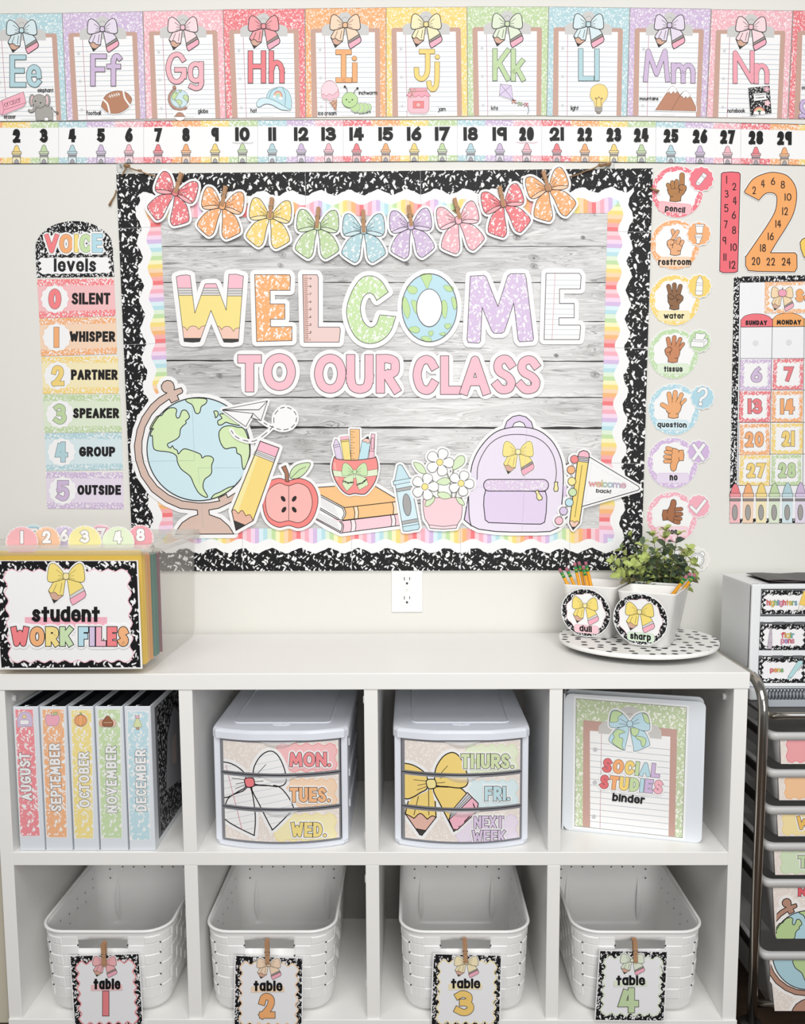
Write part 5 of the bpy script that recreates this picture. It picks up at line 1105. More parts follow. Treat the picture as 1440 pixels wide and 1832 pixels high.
def badge(A, w, x, y, r):
    g = '#5b6066'
    if w == 'pencil': A.shape(xf([(-.32, .5), (-.32, -.75), (.0, -1.05), (.32, -.75), (.32, .5), (.32, .85), (-.32, .85)], x, y, r*.62, -2.48), WHITE, 6, g); A.lines([xf([(-.32, .3), (.32, .3)], x, y, r*.62, -2.48), xf([(-.32, .45), (.32, .45)], x, y, r*.62, -2.48), xf([(-.32, -.55), (-.15, -.7), (0, -.55), (.15, -.7), (.32, -.55)], x, y, r*.62, -2.48)], 5, g)
    elif w == 'restroom': A.shape([(900, 1090), (1035, 1095), (1018, 1225), (915, 1222)], WHITE, 6, g); A.shape([(893, 1070), (1055, 1075), (1048, 1105), (900, 1100)], WHITE, 6, g); A.shape(disc_pts(955, 1275, 68, 24, ry=36), WHITE, 6, g); A.shape([(895, 1300), (1012, 1305), (985, 1340), (968, 1405), (910, 1402), (915, 1340)], WHITE, 6, g); A.lines([[(890, 1278), (1022, 1280)]], 5, g)
    elif w == 'water': A.shape([(950, 92), (1000, 92), (1002, 122), (1028, 175), (1022, 390), (1005, 415), (920, 415), (898, 390), (918, 175), (948, 122)], WHITE, 6, g); A.lines([[(918, 200), (1025, 210)], [(912, 245), (1026, 248)], [(904, 342), (1020, 345)], [(948, 122), (1002, 122)]], 5, g)
    elif w == 'tissue': A.shape([(825, 1215), (880, 1145), (1115, 1165), (1105, 1240), (1040, 1312), (815, 1300)], WHITE, 6, g); A.lines([[(825, 1203), (1045, 1222), (1115, 1165)], [(1045, 1222), (1040, 1312)]], 5, g); A.shape([(890, 1180), (905, 1065), (990, 1080), (1085, 1075), (1030, 1190)], WHITE, 6, g)
    elif w == 'question': A.lines([smooth([(952, 195), (1000, 150), (1065, 155), (1090, 215), (1060, 280), (1000, 320), (985, 360)])], 56, g); A.lines([smooth([(952, 195), (1000, 150), (1065, 155), (1090, 215), (1060, 280), (1000, 320), (985, 360)])], 46, WHITE); A.shape(disc_pts(985, 412, 36), WHITE, 6, g)
    elif w == 'no': X_ = [[(872, 1120), (1030, 1355)], [(1040, 1120), (870, 1350)]]; A.lines(X_, 66, g, cap='square'); A.lines(X_, 55, WHITE, cap='square')
    elif w == 'yes': V_ = [[(830, 405), (915, 490), (1060, 300)]]; A.lines(V_, 62, g, cap='square'); A.lines(V_, 51, WHITE, cap='square')
    else:
        for bx_ in (860, 1015): A.shape(disc_pts(bx_, 1215, 46), WHITE, 6, g)
        A.lines([[(885, 1390), (855, 1440)], [(980, 1390), (1005, 1445)]], 34, g); A.lines([[(885, 1390), (855, 1440)], [(980, 1390), (1005, 1445)]], 22, WHITE); A.shape(disc_pts(935, 1310, 112, 36), WHITE, 8, g); A.lines([disc_pts(935, 1310, 88, 30)], 5, g, True); A.lines([[(935, 1265), (935, 1318), (885, 1345)]], 11, '#2a2a2e'); A.lines([[(935+70*math.cos(k*.5236), 1310+70*math.sin(k*.5236)), (935+82*math.cos(k*.5236), 1310+82*math.sin(k*.5236))] for k in range(12)], 5, g)
ZH1, ZH2, ZH3, ZH4 = (1150, 290, 1300), (1150, 485, 1300), (1150, 680, 1300), (1150, 865, 1300)
signal('pencil', ZH1, 588, 510, 448, '#f17f8c', 1000, 295, 208, (550, 788, .11), (375, 735, 722, 838), 'coral pink')
signal('restroom', ZH1, 550, 1420, 428, '#fbb37c', 958, 1235, 200, (550, 1716, .0), (262, 1660, 830, 1770), 'peach')
signal('water', ZH2, 545, 500, 436, '#fbd878', 968, 260, 198, (530, 770, .0), (358, 720, 712, 818), 'yellow')
signal('tissue', ZH2, 525, 1420, 432, '#c3dfb0', 968, 1200, 190, (520, 1678, .0), (360, 1632, 680, 1730), 'green')
signal('question', ZH3, 535, 505, 440, '#b4dbe8', 1018, 298, 198, (500, 770, .02), (248, 715, 750, 808), 'light blue')
signal('no', ZH3, 510, 1425, 438, '#d6bbe2', 955, 1230, 192, (515, 1685, .0), (458, 1610, 595, 1725), 'purple')
signal('yes', ZH4, 498, 580, 438, '#f8b3c2', 955, 388, 190, (500, 825, .0), (400, 775, 592, 872), 'pale pink')
signal('', ZH4, 480, 1500, 430, '#d9d4cc', 935, 1308, 196, None, None, 'pale round card with an alarm clock badge behind the plant')
# ---------------------------------------------------------------- skip-counting numerals
ZR = (1150, 280, 1440); SR = 1398/1440.0
def rz(p): return (p[0]/SR, p[1]/SR)
def numeral(lbl, P, col, nums, z=ZR):
    P = [rz(p) for p in P]; A = cutout('skip_counting_numeral', lbl, 'number poster', ZR, P, 'skip counting numerals', d=.0014, part='sheet'); A.halo([P], 10, th=.001); A.fill(P, col); A.lines([P], 7, '#3b2a2c', True); A.begin('lettering')
    for st, x0, y0, x1, y1 in nums: A.text(st, *rz((x0, y0)), *rz((x1, y1)), 8.5, '#231d1f', cap='round', gap=9)
    A.done()
numeral('tall red numeral 1 poster with skip counting numbers', [(675, 150), (690, 138), (760, 132), (825, 137), (840, 152), (818, 990), (790, 1002), (690, 1003), (662, 988)], '#f1707a',
        [('1', 718, 165, 730, 235), ('2', 770, 228, 805, 292), ('3', 705, 290, 738, 355), ('4', 776, 345, 810, 418), ('5', 700, 412, 736, 480), ('6', 766, 472, 802, 538), ('7', 698, 552, 730, 620), ('8', 768, 602, 803, 668), ('9', 686, 692, 718, 758), ('10', 756, 750, 810, 815), ('11', 694, 835, 718, 900), ('12', 745, 900, 798, 968)])
N2 = smooth([(875, 300), (950, 195), (1060, 145), (1150, 138), (1250, 170), (1315, 260), (1325, 370), (1295, 500), (1230, 620), (1160, 730), (1100, 830)], n=5)+[(1310, 830), (1328, 850), (1330, 960), (1310, 995), (1000, 992), (910, 985), (884, 940), (885, 860)]+smooth([(890, 860), (1000, 700), (1080, 580), (1140, 470), (1155, 370), (1140, 325), (1095, 312), (1050, 325), (1000, 378)], n=5)+[(880, 315)]
numeral('large orange numeral 2 poster with even numbers', N2, '#fcae6c', [('2', 943, 258, 975, 325), ('4', 1018, 200, 1052, 268), ('6', 1103, 182, 1140, 246), ('8', 1188, 210, 1224, 276), ('10', 1222, 318, 1280, 382), ('12', 1200, 438, 1250, 506), ('14', 1142, 548, 1192, 614), ('16', 1076, 656, 1128, 722), ('18', 1010, 756, 1060, 822), ('20', 938, 868, 1010, 936), ('22', 1064, 874, 1138, 940), ('24', 1196, 874, 1274, 940)])
numeral('yellow numeral 3 poster cut off at the right edge', [(1355, 740), (1372, 715), (1420, 690), (1500, 690), (1500, 930), (1420, 905), (1385, 860), (1362, 800)], '#fad365', [('3', 1430, 760, 1465, 830)])
# ---------------------------------------------------------------- calendar
ZC = (1300, 490, 1440); SC_ = 1221/1440.0
def c2(p): return (p[0]/SC_, p[1]/SC_)
def cpx(p): return zp(ZC, c2(p))
ZR2 = (1150, 640, 1440); S2 = 1362/1440.0
def r2(p): return zp(ZR2, (p[0]/S2, p[1]/S2))
B0 = [cpx((115, 45)), (1500, 491), (1500, 935.5), r2((728, 1390))]
fr = wall_frame(1400, 936, .0014)
A = Art(fr, 'calendar', 'white wall calendar chart with black marbled border and weekday tabs', 'calendar', None, 'sheet')
A.fill(B0, speckle('#17171a', '#f7f7f7', .0062, .34), slab=.001)
A.begin('white_panel'); q = [cpx((200, 135)), (1502, 502), (1500, 928), (1316.5, 928)]; A.shape(q, '#f4f4f6', .8, '#3a3a3e')
A.begin('grid_line'); G0 = cpx((215, 830)); A.lines([[cpx((712, 700)), (1376.5, 868)], [cpx((1208, 700)), (1436, 868)], [cpx((218, 720)), (1320, 868)], [cpx((215, 832)), (1500, cpx((1208, 820))[1]-.6)], [cpx((212, 1320)), (1500, 641)], [(1322, 698), (1500, 698)], [(1321, 756), (1500, 755.5)], [(1320.5, 812.5), (1500, 812)], [(1320, 868.5), (1500, 868)]], .9, '#55555a')
def rz3(p): return cpx(p)
A.begin('weekday_tab')
for x0, x1, c, o in ((218, 712, '#f17983', 0), (715, 1205, '#fcb06e', -10), (1208, 1700, '#fbd97a', -16)):
    pts = [cpx(p) for p in [(x0, 830+o*.5), (x0, 720+o)]+smooth([(x0, 720+o), (x0+60, 660+o), (x0+150, 630+o), ((x0+x1)/2, 622+o), (x1-150, 630+o), (x1-60, 662+o), (x1, 715+o)])+[(x1, 822+o*.5)]]
    A.shape(pts, c, .8, '#3a2c2e')
A.begin('lettering')
for st, a, b in (('SUNDAY', (290, 726), (628, 800)), ('MONDAY', (778, 716), (1158, 794))): A.text(st, *cpx(a), *cpx(b), 2.3, '#1a1718', gap=.7)
A.begin('velcro_dot'); A.fills([disc_pts(*cpx((450, 1078)), 5.2), disc_pts(*cpx((968, 1068)), 5.2)], '#e2e2e4')
A.done()
fr = wall_frame(1430, 558, .0028)
A = Art(fr, 'month_header_card', 'peach marbled month header card on the calendar with a bow and apple', 'card'); A.fill([cpx((600, 128)), (1500, 503), (1500, 560), cpx((592, 612))], speckle('#fbbd8c', '#fffaf6', .0055, .33), slab=.0009)
A.begin('white_panel'); P = wavy(0, 0, 100, 100, 9, 4, 1.6); Q = quad((cpx((660, 190)), (1498, 508), (1498, 553), cpx((655, 545))), 0, 0, 100, 100); A.fill([Q(p) for p in P], '#fcfcff')
A.begin('bow'); x, y = cpx((862, 320)); pencil_bow(A, x, y, 20, '#fcdcb4', ow=.7, halo=1.6, mid=True)
A.begin('apple'); x, y = cpx((866, 300)); A.shape(disc_pts(x, y, 7.4, 20, ry=6.6), '#f3a9c0', .7, '#7c4658'); A.line([(x, y-6), (x+.4, y-9.5)], 1.4, '#6a6d58')
A.begin('lettering'); a, b = cpx((1075, 240)), cpx((1195, 435)); A.text('S', a[0], a[1], b[0], b[1], 6.6, '#fbb274', ow=.7, oc='#7a5a44', halo=1.5); a, b = cpx((1200, 310)), cpx((1330, 435)); A.text('O', a[0], a[1], b[0], b[1], 6.6, '#fbb274', ow=.7, oc='#7a5a44')
A.done()
for n, q, c, box in (('6', ((820, 15), (1080, 15), (1075, 270), (815, 275)), PUR, (908, 80, 1000, 206)), ('7', ((1100, 10), (1348, 8), (1345, 265), (1088, 268)), RED, (1185, 76, 1262, 198)), ('13', ((815, 282), (1075, 282), (1068, 540), (808, 542)), RED, (882, 345, 1000, 470)), ('14', ((1088, 282), (1345, 280), (1340, 540), (1082, 540)), ORG, (1155, 345, 1274, 474)),
                     ('20', ((818, 560), (1060, 552), (1065, 812), (815, 818)), ORG, (858, 622, 1014, 750)), ('21', ((1085, 555), (1345, 550), (1342, 808), (1080, 808)), YEL, (1168, 615, 1274, 744)), ('27', ((820, 822), (1070, 820), (1062, 1075), (808, 1070)), YEL, (872, 885, 1026, 1008)), ('28', ((1085, 818), (1330, 815), (1330, 1070), (1078, 1072)), GRN, (1138, 882, 1284, 1008))):
    Q4 = [r2(p) for p in q]; mid = ((Q4[2][0]+Q4[3][0])/2, (Q4[2][1]+Q4[3][1])/2)
    A = Art(wall_frame(*mid, .0028), 'date_card', '%s bordered calendar card for day %s' % ({PUR: 'purple', RED: 'red', ORG: 'orange', YEL: 'yellow', GRN: 'green'}[c], n), 'card', 'calendar date cards'); A.fill(Q4, speckle(c, '#fffaf8', .0048, .33), slab=.0009)
    A.begin('white_panel'); Qm = quad(Q4, 0, 0, 100, 100); A.fill([Qm(p) for p in wavy(12, 12, 88, 88, 5, 5, 1.8)], '#f8f8fa'); A.begin('number'); a, b = r2(box[:2]), r2(box[2:]); A.text(n, a[0], a[1], b[0], b[1], 6.2, c, ow=.75, oc='#5b4a50', gap=2.2); A.done()
fr = wall_frame(1380, 935.5, .0030)
for i, c in enumerate((RED, ORG, YEL, GRN, BLU, PUR)):
    nm = ('red', 'orange', 'yellow', 'green', 'blue', 'purple')[i]; x = 776+i*110; x0, x1 = x-43, x+43
    if i == 5: x1 += 0
    T = lambda P: [r2(p) for p in P]; y = 1062-i*2
    mid = r2((x, 1388)); A = Art(wall_frame(*mid, .0030), 'crayon_cutout', '%s crayon cutout in the row under the calendar' % nm, 'crayon', 'calendar crayon cutouts', 'wrapper')
    A.fill(T([(x0, 1200), (x1, 1200), (x1-4, 1388), (x0-4, 1388)]), light(c, .5), slab=.0009); A.begin('tip'); A.shape(T(smooth([(x0+4, 1140), (x-26, 1090), (x-8, y), (x+8, y), (x+26, 1090), (x1-4, 1140)])), c, .7)
    A.begin('collar'); A.shape(T([(x0-3, 1138), (x1+3, 1138), (x1+2, 1168), (x0-3, 1168)]), light(c, .2), .7); A.fill(T([(x0, 1168), (x1, 1168), (x1, 1200), (x0, 1200)]), light(c, .5)); A.shape(T([(x0-2, 1184), (x1+1, 1184), (x1+1, 1204), (x0-2, 1204)]), '#8d8988', .6)
    A.begin('label_oval'); cx_, cy_ = r2((x-4, 1300)); A.shape(disc_pts(cx_, cy_, 4.7, 20, ry=13.8), '#a8a4a1', .7); A.done()
# ---------------------------------------------------------------- electrical outlet
a, b = on_y(700, 1018, 0), on_y(756, 1094.5, 0)
ow_ = MB(); zc = a.z-.0465; zt = b.z+.114
root = empty('wall_outlet', ((a.x+b.x)/2, 0, b.z), 'white duplex wall outlet just below the bulletin board', 'outlet')
PLM = mat('#f6f6f4', .35, spec=.4); MB().box((a.x, -.0052, b.z), (b.x, -.0003, zt), PLM, .002, 3).build('plate', root)
xm = (a.x+b.x)/2
for yy, s in ((1038, 0), (1072, 1)):
    c = on_y(728, yy, -.006); m = MB(); pr = [(c.x-.0165, c.z-.008), (c.x-.0125, c.z-.0135), (c.x+.0125, c.z-.0135), (c.x+.0165, c.z-.008), (c.x+.0165, c.z+.008), (c.x+.0125, c.z+.0135), (c.x-.0125, c.z+.0135), (c.x-.0165, c.z+.008)]
    m.prism([(x, -.0052, z) for x, z in pr], (0, -1, 0), .0016, PLM); dk = mat('#3c3c3c', .6)
    m.box((c.x-.0072, -.00705, c.z-.0005), (c.x-.0054, -.0067, c.z+.0075), dk); m.box((c.x+.0054, -.00705, c.z+.0005), (c.x+.0072, -.0067, c.z+.007), dk); m.prism([(c.x+.0028*math.cos(t), -.0067, c.z-.0075+.0028*math.sin(t)) for t in [k*math.pi/6 for k in range(12)]], (0, -1, 0), .00035, dk)
    m.build('receptacle', root)
c = on_y(728, 1055, 0); m = MB(); m.prism([(c.x+.0032*math.cos(t), -.0052, c.z+.0032*math.sin(t)) for t in [k*math.pi/8 for k in range(16)]], (0, -1, 0), .001, mat('#e3e3e0', .3)); m.build('screw', root)
# ---------------------------------------------------------------- month binders
VIN = mat('#e4e9ef', 0.35, spec=.45); BIN_SHADE = mat('#23252b', 0.55); STEEL = mat('#9a9a9c', 0.25, 1.0)  # near-black binder inside: shade between the covers put into the colour
BZ0, BZ1 = MIDT+.0006, 0.7035
ZS = (0, 1200, 350)
MON = [('AUGUST', '#f3858f', 24.5, 70.5, 33.5, 77.5, (178, 603, 222, 955)), ('SEPTEMBER', '#fab07c', 72, 121, 80, 127, (395, 535, 440, 1035)), ('OCTOBER', '#fbdf85', 123.5, 169.5, 129.5, 174.5, (600, 598, 648, 1005)), ('NOVEMBER', '#c3dda6', 171.5, 222, 177, 226.5, (800, 553, 850, 1045)), ('DECEMBER', '#b9dde8', 223.8, 272, 229, 275.5, (1020, 580, 1066, 1035))]
YF = -.3835
def on_front(px, py): return on_y(px, py, YF)
for i, (mn, col, a, b, c, d, bx) in enumerate(MON):
    x0 = (on_front(a, 1264).x+on_front(c, 1520).x)/2; x1 = (on_front(b, 1264).x+on_front(d, 1520).x)/2
    x0 += .0004; x1 -= .0004; yb = YF+.266
    nm = ('pink', 'orange', 'yellow', 'green', 'blue')[i]
    root = empty('ring_binder', ((x0+x1)/2, (YF+yb)/2, BZ0), 'white ring binder with %s marbled spine label reading %s' % (nm, mn), 'binder', 'month binders')
    m = MB(); t = .0032
    m.box((x0, YF, BZ0), (x1, YF+t, BZ1), VIN, .0014, 2); m.build('spine', root)
    MB().box((x0, YF+t*.7, BZ0), (x0+t, yb, BZ1), VIN, .0012, 2).build('cover', root); MB().box((x1-t, YF+t*.7, BZ0), (x1, yb, BZ1), VIN, .0012, 2).build('cover', root)
    m = MB(); m.box((x0+t, YF+t, BZ0+.004), (x0+t+.0008, yb-.004, BZ1-.004), BIN_SHADE); m.box((x1-t-.0008, YF+t, BZ0+.004), (x1-t, yb-.004, BZ1-.004), BIN_SHADE); m.box((x0+t, YF+t, BZ0+.004), (x1-t, YF+t+.0008, BZ1-.003), BIN_SHADE); m.build('shade_lining', root)  # added dark sheets on the inner faces, coloured as the shade in there
    MB().box((x0+t+.006, YF+.03, BZ0+.006), (x1-t-.006, yb-.012, BZ1-.012), mat('#3a3c42', .7)).build('pages', root)  # added filler block, its dark colour stands in for shade inside the binder
    m = MB(); xm = (x0+x1)/2; m.box((xm-.009, YF+t+.001, BZ0+.02), (xm+.009, YF+t+.006, BZ1-.012), STEEL, .002, 2); m.tube([(xm-.007, YF+.008, BZ1-.012), (xm-.007, YF+.016, BZ1-.003), (xm+.004, YF+.018, BZ1-.003)], .0022, STEEL, 8)
    m.build('ring_mechanism', root)
    fr = Frame(((x0+x1)/2, YF-.0003, BZ0), (1, 0, 0), (0, 0, 1))
    A = Art(fr, '', part='spine_label', parent=root).zoom(*ZS)
    L = [(112, 285, 242, 1215, 152, 292), (312, 285, 468, 1225, 345, 492), (525, 290, 672, 1232, 550, 685), (722, 285, 883, 1230, 748, 896), (940, 300, 1090, 1245, 958, 1102)][i]
    q = [(L[0], L[1]), (L[2], L[1]), (L[5], L[3]), (L[4], L[3])]
    A.lines([q], 9, '#f8fafc', True); A.fill(q, speckle(light(col, .16), '#fffaf6', .0080, .34))
    A.begin('lettering'); h = bx[2]-bx[0]; W = bx[3]-bx[1]
    # the month reads upwards: drawn lying, then turned a quarter
    S0 = (bx[2]+bx[0])/2; lean = (L[5]-L[2]+L[4]-L[0])/2/(L[3]-L[1])
    H = 78; A.text(mn, S0+H/2-lean*0, bx[3], S0+H/2+W, bx[3], 0, '#ffffff') if False else None
    xl = bx[0]+lean*(bx[3]-L[1])*0+ (bx[2]-bx[0]); 
    A.text(mn, bx[2]+18, bx[3]-78, bx[2]+18+W, bx[3], 22, '#ffffff', ow=3.4, oc='#54545a', rot=-math.pi/2+lean*1.0) if False else None
    A.rot_text = None
    tot_h = 82
    xb = bx[2]+16
    S, tot = glyph_strokes(mn, tot_h, 19, 8, 1.0); k = W/tot
    for wd, colr in ((22.5, '#414147'), (17, '#ffffff')):
        A.layer(); mi = A._m(colr)
        for ci, kd, pts in S:
            pp = [(xb-(tot_h-py)*0-py+0+lean*(bx[3]-px_*k-bx[1])*.9-0, bx[3]-px_*k) for px_, py in pts] if False else [(xb-(tot_h)+(tot_h-py)+lean*(-(px_*k)), bx[3]-px_*k) for px_, py in pts]
            for f in ribbon(pp, wd, kd == 'o', 'square'): A._poly(f, mi, A.w)
    A.begin('illustration'); cx, cy = (L[0]+L[2])/2+6, L[1]+ (70 if i != 4 else 75)
    if i == 0:
        A.shape([(132, 412), (128, 350), (150, 312), (185, 300), (220, 312), (238, 350), (240, 408)], '#d9c6e2', 2.5, '#7d6a86', sm=False, halo=4); A.shape(rrect(148, 362, 214, 396, 8), WHITE, 2, '#7d6a86'); A.shape(disc_pts(180, 338, 14, 8), '#f6e3a0', 2, '#8a7a50')
    if i == 1:
        A.shape(smooth([(385, 330), (350, 322), (336, 350), (345, 395), (370, 406), (388, 400), (405, 406), (428, 392), (438, 350), (420, 322)], True), '#f6b3c4', 2.5, '#8a5560', halo=4); A.shape(smooth([(392, 325), (400, 308), (422, 306), (415, 324)], True), '#bcd29c', 2, '#5f6a50'); A.line([(382, 328), (378, 306)], 4, '#6a5040')
    if i == 2:
        A.shape(disc_pts(594, 365, 48, 26, ry=44), '#f9b47c', 2.5, '#8a5a38', halo=4)
        for r in (18, 36): A.lines([disc_pts(594, 365, r, 20, ry=43)], 2.2, '#8a5a38', True)
        A.shape([(588, 322), (590, 308), (600, 308), (602, 322)], '#a8bf8a', 2, '#5f6a50')
    if i == 3:
        for dx, c2_ in ((-42, '#f0b48c'), (42, '#f3c9b4'), (-24, '#c98a66'), (24, '#c98a66')): A.shape(disc_pts(793+dx, 385, 20, 14, ry=28), c2_, 2, '#6d4636', halo=3)
        A.shape([(760, 400), (765, 360), (793, 330), (822, 360), (830, 400), (795, 412)], '#a06a4e', 2.5, '#5b392c', sm=True); A.lines([[(765, 380), (825, 380)]], 3, '#ead6c4')
    if i == 4:
        A.shape([(1012, 345), (985, 395), (990, 415), (1036, 415), (1042, 395)], '#d9e6b9', 2.5, '#66704c', sm=True, halo=4); A.fills([disc_pts(x, y, 5, 8) for x, y in ((1005, 375), (1020, 390), (1000, 400), (1028, 405), (1014, 360))], '#f0e3a4'); A.shape([(998, 322), (1012, 335), (1026, 322), (1024, 350), (1000, 350)], '#eec0c8', 2, '#8a5560'); A.shape([(1003, 416), (1025, 416), (1022, 432), (1006, 432)], '#c9a184', 2, '#66503c')
    A.done()
    if i == 4:
        fr = Frame((x1+.0004, (YF+yb)/2, BZ0), (0, 1, 0), (0, 0, 1)); A = Art(fr, '', part='cover_sheet', parent=root); A.loc = lambda p: p
        A.fill([(-.108, .012), (.120, .012), (.120, .284), (-.108, .284)], '#6d6e73'); A.fill([(-.094, .014), (.118, .014), (.118, .282), (-.094, .282)], speckle('#1b1b1e', '#b9b9bd', .0085, .34))
        A.begin('cover_picture'); A.fill([(-.05, .09), (.08, .07), (.10, .2), (.02, .25), (-.03, .2)], '#97989e'); A.fill([(0, .13), (.03, .12), (.035, .19), (.005, .18)], '#b9a9a4'); A.done()
# ---------------------------------------------------------------- day drawer units
PLAS = mat('#e6eaf3', 0.38, spec=.45); GREYP = mat('#85868c', 0.3, spec=.5); CLEAR = thin_plastic('clear_pull_lip', '#f2f3f6', .34)
def bow_front(x, xc, hw, ys, b): return ys-b*(1-((x-xc)/hw)**2)
def slab_outline(xc, hw, ys, b, yb, r, notch=0.0, n=22):
    P = []
    for i in range(n+1):
        x = xc-hw+r*.55+(2*hw-r*1.1)*i/n; P.append((x, bow_front(x, xc, hw, ys, b)+notch*math.exp(-((x-xc)/(hw*.33))**4)))
    P += [(xc+hw-.001, ys+r*.5), (xc+hw, ys+r*1.4), (xc+hw, yb-.01), (xc+hw-.01, yb), (xc-hw+.01, yb), (xc-hw, yb-.01), (xc-hw, ys+r*1.4), (xc-hw+.001, ys+r*.5)]
    return P
BIGBOW = dict(RL=[(505, 760), (520, 690), (570, 618), (635, 590), (690, 625), (735, 720), (748, 815), (700, 850), (600, 842), (515, 830)], LL=[(445, 760), (380, 700), (300, 672), (225, 690), (215, 890), (290, 930), (340, 920), (400, 885), (450, 850)],
              TL=[(485, 855), (430, 885), (335, 925), (298, 1000), (295, 1090), (490, 1200), (515, 1190), (520, 1040)], TR=[(495, 855), (600, 845), (690, 850), (760, 920), (800, 1000), (790, 1030), (660, 1160), (640, 1155), (600, 1080), (550, 980)], K=[(445, 795), (505, 790), (515, 840), (490, 855), (455, 850)])
def day_unit(z, xc, label, days, kind):
    HW, ys, b, yb = .134, -.357, .027, -.05; zb, zt = MIDT+.0005, .6515
    root = empty('drawer_unit', (xc, (ys+yb)/2, zb), label, 'drawer unit', 'desktop drawer units')
    m = MB(); P = slab_outline(xc, HW+.003, ys, b, yb, .016, .004); Pi = slab_outline(xc, HW-.004, ys+.004, b, yb-.004, .016, .004)
    m.loft([[(x, y, zt-.019) for x, y in P], [(x, y, zt-.006) for x, y in P], [(x, y, zt-.0015) for x, y in slab_outline(xc, HW+.0015, ys+.0012, b, yb-.002, .016, .004)], [(x, y, zt) for x, y in Pi]], PLAS, cap0=True, cap1=True, sm=False)
    m.build('top', root)
    m = MB(); rr = [(xc+x, y, zt+.0006) for x, y in rrect(-.098, -.327, .098, -.075, .012, 4)]; rr.append(rr[0]); m.tube(rr, .0017, PLAS, 6, caps=False)
    m.build('top_ridge', root)
    m = MB(); y_l = -.338; m.tube([(xc+.018*math.cos(t), y_l+.0055*math.sin(t), zt+.0004) for t in [k*math.pi/12 for k in range(25)]], .0006, PLAS, 5, caps=False)
    S, tot = glyph_strokes('Sterilite', .0066, .0008, .0005, .9)
    for ci, kd, pts in S:
        if len(pts) > 1: m.tube([(xc-tot/2+px, y_l-.0033+py, zt+.0005) for px, py in pts], .0005, mat('#f7f8fb', .3), 4)
    m.build('embossed_mark', root)
    m = MB(); P = slab_outline(xc, HW, ys, b, yb, .016, .004); m.loft([[(x, y, zb) for x, y in slab_outline(xc, HW-.003, ys+.003, b, yb, .016, .004)], [(x, y, zb+.004) for x, y in P], [(x, y, zb+.010) for x, y in P], [(x, y, zb+.011) for x, y in slab_outline(xc, HW-.002, ys+.004, b, yb, .016, .004)]], PLAS, cap0=True, cap1=True, sm=False); m.build('base', root)
    for s in (-1, 1):
        m = MB(); a0, a1 = sorted((xc+s*HW, xc+s*(HW-.0135))); m.box((a0, ys+.002, zb+.009), (a1, ys+.03, zt-.017), PLAS, .003, 3); a0, a1 = sorted((xc+s*(HW-.002), xc+s*(HW-.007))); m.box((a0, ys+.028, zb+.009), (a1, yb-.002, zt-.017), PLAS, .001, 1)
        for zz in (.475, .54, .605): a0, a1 = sorted((xc+s*(HW-.0022), xc+s*(HW+.0012))); m.box((a0, ys+.05, zz-.008), (a1, yb-.02, zz+.008), PLAS, .001, 1)
        m.build('side_wall', root)
    MB().box((xc-HW+.004, yb-.006, zb+.009), (xc+HW-.004, yb-.002, zt-.017), PLAS).build('back_wall', root)
    za, zc = zb+.0115, zt-.0195; dh = (zc-za)/3; hw = HW-.0145
    spans = [(zc-dh*(k+1)+.0012, zc-dh*k-.0012) for k in range(3)]
    rects = [(262, 518, 1155, 745), (252, 776, 1152, 1008), (256, 1034, 1150, 1258)] if kind == 'paper' else [(270, 525, 1168, 765), (268, 785, 1170, 1010), (262, 1042, 1168, 1268)]
    for k, (nm, cc, tx) in enumerate(days):
        z0, z1 = spans[k]; m = MB(); fy = ys+.004
        xs = [xc-hw+2*hw*i/20 for i in range(21)]; f = lambda x: bow_front(x, xc, HW, fy, b)
        out = [(x, f(x)) for x in xs]; inn = [(x, f(x)+.004) for x in reversed(xs)]
        m.loft([[(x, y, zz) for x, y in out+inn] for zz in (z0, z1)], GREYP, cap0=True, cap1=True, sm=False)
        m.box((xc-hw+.004, fy+.006, z0+.001), (xc+hw-.004, yb-.012, z0+.004), GREYP); m.box((xc-hw+.003, fy+.004, z0+.002), (xc-hw+.005, yb-.012, z1-.004), GREYP); m.box((xc+hw-.005, fy+.004, z0+.002), (xc+hw-.003, yb-.012, z1-.004), GREYP)
        dr = m.build('drawer', root)
        # clear pull lip
        m = MB(); n = 16; lipw = .036; yy = lambda x: f(x)-.0012
        top = [(xc-lipw+2*lipw*i/n) for i in range(n+1)]
        dep = lambda x: .013*(1-abs((x-xc)/lipw)**2.2)+.0008
        m.loft([[(x, yy(x), z1-.0005) for x in top], [(x, yy(x)-.0045*(1-abs((x-xc)/lipw)**2), z1-.002) for x in top], [(x, yy(x)-.003*(1-abs((x-xc)/lipw)**2), z1-dep(x)*.6) for x in top], [(x, yy(x), z1-dep(x)) for x in top]], CLEAR, close=False)
        m.build('pull_lip', dr)
        x0, y0, x1, y1 = rects[k]
        fr = Frame((xc, ys+.0038, z0), (1, 0, 0), (0, 0, 1)); px0, py0 = zp(z, (x0, y0)); px1, py1 = zp(z, (x1, y1)); u0, v1 = fr.p(px0, py0); u1, v0 = fr.p(px1, py1)
        u0, u1 = -hw+.006, hw-.003; v0, v1 = .0035, (z1-z0)-.0035
        A = Art(fr, '', part='label_sheet', parent=dr).zoom(*z); A.clip = (u0, v0, u1, v1)
        def onbow(p, fr=fr, HW=HW, b=b, z=z):
            px, py = zp(z, p); d = ray(px, py); w = .02
            for _ in range(4):
                o = fr.o+fr.n*w; k_ = (o-EYE).dot(fr.n)/d.dot(fr.n); q = EYE+d*k_-fr.o; uu = q.dot(fr.u); w = b*(1-min(1.0, (uu/HW)**2))
            return uu, q.dot(fr.v)
        A.loc = onbow; A.parts[-1][5] = A.clip
        A.warp = ([u0+(u1-u0)*i/14 for i in range(1, 14)], lambda u: b*(1-(u/HW)**2))
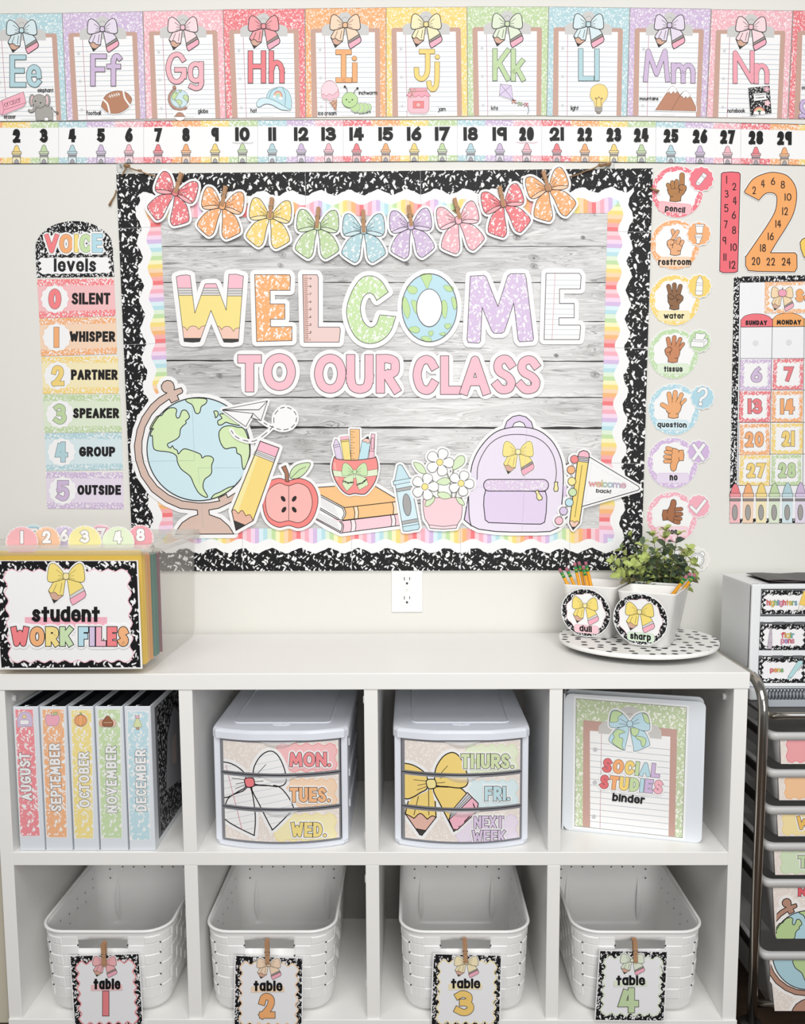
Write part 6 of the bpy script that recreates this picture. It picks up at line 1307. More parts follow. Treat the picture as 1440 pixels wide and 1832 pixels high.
        A.fill([(x0-60, y0-60), (x1+60, y0-60), (x1+60, y1+60), (x0-60, y1+60)], speckle('#ece2da', '#f7f1eb', .0065, .34))
        A.begin('day_panel'); tx0 = (680, 760, 670)[k] if kind == 'paper' else (760, 770, 690)[k]
        yo = (0, 0, 0)[k]; ya, yb_ = (y0+25, y1-8); A.shape(wavy(tx0, ya, x1-40, yb_, 5, 2, 9, 8), light(cc, .5), 5, light(cc, .15))
        A.begin('bow')
        BB = {kk: [(px+(20 if kind != 'paper' else 0), py+(10 if kind != 'paper' else 0)) for px, py in smooth(v, True, 4)] for kk, v in BIGBOW.items()}
        if kind != 'paper': BB['TL'] = [(505, 865), (450, 895), (355, 935), (325, 1000), (308, 1052), (415, 1205), (432, 1212), (535, 1078), (540, 1050)]
        A.halo([BB[q] for q in ('RL', 'LL', 'TL', 'TR')], 26, '#fcfcfd', th=.00003); fillc = '#fbfcfe' if kind == 'paper' else '#fbda84'
        for q in ('TL', 'TR', 'RL', 'LL'):
            A.fill(BB[q], fillc)
            if kind == 'paper':
                ys_ = [p[1] for p in BB[q]]
                for yv in range(int(min(ys_)), int(max(ys_))+60, 52):
                    P_l = [(200, yv+60), (900, yv-80)]
                    xs_in = clip_line(P_l, BB[q])
                    if xs_in: A.line(xs_in, 2.4, '#a9b8c4'); A.w -= DZ
                A.layer()
            if kind != 'paper' and q == 'TL':
                sc2 = smooth([(308, 1052), (350, 1072), (372, 1086)])+smooth([(372, 1086), (420, 1050), (470, 1092)])+smooth([(470, 1092), (505, 1068), (535, 1078)]); tipP = sc2+[(432, 1210), (415, 1205)]
                A.fill([(308, 1000), (330, 960), (535, 960), (535, 1078), (308, 1052)], fillc); A.shape(tipP, '#e9bdae', 7, OI); A.shape([(392, 1162), (462, 1175), (430, 1212), (412, 1205)], '#45423f', 5, OI); A.lines([[(480, 870), (482, 1060)], [(405, 925), (372, 1060)]], 5, OI); A.lines([[(308, 1052), (330, 960)], [(535, 1078), (528, 960)]], 8, OI)
            if kind != 'paper' and q == 'TR':
                pass
            if not (kind != 'paper' and q == 'TL'): A.lines([BB[q]], 8, OI, True)
            if kind != 'paper' and q == 'TR':
                A.shape([(650, 1030), (765, 895), (845, 975), (835, 1035), (690, 1170), (660, 1165), (630, 1095)], '#f9bccb', 7, OI); A.shape([(650, 1030), (765, 895), (800, 930), (630, 1095)], '#dcdbe0', 6, OI); A.lines([[(636, 1062), (778, 908)], [(632, 1078), (790, 920)]], 4, OI)
        o_ = (20, 10) if kind != 'paper' else (0, 0)
        A.lines([[(px+o_[0], py+o_[1]) for px, py in L_] for L_ in ([(530, 765), (600, 688)], [(545, 780), (598, 755)], [(440, 800), (350, 790)], [(440, 820), (380, 832)], [(445, 840), (375, 866)], [(520, 815), (580, 810)])], 4, OI)
        A.shape(BB['K'], '#f4878c' if kind == 'paper' else '#fbe9a0', 7, OI)
        if kind == 'paper': A.line([(305, 690), (425, 1170)], 4, '#d58a9c'); 
        A.begin('lettering')
        for st, bx in tx: A.text(st, *bx, (17 if st in ('NEXT', 'WEEK') else 24), light(cc, .12), ow=4, oc='#4a4046', halo=14)
        A.done()
def clip_line(L, P):
    (x0, y0), (x1, y1) = L; ts = []
    for (ax, ay), (bx, by) in zip(P, P[1:]+P[:1]):
        d = (x1-x0)*(by-ay)-(y1-y0)*(bx-ax)
        if abs(d) < 1e-9: continue
        t = ((ax-x0)*(by-ay)-(ay-y0)*(bx-ax))/d; u = ((ax-x0)*(y1-y0)-(ay-y0)*(x1-x0))/d
        if 0 <= u < 1 and 0 <= t <= 1: ts.append(t)
    ts.sort()
    if len(ts) < 2: return None
    return [(x0+(x1-x0)*ts[0], y0+(y1-y0)*ts[0]), (x0+(x1-x0)*ts[-1], y0+(y1-y0)*ts[-1])]
day_unit((330, 1200, 680), -.2625, 'white three-drawer unit labelled MON, TUES and WED', [('mon', '#f4878c', [('MON.', (772, 598, 1078, 705))]), ('tues', '#fbb67e', [('TUES.', (775, 858, 1075, 965))]), ('wed', '#f5dd80', [('WED.', (785, 1115, 1045, 1222))])], 'paper')
day_unit((650, 1200, 1000), .0995, 'white three-drawer unit labelled THURS, FRI and NEXT WEEK', [('thurs', '#d3e3ae', [('THURS.', (718, 610, 1108, 718))]), ('fri', '#bfe2ea', [('FRI.', (892, 850, 1080, 955))]), ('next', '#dcc8e6', [('NEXT', (812, 1068, 1032, 1158)), ('WEEK', (800, 1172, 1045, 1262))])], 'pencil')
# ---------------------------------------------------------------- social studies binder
bl, br = on_z(1008, 1484, MIDT+.0005), on_z(1255, 1509, MIDT+.0005)
u = (br-bl); Wb = u.length; u.normalize(); ub = Vector((u.x, u.y, 0)); n_ = ub.cross(Vector((0, 0, 1)))
root = empty('ring_binder', bl+ub*Wb/2-n_*.02, 'white social studies binder propped open to face the room in the right cubby', 'binder')
H_ = .292
def bpt(a, z, d): return bl+ub*a+Vector((0, 0, z))-n_*d
def bpanel(nm, a0, a1, d0, d1, r=.012):
    m = MB(); pts = [(a0+x, z) for x, z in rrect(0, 0, a1-a0, H_, r, 5)]
    m.prism([tuple(bpt(a, z, d0)) for a, z in pts], -n_, d1-d0, VIN); return m.build(nm, root)
bpanel('front_cover', .0, Wb, .0, .0035); bpanel('back_cover', .0, Wb, .034, .0375)
m = MB(); m.prism([tuple(bpt(a, 0.001, d)) for a, d in ((-.0035, .001), (0, .0), (0.001, .0375), (-.0035, .0365))], (0, 0, 1), H_-.002, VIN); m.build('spine', root)
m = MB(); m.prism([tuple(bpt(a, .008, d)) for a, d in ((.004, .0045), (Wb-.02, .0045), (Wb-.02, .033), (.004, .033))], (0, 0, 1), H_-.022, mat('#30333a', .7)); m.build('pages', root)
fr = Frame(bpt(Wb/2, 0, -.0003), ub, (0, 0, 1)); A = Art(fr, '', part='cover_sheet', parent=root); ZQ = (960, 1200, 1310); A.zoom(*ZQ)
cq = [(292, 205), (1103, 270), (1072, 1230), (280, 1142)]; Q = quad(cq, 55, 45, 1315, 1735)
A.fill([(272, 185), (1122, 255), (1090, 1250), (262, 1158)], '#f4f6f9'); A.fill(cq, speckle('#c7d6b0', '#f6faec', .0070, .35)); A.lines([cq], 3, '#55585a', True)
A.begin('clipboard'); A.fill([Q(p) for p in ((138, 320), (1215, 340), (1228, 1730), (148, 1730))], '#c9a49a')
A.begin('lined_paper'); A.fill([Q(p) for p in ((215, 455), (1140, 440), (1152, 1730), (236, 1730))], '#fafbfd')
A.lines([[Q((222, y)), Q((1146, y))] for y in (610, 690, 770, 850, 930, 1010, 1090, 1170, 1250, 1330, 1410, 1490, 1570, 1650)], 3, '#9aa6b0'); A.line([(477, 455), (466, 1160)], 3.4, '#c08a9a'); A.fills([disc_pts(430, 580, 17), disc_pts(428, 822, 17), disc_pts(421, 1074, 17)], '#c9cacd')
A.begin('clip'); A.fill([(455, 460), (455, 410), (490, 372), (560, 368), (600, 300), (640, 268), (700, 262), (750, 285), (790, 330), (830, 395), (880, 402), (918, 440), (920, 503)], '#cfcdcb'); A.lines([[(660, 325), (685, 315), (705, 325)]], 6, '#aaa7a5', sm=True)
A.begin('bow'); BL_ = lambda P: P
g1 = [(680, 375), (640, 320), (590, 290), (555, 295), (540, 330), (535, 400), (560, 418), (610, 415), (670, 400)]; g2_ = [(690, 375), (730, 325), (780, 308), (815, 325), (832, 385), (832, 430), (810, 442), (760, 435), (700, 405)]; g3 = [(678, 410), (590, 425), (560, 455), (533, 495), (545, 530), (640, 585), (652, 560)]; g4 = [(690, 410), (760, 435), (800, 455), (832, 530), (820, 555), (725, 593), (712, 560)]
G_ = [smooth(p, True, 4) for p in (g1, g2_, g3, g4)]; A.halo(G_, 13, th=.00003)
for p in (G_[2], G_[3], G_[0], G_[1]): A.shape(p, '#c5e3ee', 3, '#39464a')
for p in ([(545, 330), (560, 298), (600, 296), (630, 318), (600, 340), (598, 370), (560, 378), (540, 370)], [(780, 312), (815, 328), (830, 385), (800, 375), (785, 340)], [(565, 460), (600, 430), (650, 450), (610, 465), (612, 490), (635, 500), (628, 550), (638, 580), (590, 555), (555, 520), (572, 490)], [(698, 420), (750, 430), (745, 465), (720, 480), (700, 465)], [(730, 480), (790, 490), (805, 520), (785, 560), (770, 540), (765, 515), (740, 500)]): A.shape(p, '#cbe2ae', 2.4, '#39464a', sm=True)
A.lines([[(660, 380), (610, 350)], [(662, 395), (605, 388)], [(708, 380), (750, 352)], [(708, 392), (755, 382)]], 2.4, '#39464a'); A.shape(rrect(665, 368, 705, 410, 12), '#c5e3ee', 3, '#39464a')
A.begin('lettering'); cols = ['#e5757b', '#fbb27c', '#f8d983', '#cbe0ac', '#bfe0ea', '#d3bce0', '#f8b9c6', '#f8b9c6']
for st, x0, y0, x1, y1, rt in (('SOCIAL', 482, 640, 905, 742, .105), ('STUDIES', 462, 762, 925, 862, .095)): A.text(st, x0, y0, x1, y1, 27, ['#e5757b', '#fbb27c', '#f8d983', '#cbe0ac', '#bfe0ea', '#d3bce0', '#f8b9c6'] if st == 'STUDIES' else ['#e5757b', '#fbb27c', '#f8d983', '#cbe0ac', '#bfe0ea', '#d3bce0'], ow=3, oc='#5a5056', halo=14, rot=rt)
A.text('binder', 555, 895, 795, 955, 19, '#1f1f22', rot=.1, gap=5); A.done()
# ---------------------------------------------------------------- table baskets
BW = mat('#f4f4f3', 0.28, spec=.45); DOT = mat('#4b4c50', .8)
def ring_pts(cx, y0, y1, hx, r, n=7, hw=.05):
    """rounded rectangle, counter-clockwise from the front-left corner; the front run holds the grip edges"""
    P = []
    def arc(ax, ay, a0):
        for i in range(n+1):
            a = math.radians(a0+90*i/n); P.append((ax+r*math.cos(a), ay+r*math.sin(a)))
    arc(cx-hx+r, y0+r, 180); P.extend([(cx-hw, y0), (cx-hw*.5, y0), (cx, y0), (cx+hw*.5, y0), (cx+hw, y0)]); arc(cx+hx-r, y0+r, 270)
    P.extend([(cx+hx, y0+(y1-y0)*k/6) for k in range(2, 5)]); arc(cx+hx-r, y1-r, 0); P.extend([(cx+hx*.5, y1), (cx, y1), (cx-hx*.5, y1)]); arc(cx-hx+r, y1-r, 90); P.extend([(cx-hx, y1-(y1-y0)*k/6) for k in range(2, 5)])
    return P
def basket(cx, tcol, label, kx):
    z0 = BASET+.0006; YB0, YB1 = -.3845, -.045
    root = empty('storage_basket', (cx, -.21, z0), label, 'basket', 'table baskets')
    prof = [(.0, .034), (.002, .024), (.008, .014), (.02, .0085), (.04, .0075), (.144, .003), (.163, .0022), (.172, .0016), (.180, .001)]
    hz = (5, 6)
    def R(inset, z, extra=0.0): i = inset+extra; return [(x, y, z0+z) for x, y in ring_pts(cx, YB0+i, YB1-i, .1315-i, .05-min(i, .02)*.6)]
    m = MB(); mi = m._mi(BW); out = [[m.bm.verts.new(p) for p in R(i, z)] for z, i in prof]; inn = [[m.bm.verts.new(p) for p in R(i, max(z, .003), .0026)] for z, i in prof]
    n = len(out[0]); g0, g1 = 8, 12   # grip runs along these points
    def face(*v): f = m.bm.faces.new(v); f.material_index = mi; f.smooth = True; return f
    for k in range(len(prof)-1):
        for j in range(n):
            j2 = (j+1) % n; hole = hz[0] <= k < hz[1] and g0 <= j < g1
            if hole: continue
            face(out[k][j], out[k][j2], out[k+1][j2], out[k+1][j]); face(inn[k][j2], inn[k][j], inn[k+1][j], inn[k+1][j2])
    for j in range(g0, g1): face(out[hz[0]][j+1], out[hz[0]][j], inn[hz[0]][j], inn[hz[0]][j+1]); face(out[hz[1]][j], out[hz[1]][j+1], inn[hz[1]][j+1], inn[hz[1]][j])
    for k in range(*hz): face(out[k][g0], out[k+1][g0], inn[k+1][g0], inn[k][g0]); face(out[k+1][g1], out[k][g1], inn[k][g1], inn[k+1][g1])
    for j in range(n): face(out[-1][j], out[-1][(j+1) % n], inn[-1][(j+1) % n], inn[-1][j])
    f = m.bm.faces.new(list(reversed(out[0]))); f.material_index = mi; f = m.bm.faces.new(inn[0]); f.material_index = mi
    m.build('body', root)
    m = MB(); rim = [Vector(p) for p in R(.0, .1815)]; rim.append(rim[0]); rim.append(rim[1]); m.tube(rim, .0034, BW, 8, caps=False); m.build('rim', root)
    # woven relief: raised cells over and under around the wall
    m = MB()
    def inset_at(z):
        for (a, ia), (b_, ib) in zip(prof, prof[1:]):
            if z <= b_: return ia+(ib-ia)*(z-a)/(b_-a)
        return 0
    Lp = ring_pts(cx, YB0, YB1, .1315, .05); seg = [0]
    for a, b_ in zip(Lp, Lp[1:]+Lp[:1]): seg.append(seg[-1]+math.hypot(b_[0]-a[0], b_[1]-a[1]))
    def at(s, z, o):
        i_ = inset_at(z); RR = ring_pts(cx, YB0+i_-o, YB1-i_+o, .1315-i_+o, .05-min(i_, .02)*.6+o*0); s = s % seg[-1]
        for k in range(len(seg)-1):
            if s <= seg[k+1]:
                t = (s-seg[k])/max(1e-9, seg[k+1]-seg[k]); a, b_ = RR[k], RR[(k+1) % len(RR)]; return (a[0]+(b_[0]-a[0])*t, a[1]+(b_[1]-a[1])*t, z0+z)
    front_mid = seg[10]; cw = .0335; rows = [(.034, .058), (.058, .082), (.082, .106), (.106, .130), (.130, .152), (.152, .170)]
    ncol = 9
    for c in range(-ncol, ncol+1):
        for r_, (za, zb_) in enumerate(rows):
            sa, sb = front_mid+(c-.5)*cw, front_mid+(c+.5)*cw
            if abs(c) <= 1 and zb_ > .136: continue
            up = (c+r_) % 2 == 0; g = .0011 if up else .0024; o = .0013 if up else .0006
            k = 3; top = []
            grid = [[at(sa+g+(sb-sa-2*g)*i/k, zz, o) for i in range(k+1)] for zz in (za+(.0024 if up else .0008), zb_-(.0024 if up else .0008))]
            base = [[at(sa+(sb-sa)*i/k, zz, -.0002) for i in range(k+1)] for zz in (za+.0004, zb_-.0004)]
            for i in range(k): m.poly([grid[0][i], grid[0][i+1], grid[1][i+1], grid[1][i]], BW); m.poly([base[0][i], base[0][i+1], grid[0][i+1], grid[0][i]], BW); m.poly([grid[1][i], grid[1][i+1], base[1][i+1], base[1][i]], BW)
            m.poly([base[0][0], grid[0][0], grid[1][0], base[1][0]], BW); m.poly([grid[0][k], base[0][k], base[1][k], grid[1][k]], BW)
    bmesh.ops.remove_doubles(m.bm, verts=m.bm.verts[:], dist=1e-6); m.build('woven_relief', root)
    m = MB()
    def dot(p, nrm):
        nrm = Vector(nrm).normalized(); t1 = nrm.orthogonal().normalized(); t2 = nrm.cross(t1); m.poly([tuple(Vector(p)+nrm*.0004+(t1*math.cos(a)+t2*math.sin(a))*.0019) for a in [k*math.pi/5 for k in range(10)]], DOT)
    for c in (-4, -3, -2, 2, 3, 4):
        for zz in (.058, .082, .106, .130, .152):
            if abs(c) == 2 or (c % 2 == 0): 
                p = at(front_mid+(c-.5 if c > 0 else c+.5)*cw, zz, .0012); dx = p[0]-cx; dot(p, (dx*.6 if abs(dx) > .09 else 0, -1 if abs(dx) < .125 else -.3, 0))
    for zz in (.150, .128):
        for i in range(-4, 5):
            if i == 0: continue
            dot((cx+(i-.5*(1 if i > 0 else -1))*.0265+(.008 if i > 0 else -.008), YB1-.0056-(.012 if abs(i) == 4 else 0), z0+zz), (0, -1, 0))
        for s in (-1, 1):
            for i in range(5): dot((cx+s*(.1315-.0065), -.11-.045*i, z0+zz-.01*(i % 2)), (-s, 0, 0))
    m.build('vent_hole', root)['kind'] = 'stuff'
    for s in (-1, 1):
        m = MB(); x = cx+s*.085
        m.loft([[(x-.006*w, YB1-.010-.012*w, z0+z), (x, YB1-.010-.020*w, z0+z), (x+.006*w, YB1-.010-.012*w, z0+z)] for z, w in ((.022, .3), (.05, 1), (.09, .8), (.125, .05))], BW, close=False); m.build('corner_rib', root)
NB = [('red', '1', RED, (0, 1530, 350), [(510, 740), (1027, 722), (1058, 1290), (550, 1300)], (763, 642), (770, 815), (770, 790), (690, 905, 888, 985), (758, 998, 818, 1178)),
      ('peach', '2', '#fbb274', (330, 1530, 680), [(370, 735), (875, 757), (868, 1305), (360, 1295)], (607, 625), (612, 800), (620, 805), (510, 920, 722, 998), (550, 1015, 666, 1195)),
      ('yellow', '3', '#fbcf74', (650, 1530, 1000), [(512, 723), (1020, 735), (1005, 1290), (493, 1290)], (745, 618), (753, 790), (757, 790), (645, 905, 860, 978), (672, 996, 808, 1175)),
      ('green', '4', GRN, (960, 1530, 1310), [(460, 700), (967, 708), (940, 1225), (425, 1220)], (720, 618), (728, 790), (702, 772), (585, 882, 797, 955), (603, 974, 748, 1155))]
for (cn, n, col, z, q, p0, p1, bc, tb, nb), cx in zip(NB, (-.625, -.2883, .1067, .4568)):
    basket(cx, col, 'white woven plastic basket behind the table %s card' % n, 0)
    mid = zp(z, ((q[2][0]+q[3][0])/2, q[2][1])); fr = Frame(on_y(mid[0], mid[1], -.3985), (1, 0, 0), (0, 0, 1))
    A = Art(fr, 'table_card', 'black bordered card with a %s bow reading table %s, clipped to its basket' % (cn, n), 'card', 'table number cards').zoom(*z)
    A.fill(q, '#f6f6f8', slab=.0008); Qq = quad(q, 0, 0, 100, 100); A.fill([Qq(p) for p in ((1.5, 1), (98.5, 1), (98.5, 98.5), (1.5, 98.5))], speckle('#19191c', '#f4f4f4', .0062, .34))
    A.begin('white_panel'); w_ = [Qq(p) for p in wavy(10, 10, 91, 90, 6, 6, 2.2)]; A.fill(w_, '#f3f3f6'); A.lines([w_], 9, light(col, .25 if cn == 'red' else .5), True)
    A.begin('bow'); pencil_bow(A, bc[0], bc[1], 89, light(col, .42 if cn == 'red' else .55), ow=2.8, halo=7, vy=.80)
    A.begin('word_highlight'); A.fill([(tb[0]-18, tb[3]-34), (tb[2]+12, tb[3]-38), (tb[2]+14, tb[3]+6), (tb[0]-20, tb[3]+10)], light(col, .55))
    A.begin('lettering'); A.text('table', *tb, 22, '#17171a', gap=4)
    A.begin('number'); A.text(n, *nb, 44, light(col, .05), ow=4, oc='#3c3236')
    A.done(); clothespin(zp(z, p0), zp(z, p1), -.3995, 'wooden clothespin clipping the table %s card to its basket' % n, 'basket clothespins')
# ---------------------------------------------------------------- clear file bin
CLB = thin_plastic('clear_bin_plastic', '#f2efe8', .15); CLR_RIM = thin_plastic('bin_rim_plastic', '#f4f1ea', .36)
TZ = TOPZ+.0006
bx0, bx1, by0, by1, bh = -.840, -.505, -.388, -.022, .2515
root = empty('file_bin', ((bx0+bx1)/2, (by0+by1)/2, TZ), 'clear plastic file bin holding numbered hanging folders on the left of the organizer', 'bin')
m = MB(); t = .002
def bring(e, z, r=.02): return [(x, y, TZ+z) for x, y in rrect(bx0-e, by0-e, bx1+e, by1+e, r, 5)]
m.loft([bring(-.010, 0), bring(-.007, .004), bring(-.005, .02), bring(.0, bh-.02), bring(.003, bh-.014)], CLB, cap0=True); m.build('body', root)
m = MB(); m.loft([bring(.003, bh-.021), bring(.009, bh-.020), bring(.011, bh-.004), bring(.009, bh), bring(.002, bh), bring(.0, bh-.012)], CLR_RIM); m.build('rim', root)
# label on the front
fr = Frame((-.66, by0-.0125, TZ+.01), (1, 0, 0), (0, 0, 1)); ZL = (0, 920, 400)
A = Art(fr, 'bin_label', 'black marbled label reading student WORK FILES on the front of the clear bin', 'label').zoom(*ZL)
A.fill([(-20, 298), (888, 298), (918, 996), (-8, 1000)], '#f7f7f6', slab=.001); A.fill([(-20, 302), (880, 302), (905, 986), (10, 990), (-20, 600)], BLK_SP())
A.begin('white_panel'); w_ = [quad(((32, 362), (828, 362), (850, 945), (68, 948)), 0, 0, 100, 100)(p) for p in wavy(0, 0, 100, 100, 9, 6, 1.5)]; A.fill(w_, '#fefefe'); A.lines([w_], 6, '#f4c3d0', True)
A.begin('word_highlight'); A.fill([(160, 662), (690, 662), (690, 712), (480, 740), (160, 700)], '#f8b9c7')
A.begin('bow'); pencil_bow(A, 427, 398, 122, '#fbe184', ow=3, halo=11, knot='#fbe9a8', mid=False)
A.begin('lettering'); A.text('student', 208, 592, 645, 692, 27, '#18181a', gap=5)
for st, x0, x1, cs in (('WORK', 75, 468, ['#f7898d', '#fbb884', '#fae293', '#cfe6b8']), ('FILES', 508, 828, ['#bfe3ef', '#dccbe8', '#f8b9c9', '#f7898d', '#fbb884'])): A.text(st, x0, 725, x1, 848, 33, cs, ow=5, oc='#1d1d20', halo=20)
A.done()
# hanging folders and their number tabs
FOLD = [(-.373, '#f7cf1f', 'yellow', '1', '#f7b9bd', 36, 245, 78, 180), (-.366, '#f7cf1f', 'yellow', '3', '#fbeeab', 437, 655, 72, 185), (-.358, '#f3d44a', 'yellow', '4', '#e6f2d3', 655, 865, 78, 182), (-.343, '#e9b36c', 'tan orange', '2', '#fbc9a6', 210, 390, 80, 178), (-.325, '#e6a860', 'orange', '8', '#f0aab3', 832, 1000, 68, 175),
        (-.300, '#4f8a80', 'green', '6', '#d9cbe6', 350, 470, 74, 172), (-.284, '#4a8379', 'green', '7', '#f6c0cf', 590, 725, 65, 172), (-.262, '#8d5b6b', 'maroon', '5', '#bfe0ea', 150, 260, 66, 172)]
for k, (y, c, cn, n, tc, tx0, tx1, ty0, ty1) in enumerate(FOLD):
    fm = mat(c, .6); x0, x1 = bx0+.018, bx1-.017; zb = TZ+.014; zt = TZ+bh-.013-.0015*k
    f = empty('hanging_folder', ((x0+x1)/2, y, zb), '%s hanging folder with round %s tab in the clear bin' % (cn, 'number '+n if n != '5' else 'blue'), 'folder', 'hanging folders')
    m = MB(); m.box((x0, y-.0006, zb), (x1, y, zt), fm); m.box((x0, y+.0042, zb), (x1, y+.0048, zt-.006), fm); m.box((x0, y-.0006, zb-.0008), (x1, y+.0048, zb), fm); m.build('folder_sheet', f)
    m = MB(); m.box((x0-.006, y-.0003, zt-.003), (x1+.006, y+.0006, zt+.004), mat('#d8d5cc', .4)); m.build('hanger_bar', f)
    yy = y-.0012; fr = Frame((0, yy, zt), (1, 0, 0), (0, 0, 1)); A = Art(fr, '', part='number_tab', parent=f).zoom(*ZL); A.parts[-1][5] = (-2, -.003, 2, 2); R = 62 if n not in '123458' else 100
    R = (tx1-tx0)/2.0
    R = max(R, 82); cx = (tx0+tx1)/2 if n not in '25678' else {'2': 300, '5': 215, '6': 412, '7': 650, '8': 905}[n]
    cy = ty0+R
    A.fill(scallop(cx, cy, R, 30, R*.012, 4), WHITE, slab=.0006); A.fill(disc_pts(cx, cy, R*.97, 40), speckle(tc, '#fffafa', .004, .3)); A.fill(disc_pts(cx, cy, R*.88, 40), tc)
    w = 56 if n not in '1' else 20; A.text(n, cx-w/2, cy-R*.72, cx+w/2, cy-R*.72+82, 20, '#fdfdfd', ow=3, oc='#8a8486'); A.done()
# ---------------------------------------------------------------- lazy susan with pots
LC = (.492, -.183); LZ = .795
POLK = mat('#f6f5f2', .4, key='polka'); POLK.name = 'polka_dots'; t_ = NT(POLK)
tc_ = t_.add('ShaderNodeTexCoord'); vo = t_.add('ShaderNodeTexVoronoi', voronoi_dimensions='2D'); vo.inputs['Scale'].default_value = 37; vo.inputs['Randomness'].default_value = .55; t_.link(tc_.outputs['Object'], vo.inputs['Vector'])
nz = t_.add('ShaderNodeTexNoise'); nz.inputs['Scale'].default_value = 160; t_.link(tc_.outputs['Object'], nz.inputs['Vector'])
d_ = t_.math('ADD', vo.outputs['Distance'], t_.math('MULTIPLY', nz.outputs[0], .1)); k_ = t_.math('MULTIPLY', t_.math('SUBTRACT', .31, d_), 30, True)
mxx = t_.add('ShaderNodeMix', data_type='RGBA'); mxx.inputs[6].default_value = lin('#f6f5f2'); mxx.inputs[7].default_value = lin('#2c2d31'); t_.link(k_, mxx.inputs[0]); t_.link(mxx.outputs[2], t_.b.inputs['Base Color'])
root = empty('lazy_susan', (LC[0], LC[1], TZ), 'round white turntable with black spots at the right end of the organizer', 'turntable')
m = MB(); m.lathe([(0.0001, 0), (.1665, 0), (.1675, .0012)], POLK, (LC[0], LC[1], LZ-.0012), 64); m.build('spotted_top', root)
m = MB(); m.lathe([(.150, LZ-.012-TZ), (.1655, LZ-.010-TZ), (.1678, LZ-.006-TZ), (.1675, LZ-.0002-TZ)], mat('#f6f5f2', .4), (LC[0], LC[1], TZ), 64); m.build('edge', root)
m = MB(); m.lathe([(.09, 0), (.09, .004), (.075, .006), (.075, LZ-.0125-TZ), (.15, LZ-.012-TZ)], mat('#34332f', .6), (LC[0], LC[1], TZ), 48); m.build('turning_base', root)
POTM = mat('#f3f2ef', .35)
def pot(cx, cy, rot, label, z=LZ+.0008):
    root = empty('planter_pot', (cx, cy, z), label, 'pot', 'white tapered pots', rot)
    def sq(s, zz, r): return [(cx+math.cos(rot)*x-math.sin(rot)*y, cy+math.sin(rot)*x+math.cos(rot)*y, z+zz) for x, y in rrect(-s, -s, s, s, r, 5)]
    m = MB(); m.loft([sq(.039, 0, .012), sq(.041, .001, .012), sq(.0585, .112, .012), sq(.0595, .114, .012), sq(.0585, .1155, .012), sq(.0565, .1145, .011), sq(.041, .010, .009)], POTM, cap0=True, cap1=True); m.build('body', root); return root
RT = -math.radians(28)
DC, SHC, PC = (.4085, -.147), (.5045, -.241), (.563, -.097)
pot(*DC, RT, 'white square pot holding dull pencils, left of the two'); pot(*SHC, RT, 'white square pot holding sharp pencils at the front of the turntable'); pot(*PC, RT, 'white square pot behind the sharp pencil pot, holding the plant')
def tag_card(word_, pc, px, py, R, tint, label):
    nrm = Vector((math.sin(RT), -math.cos(RT), 0)); uu = Vector((math.cos(RT), math.sin(RT), 0)); o = Vector((pc[0], pc[1], LZ))+nrm*.0535
    tilt = Vector((nrm.x*.13, nrm.y*.13, 1)).normalized(); o = Vector((pc[0], pc[1], LZ+.003))+nrm*.0465
    fr = Frame(o, uu, tilt); u, v = fr.p(px, py); fr = Frame(fr.o+fr.u*u+fr.v*v+fr.n*.0015, uu, tilt)
    A = Art(fr, 'pencil_pot_tag', label, 'tag', 'pencil pot tags'); s = R/100.0; A.loc = lambda p: (p[0]*s, -p[1]*s)
    A.fill(disc_pts(0, 0, 100, 48), '#f4f4f4', slab=.0008); A.fill(disc_pts(0, 0, 97, 48), speckle('#17171a', '#f4f4f4', .0055, .33))
    A.begin('white_panel'); A.fill(scallop(0, 0, 78, 9, 3), '#f9f9fc'); A.lines([scallop(0, 0, 78, 9, 3)], 1.6, '#f3ccd6', True)
    A.begin('bow'); pencil_bow(A, -2, -30, 52, '#fbe07e', ow=1.5, halo=4, knot='#fbeaae', mid=False)
    A.begin('banner'); A.shape(rrect(-48, 50, 52, 84, 12), tint, 1, '#c9c9c9'); A.begin('lettering')
    A.text(word_, -26 if word_ == 'dull' else -37, 52, 24 if word_ == 'dull' else 39, 78, 6.4, '#1a1a1c', gap=1.5); A.done()
tag_card('dull', DC, 1048, 1096, .0545, '#f9cdd6', 'round tag reading dull with a yellow pencil bow')
tag_card('sharp', SHC, 1145.5, 1108, .0555, '#d9ecd4', 'round tag reading sharp with a yellow pencil bow')
# pencils
PYEL, PFER, PERA, PTAN = mat('#f0a92e', .4), mat('#2f8f4a', .35, .3), mat('#b5707f', .7), mat('#e6c49c', .6)
ZU = (960, 930, 1440)
def pencil(tip, base, label, group):
    tip, base = Vector(tip), Vector(base); d = (tip-base).normalized(); L = (tip-base).length; r = .0036
    root = bpy.data.objects.new('pencil', None); COL.objects.link(root); root.matrix_world = Matrix.Translation(base); tag(root, label, 'pencil', group)
    MB().tube([base+d*.012, base+d*(L-.022)], r, PYEL, 6).build('shaft', root); MB().tube([base, base+d*.012], r, PTAN, 6, radii=[.0006, r]).build('point', root)
    m = MB(); m.tube([tip-d*.0222, tip-d*.0185, tip-d*.0180, tip-d*.0150, tip-d*.0145, tip-d*.009], r, PFER, 10, radii=[r*1.04, r*1.04, r*.93, r*1.05, r*.94, r*1.04]); m.tube([tip-d*.0172, tip-d*.0158], r*1.07, mat('#e8c84a', .4), 10); m.build('ferrule', root)
    MB().tube([tip-d*.0092, tip-d*.0015, tip], r, PERA, 10, radii=[r*.98, r*.96, r*.6]).build('eraser', root)
def lean(pc, zt_px, ydep, foot, label, group):
    p = on_y(*zp(ZU, zt_px), ydep); pencil(p, (pc[0]+foot[0], pc[1]+foot[1], LZ+.0125), label, group)
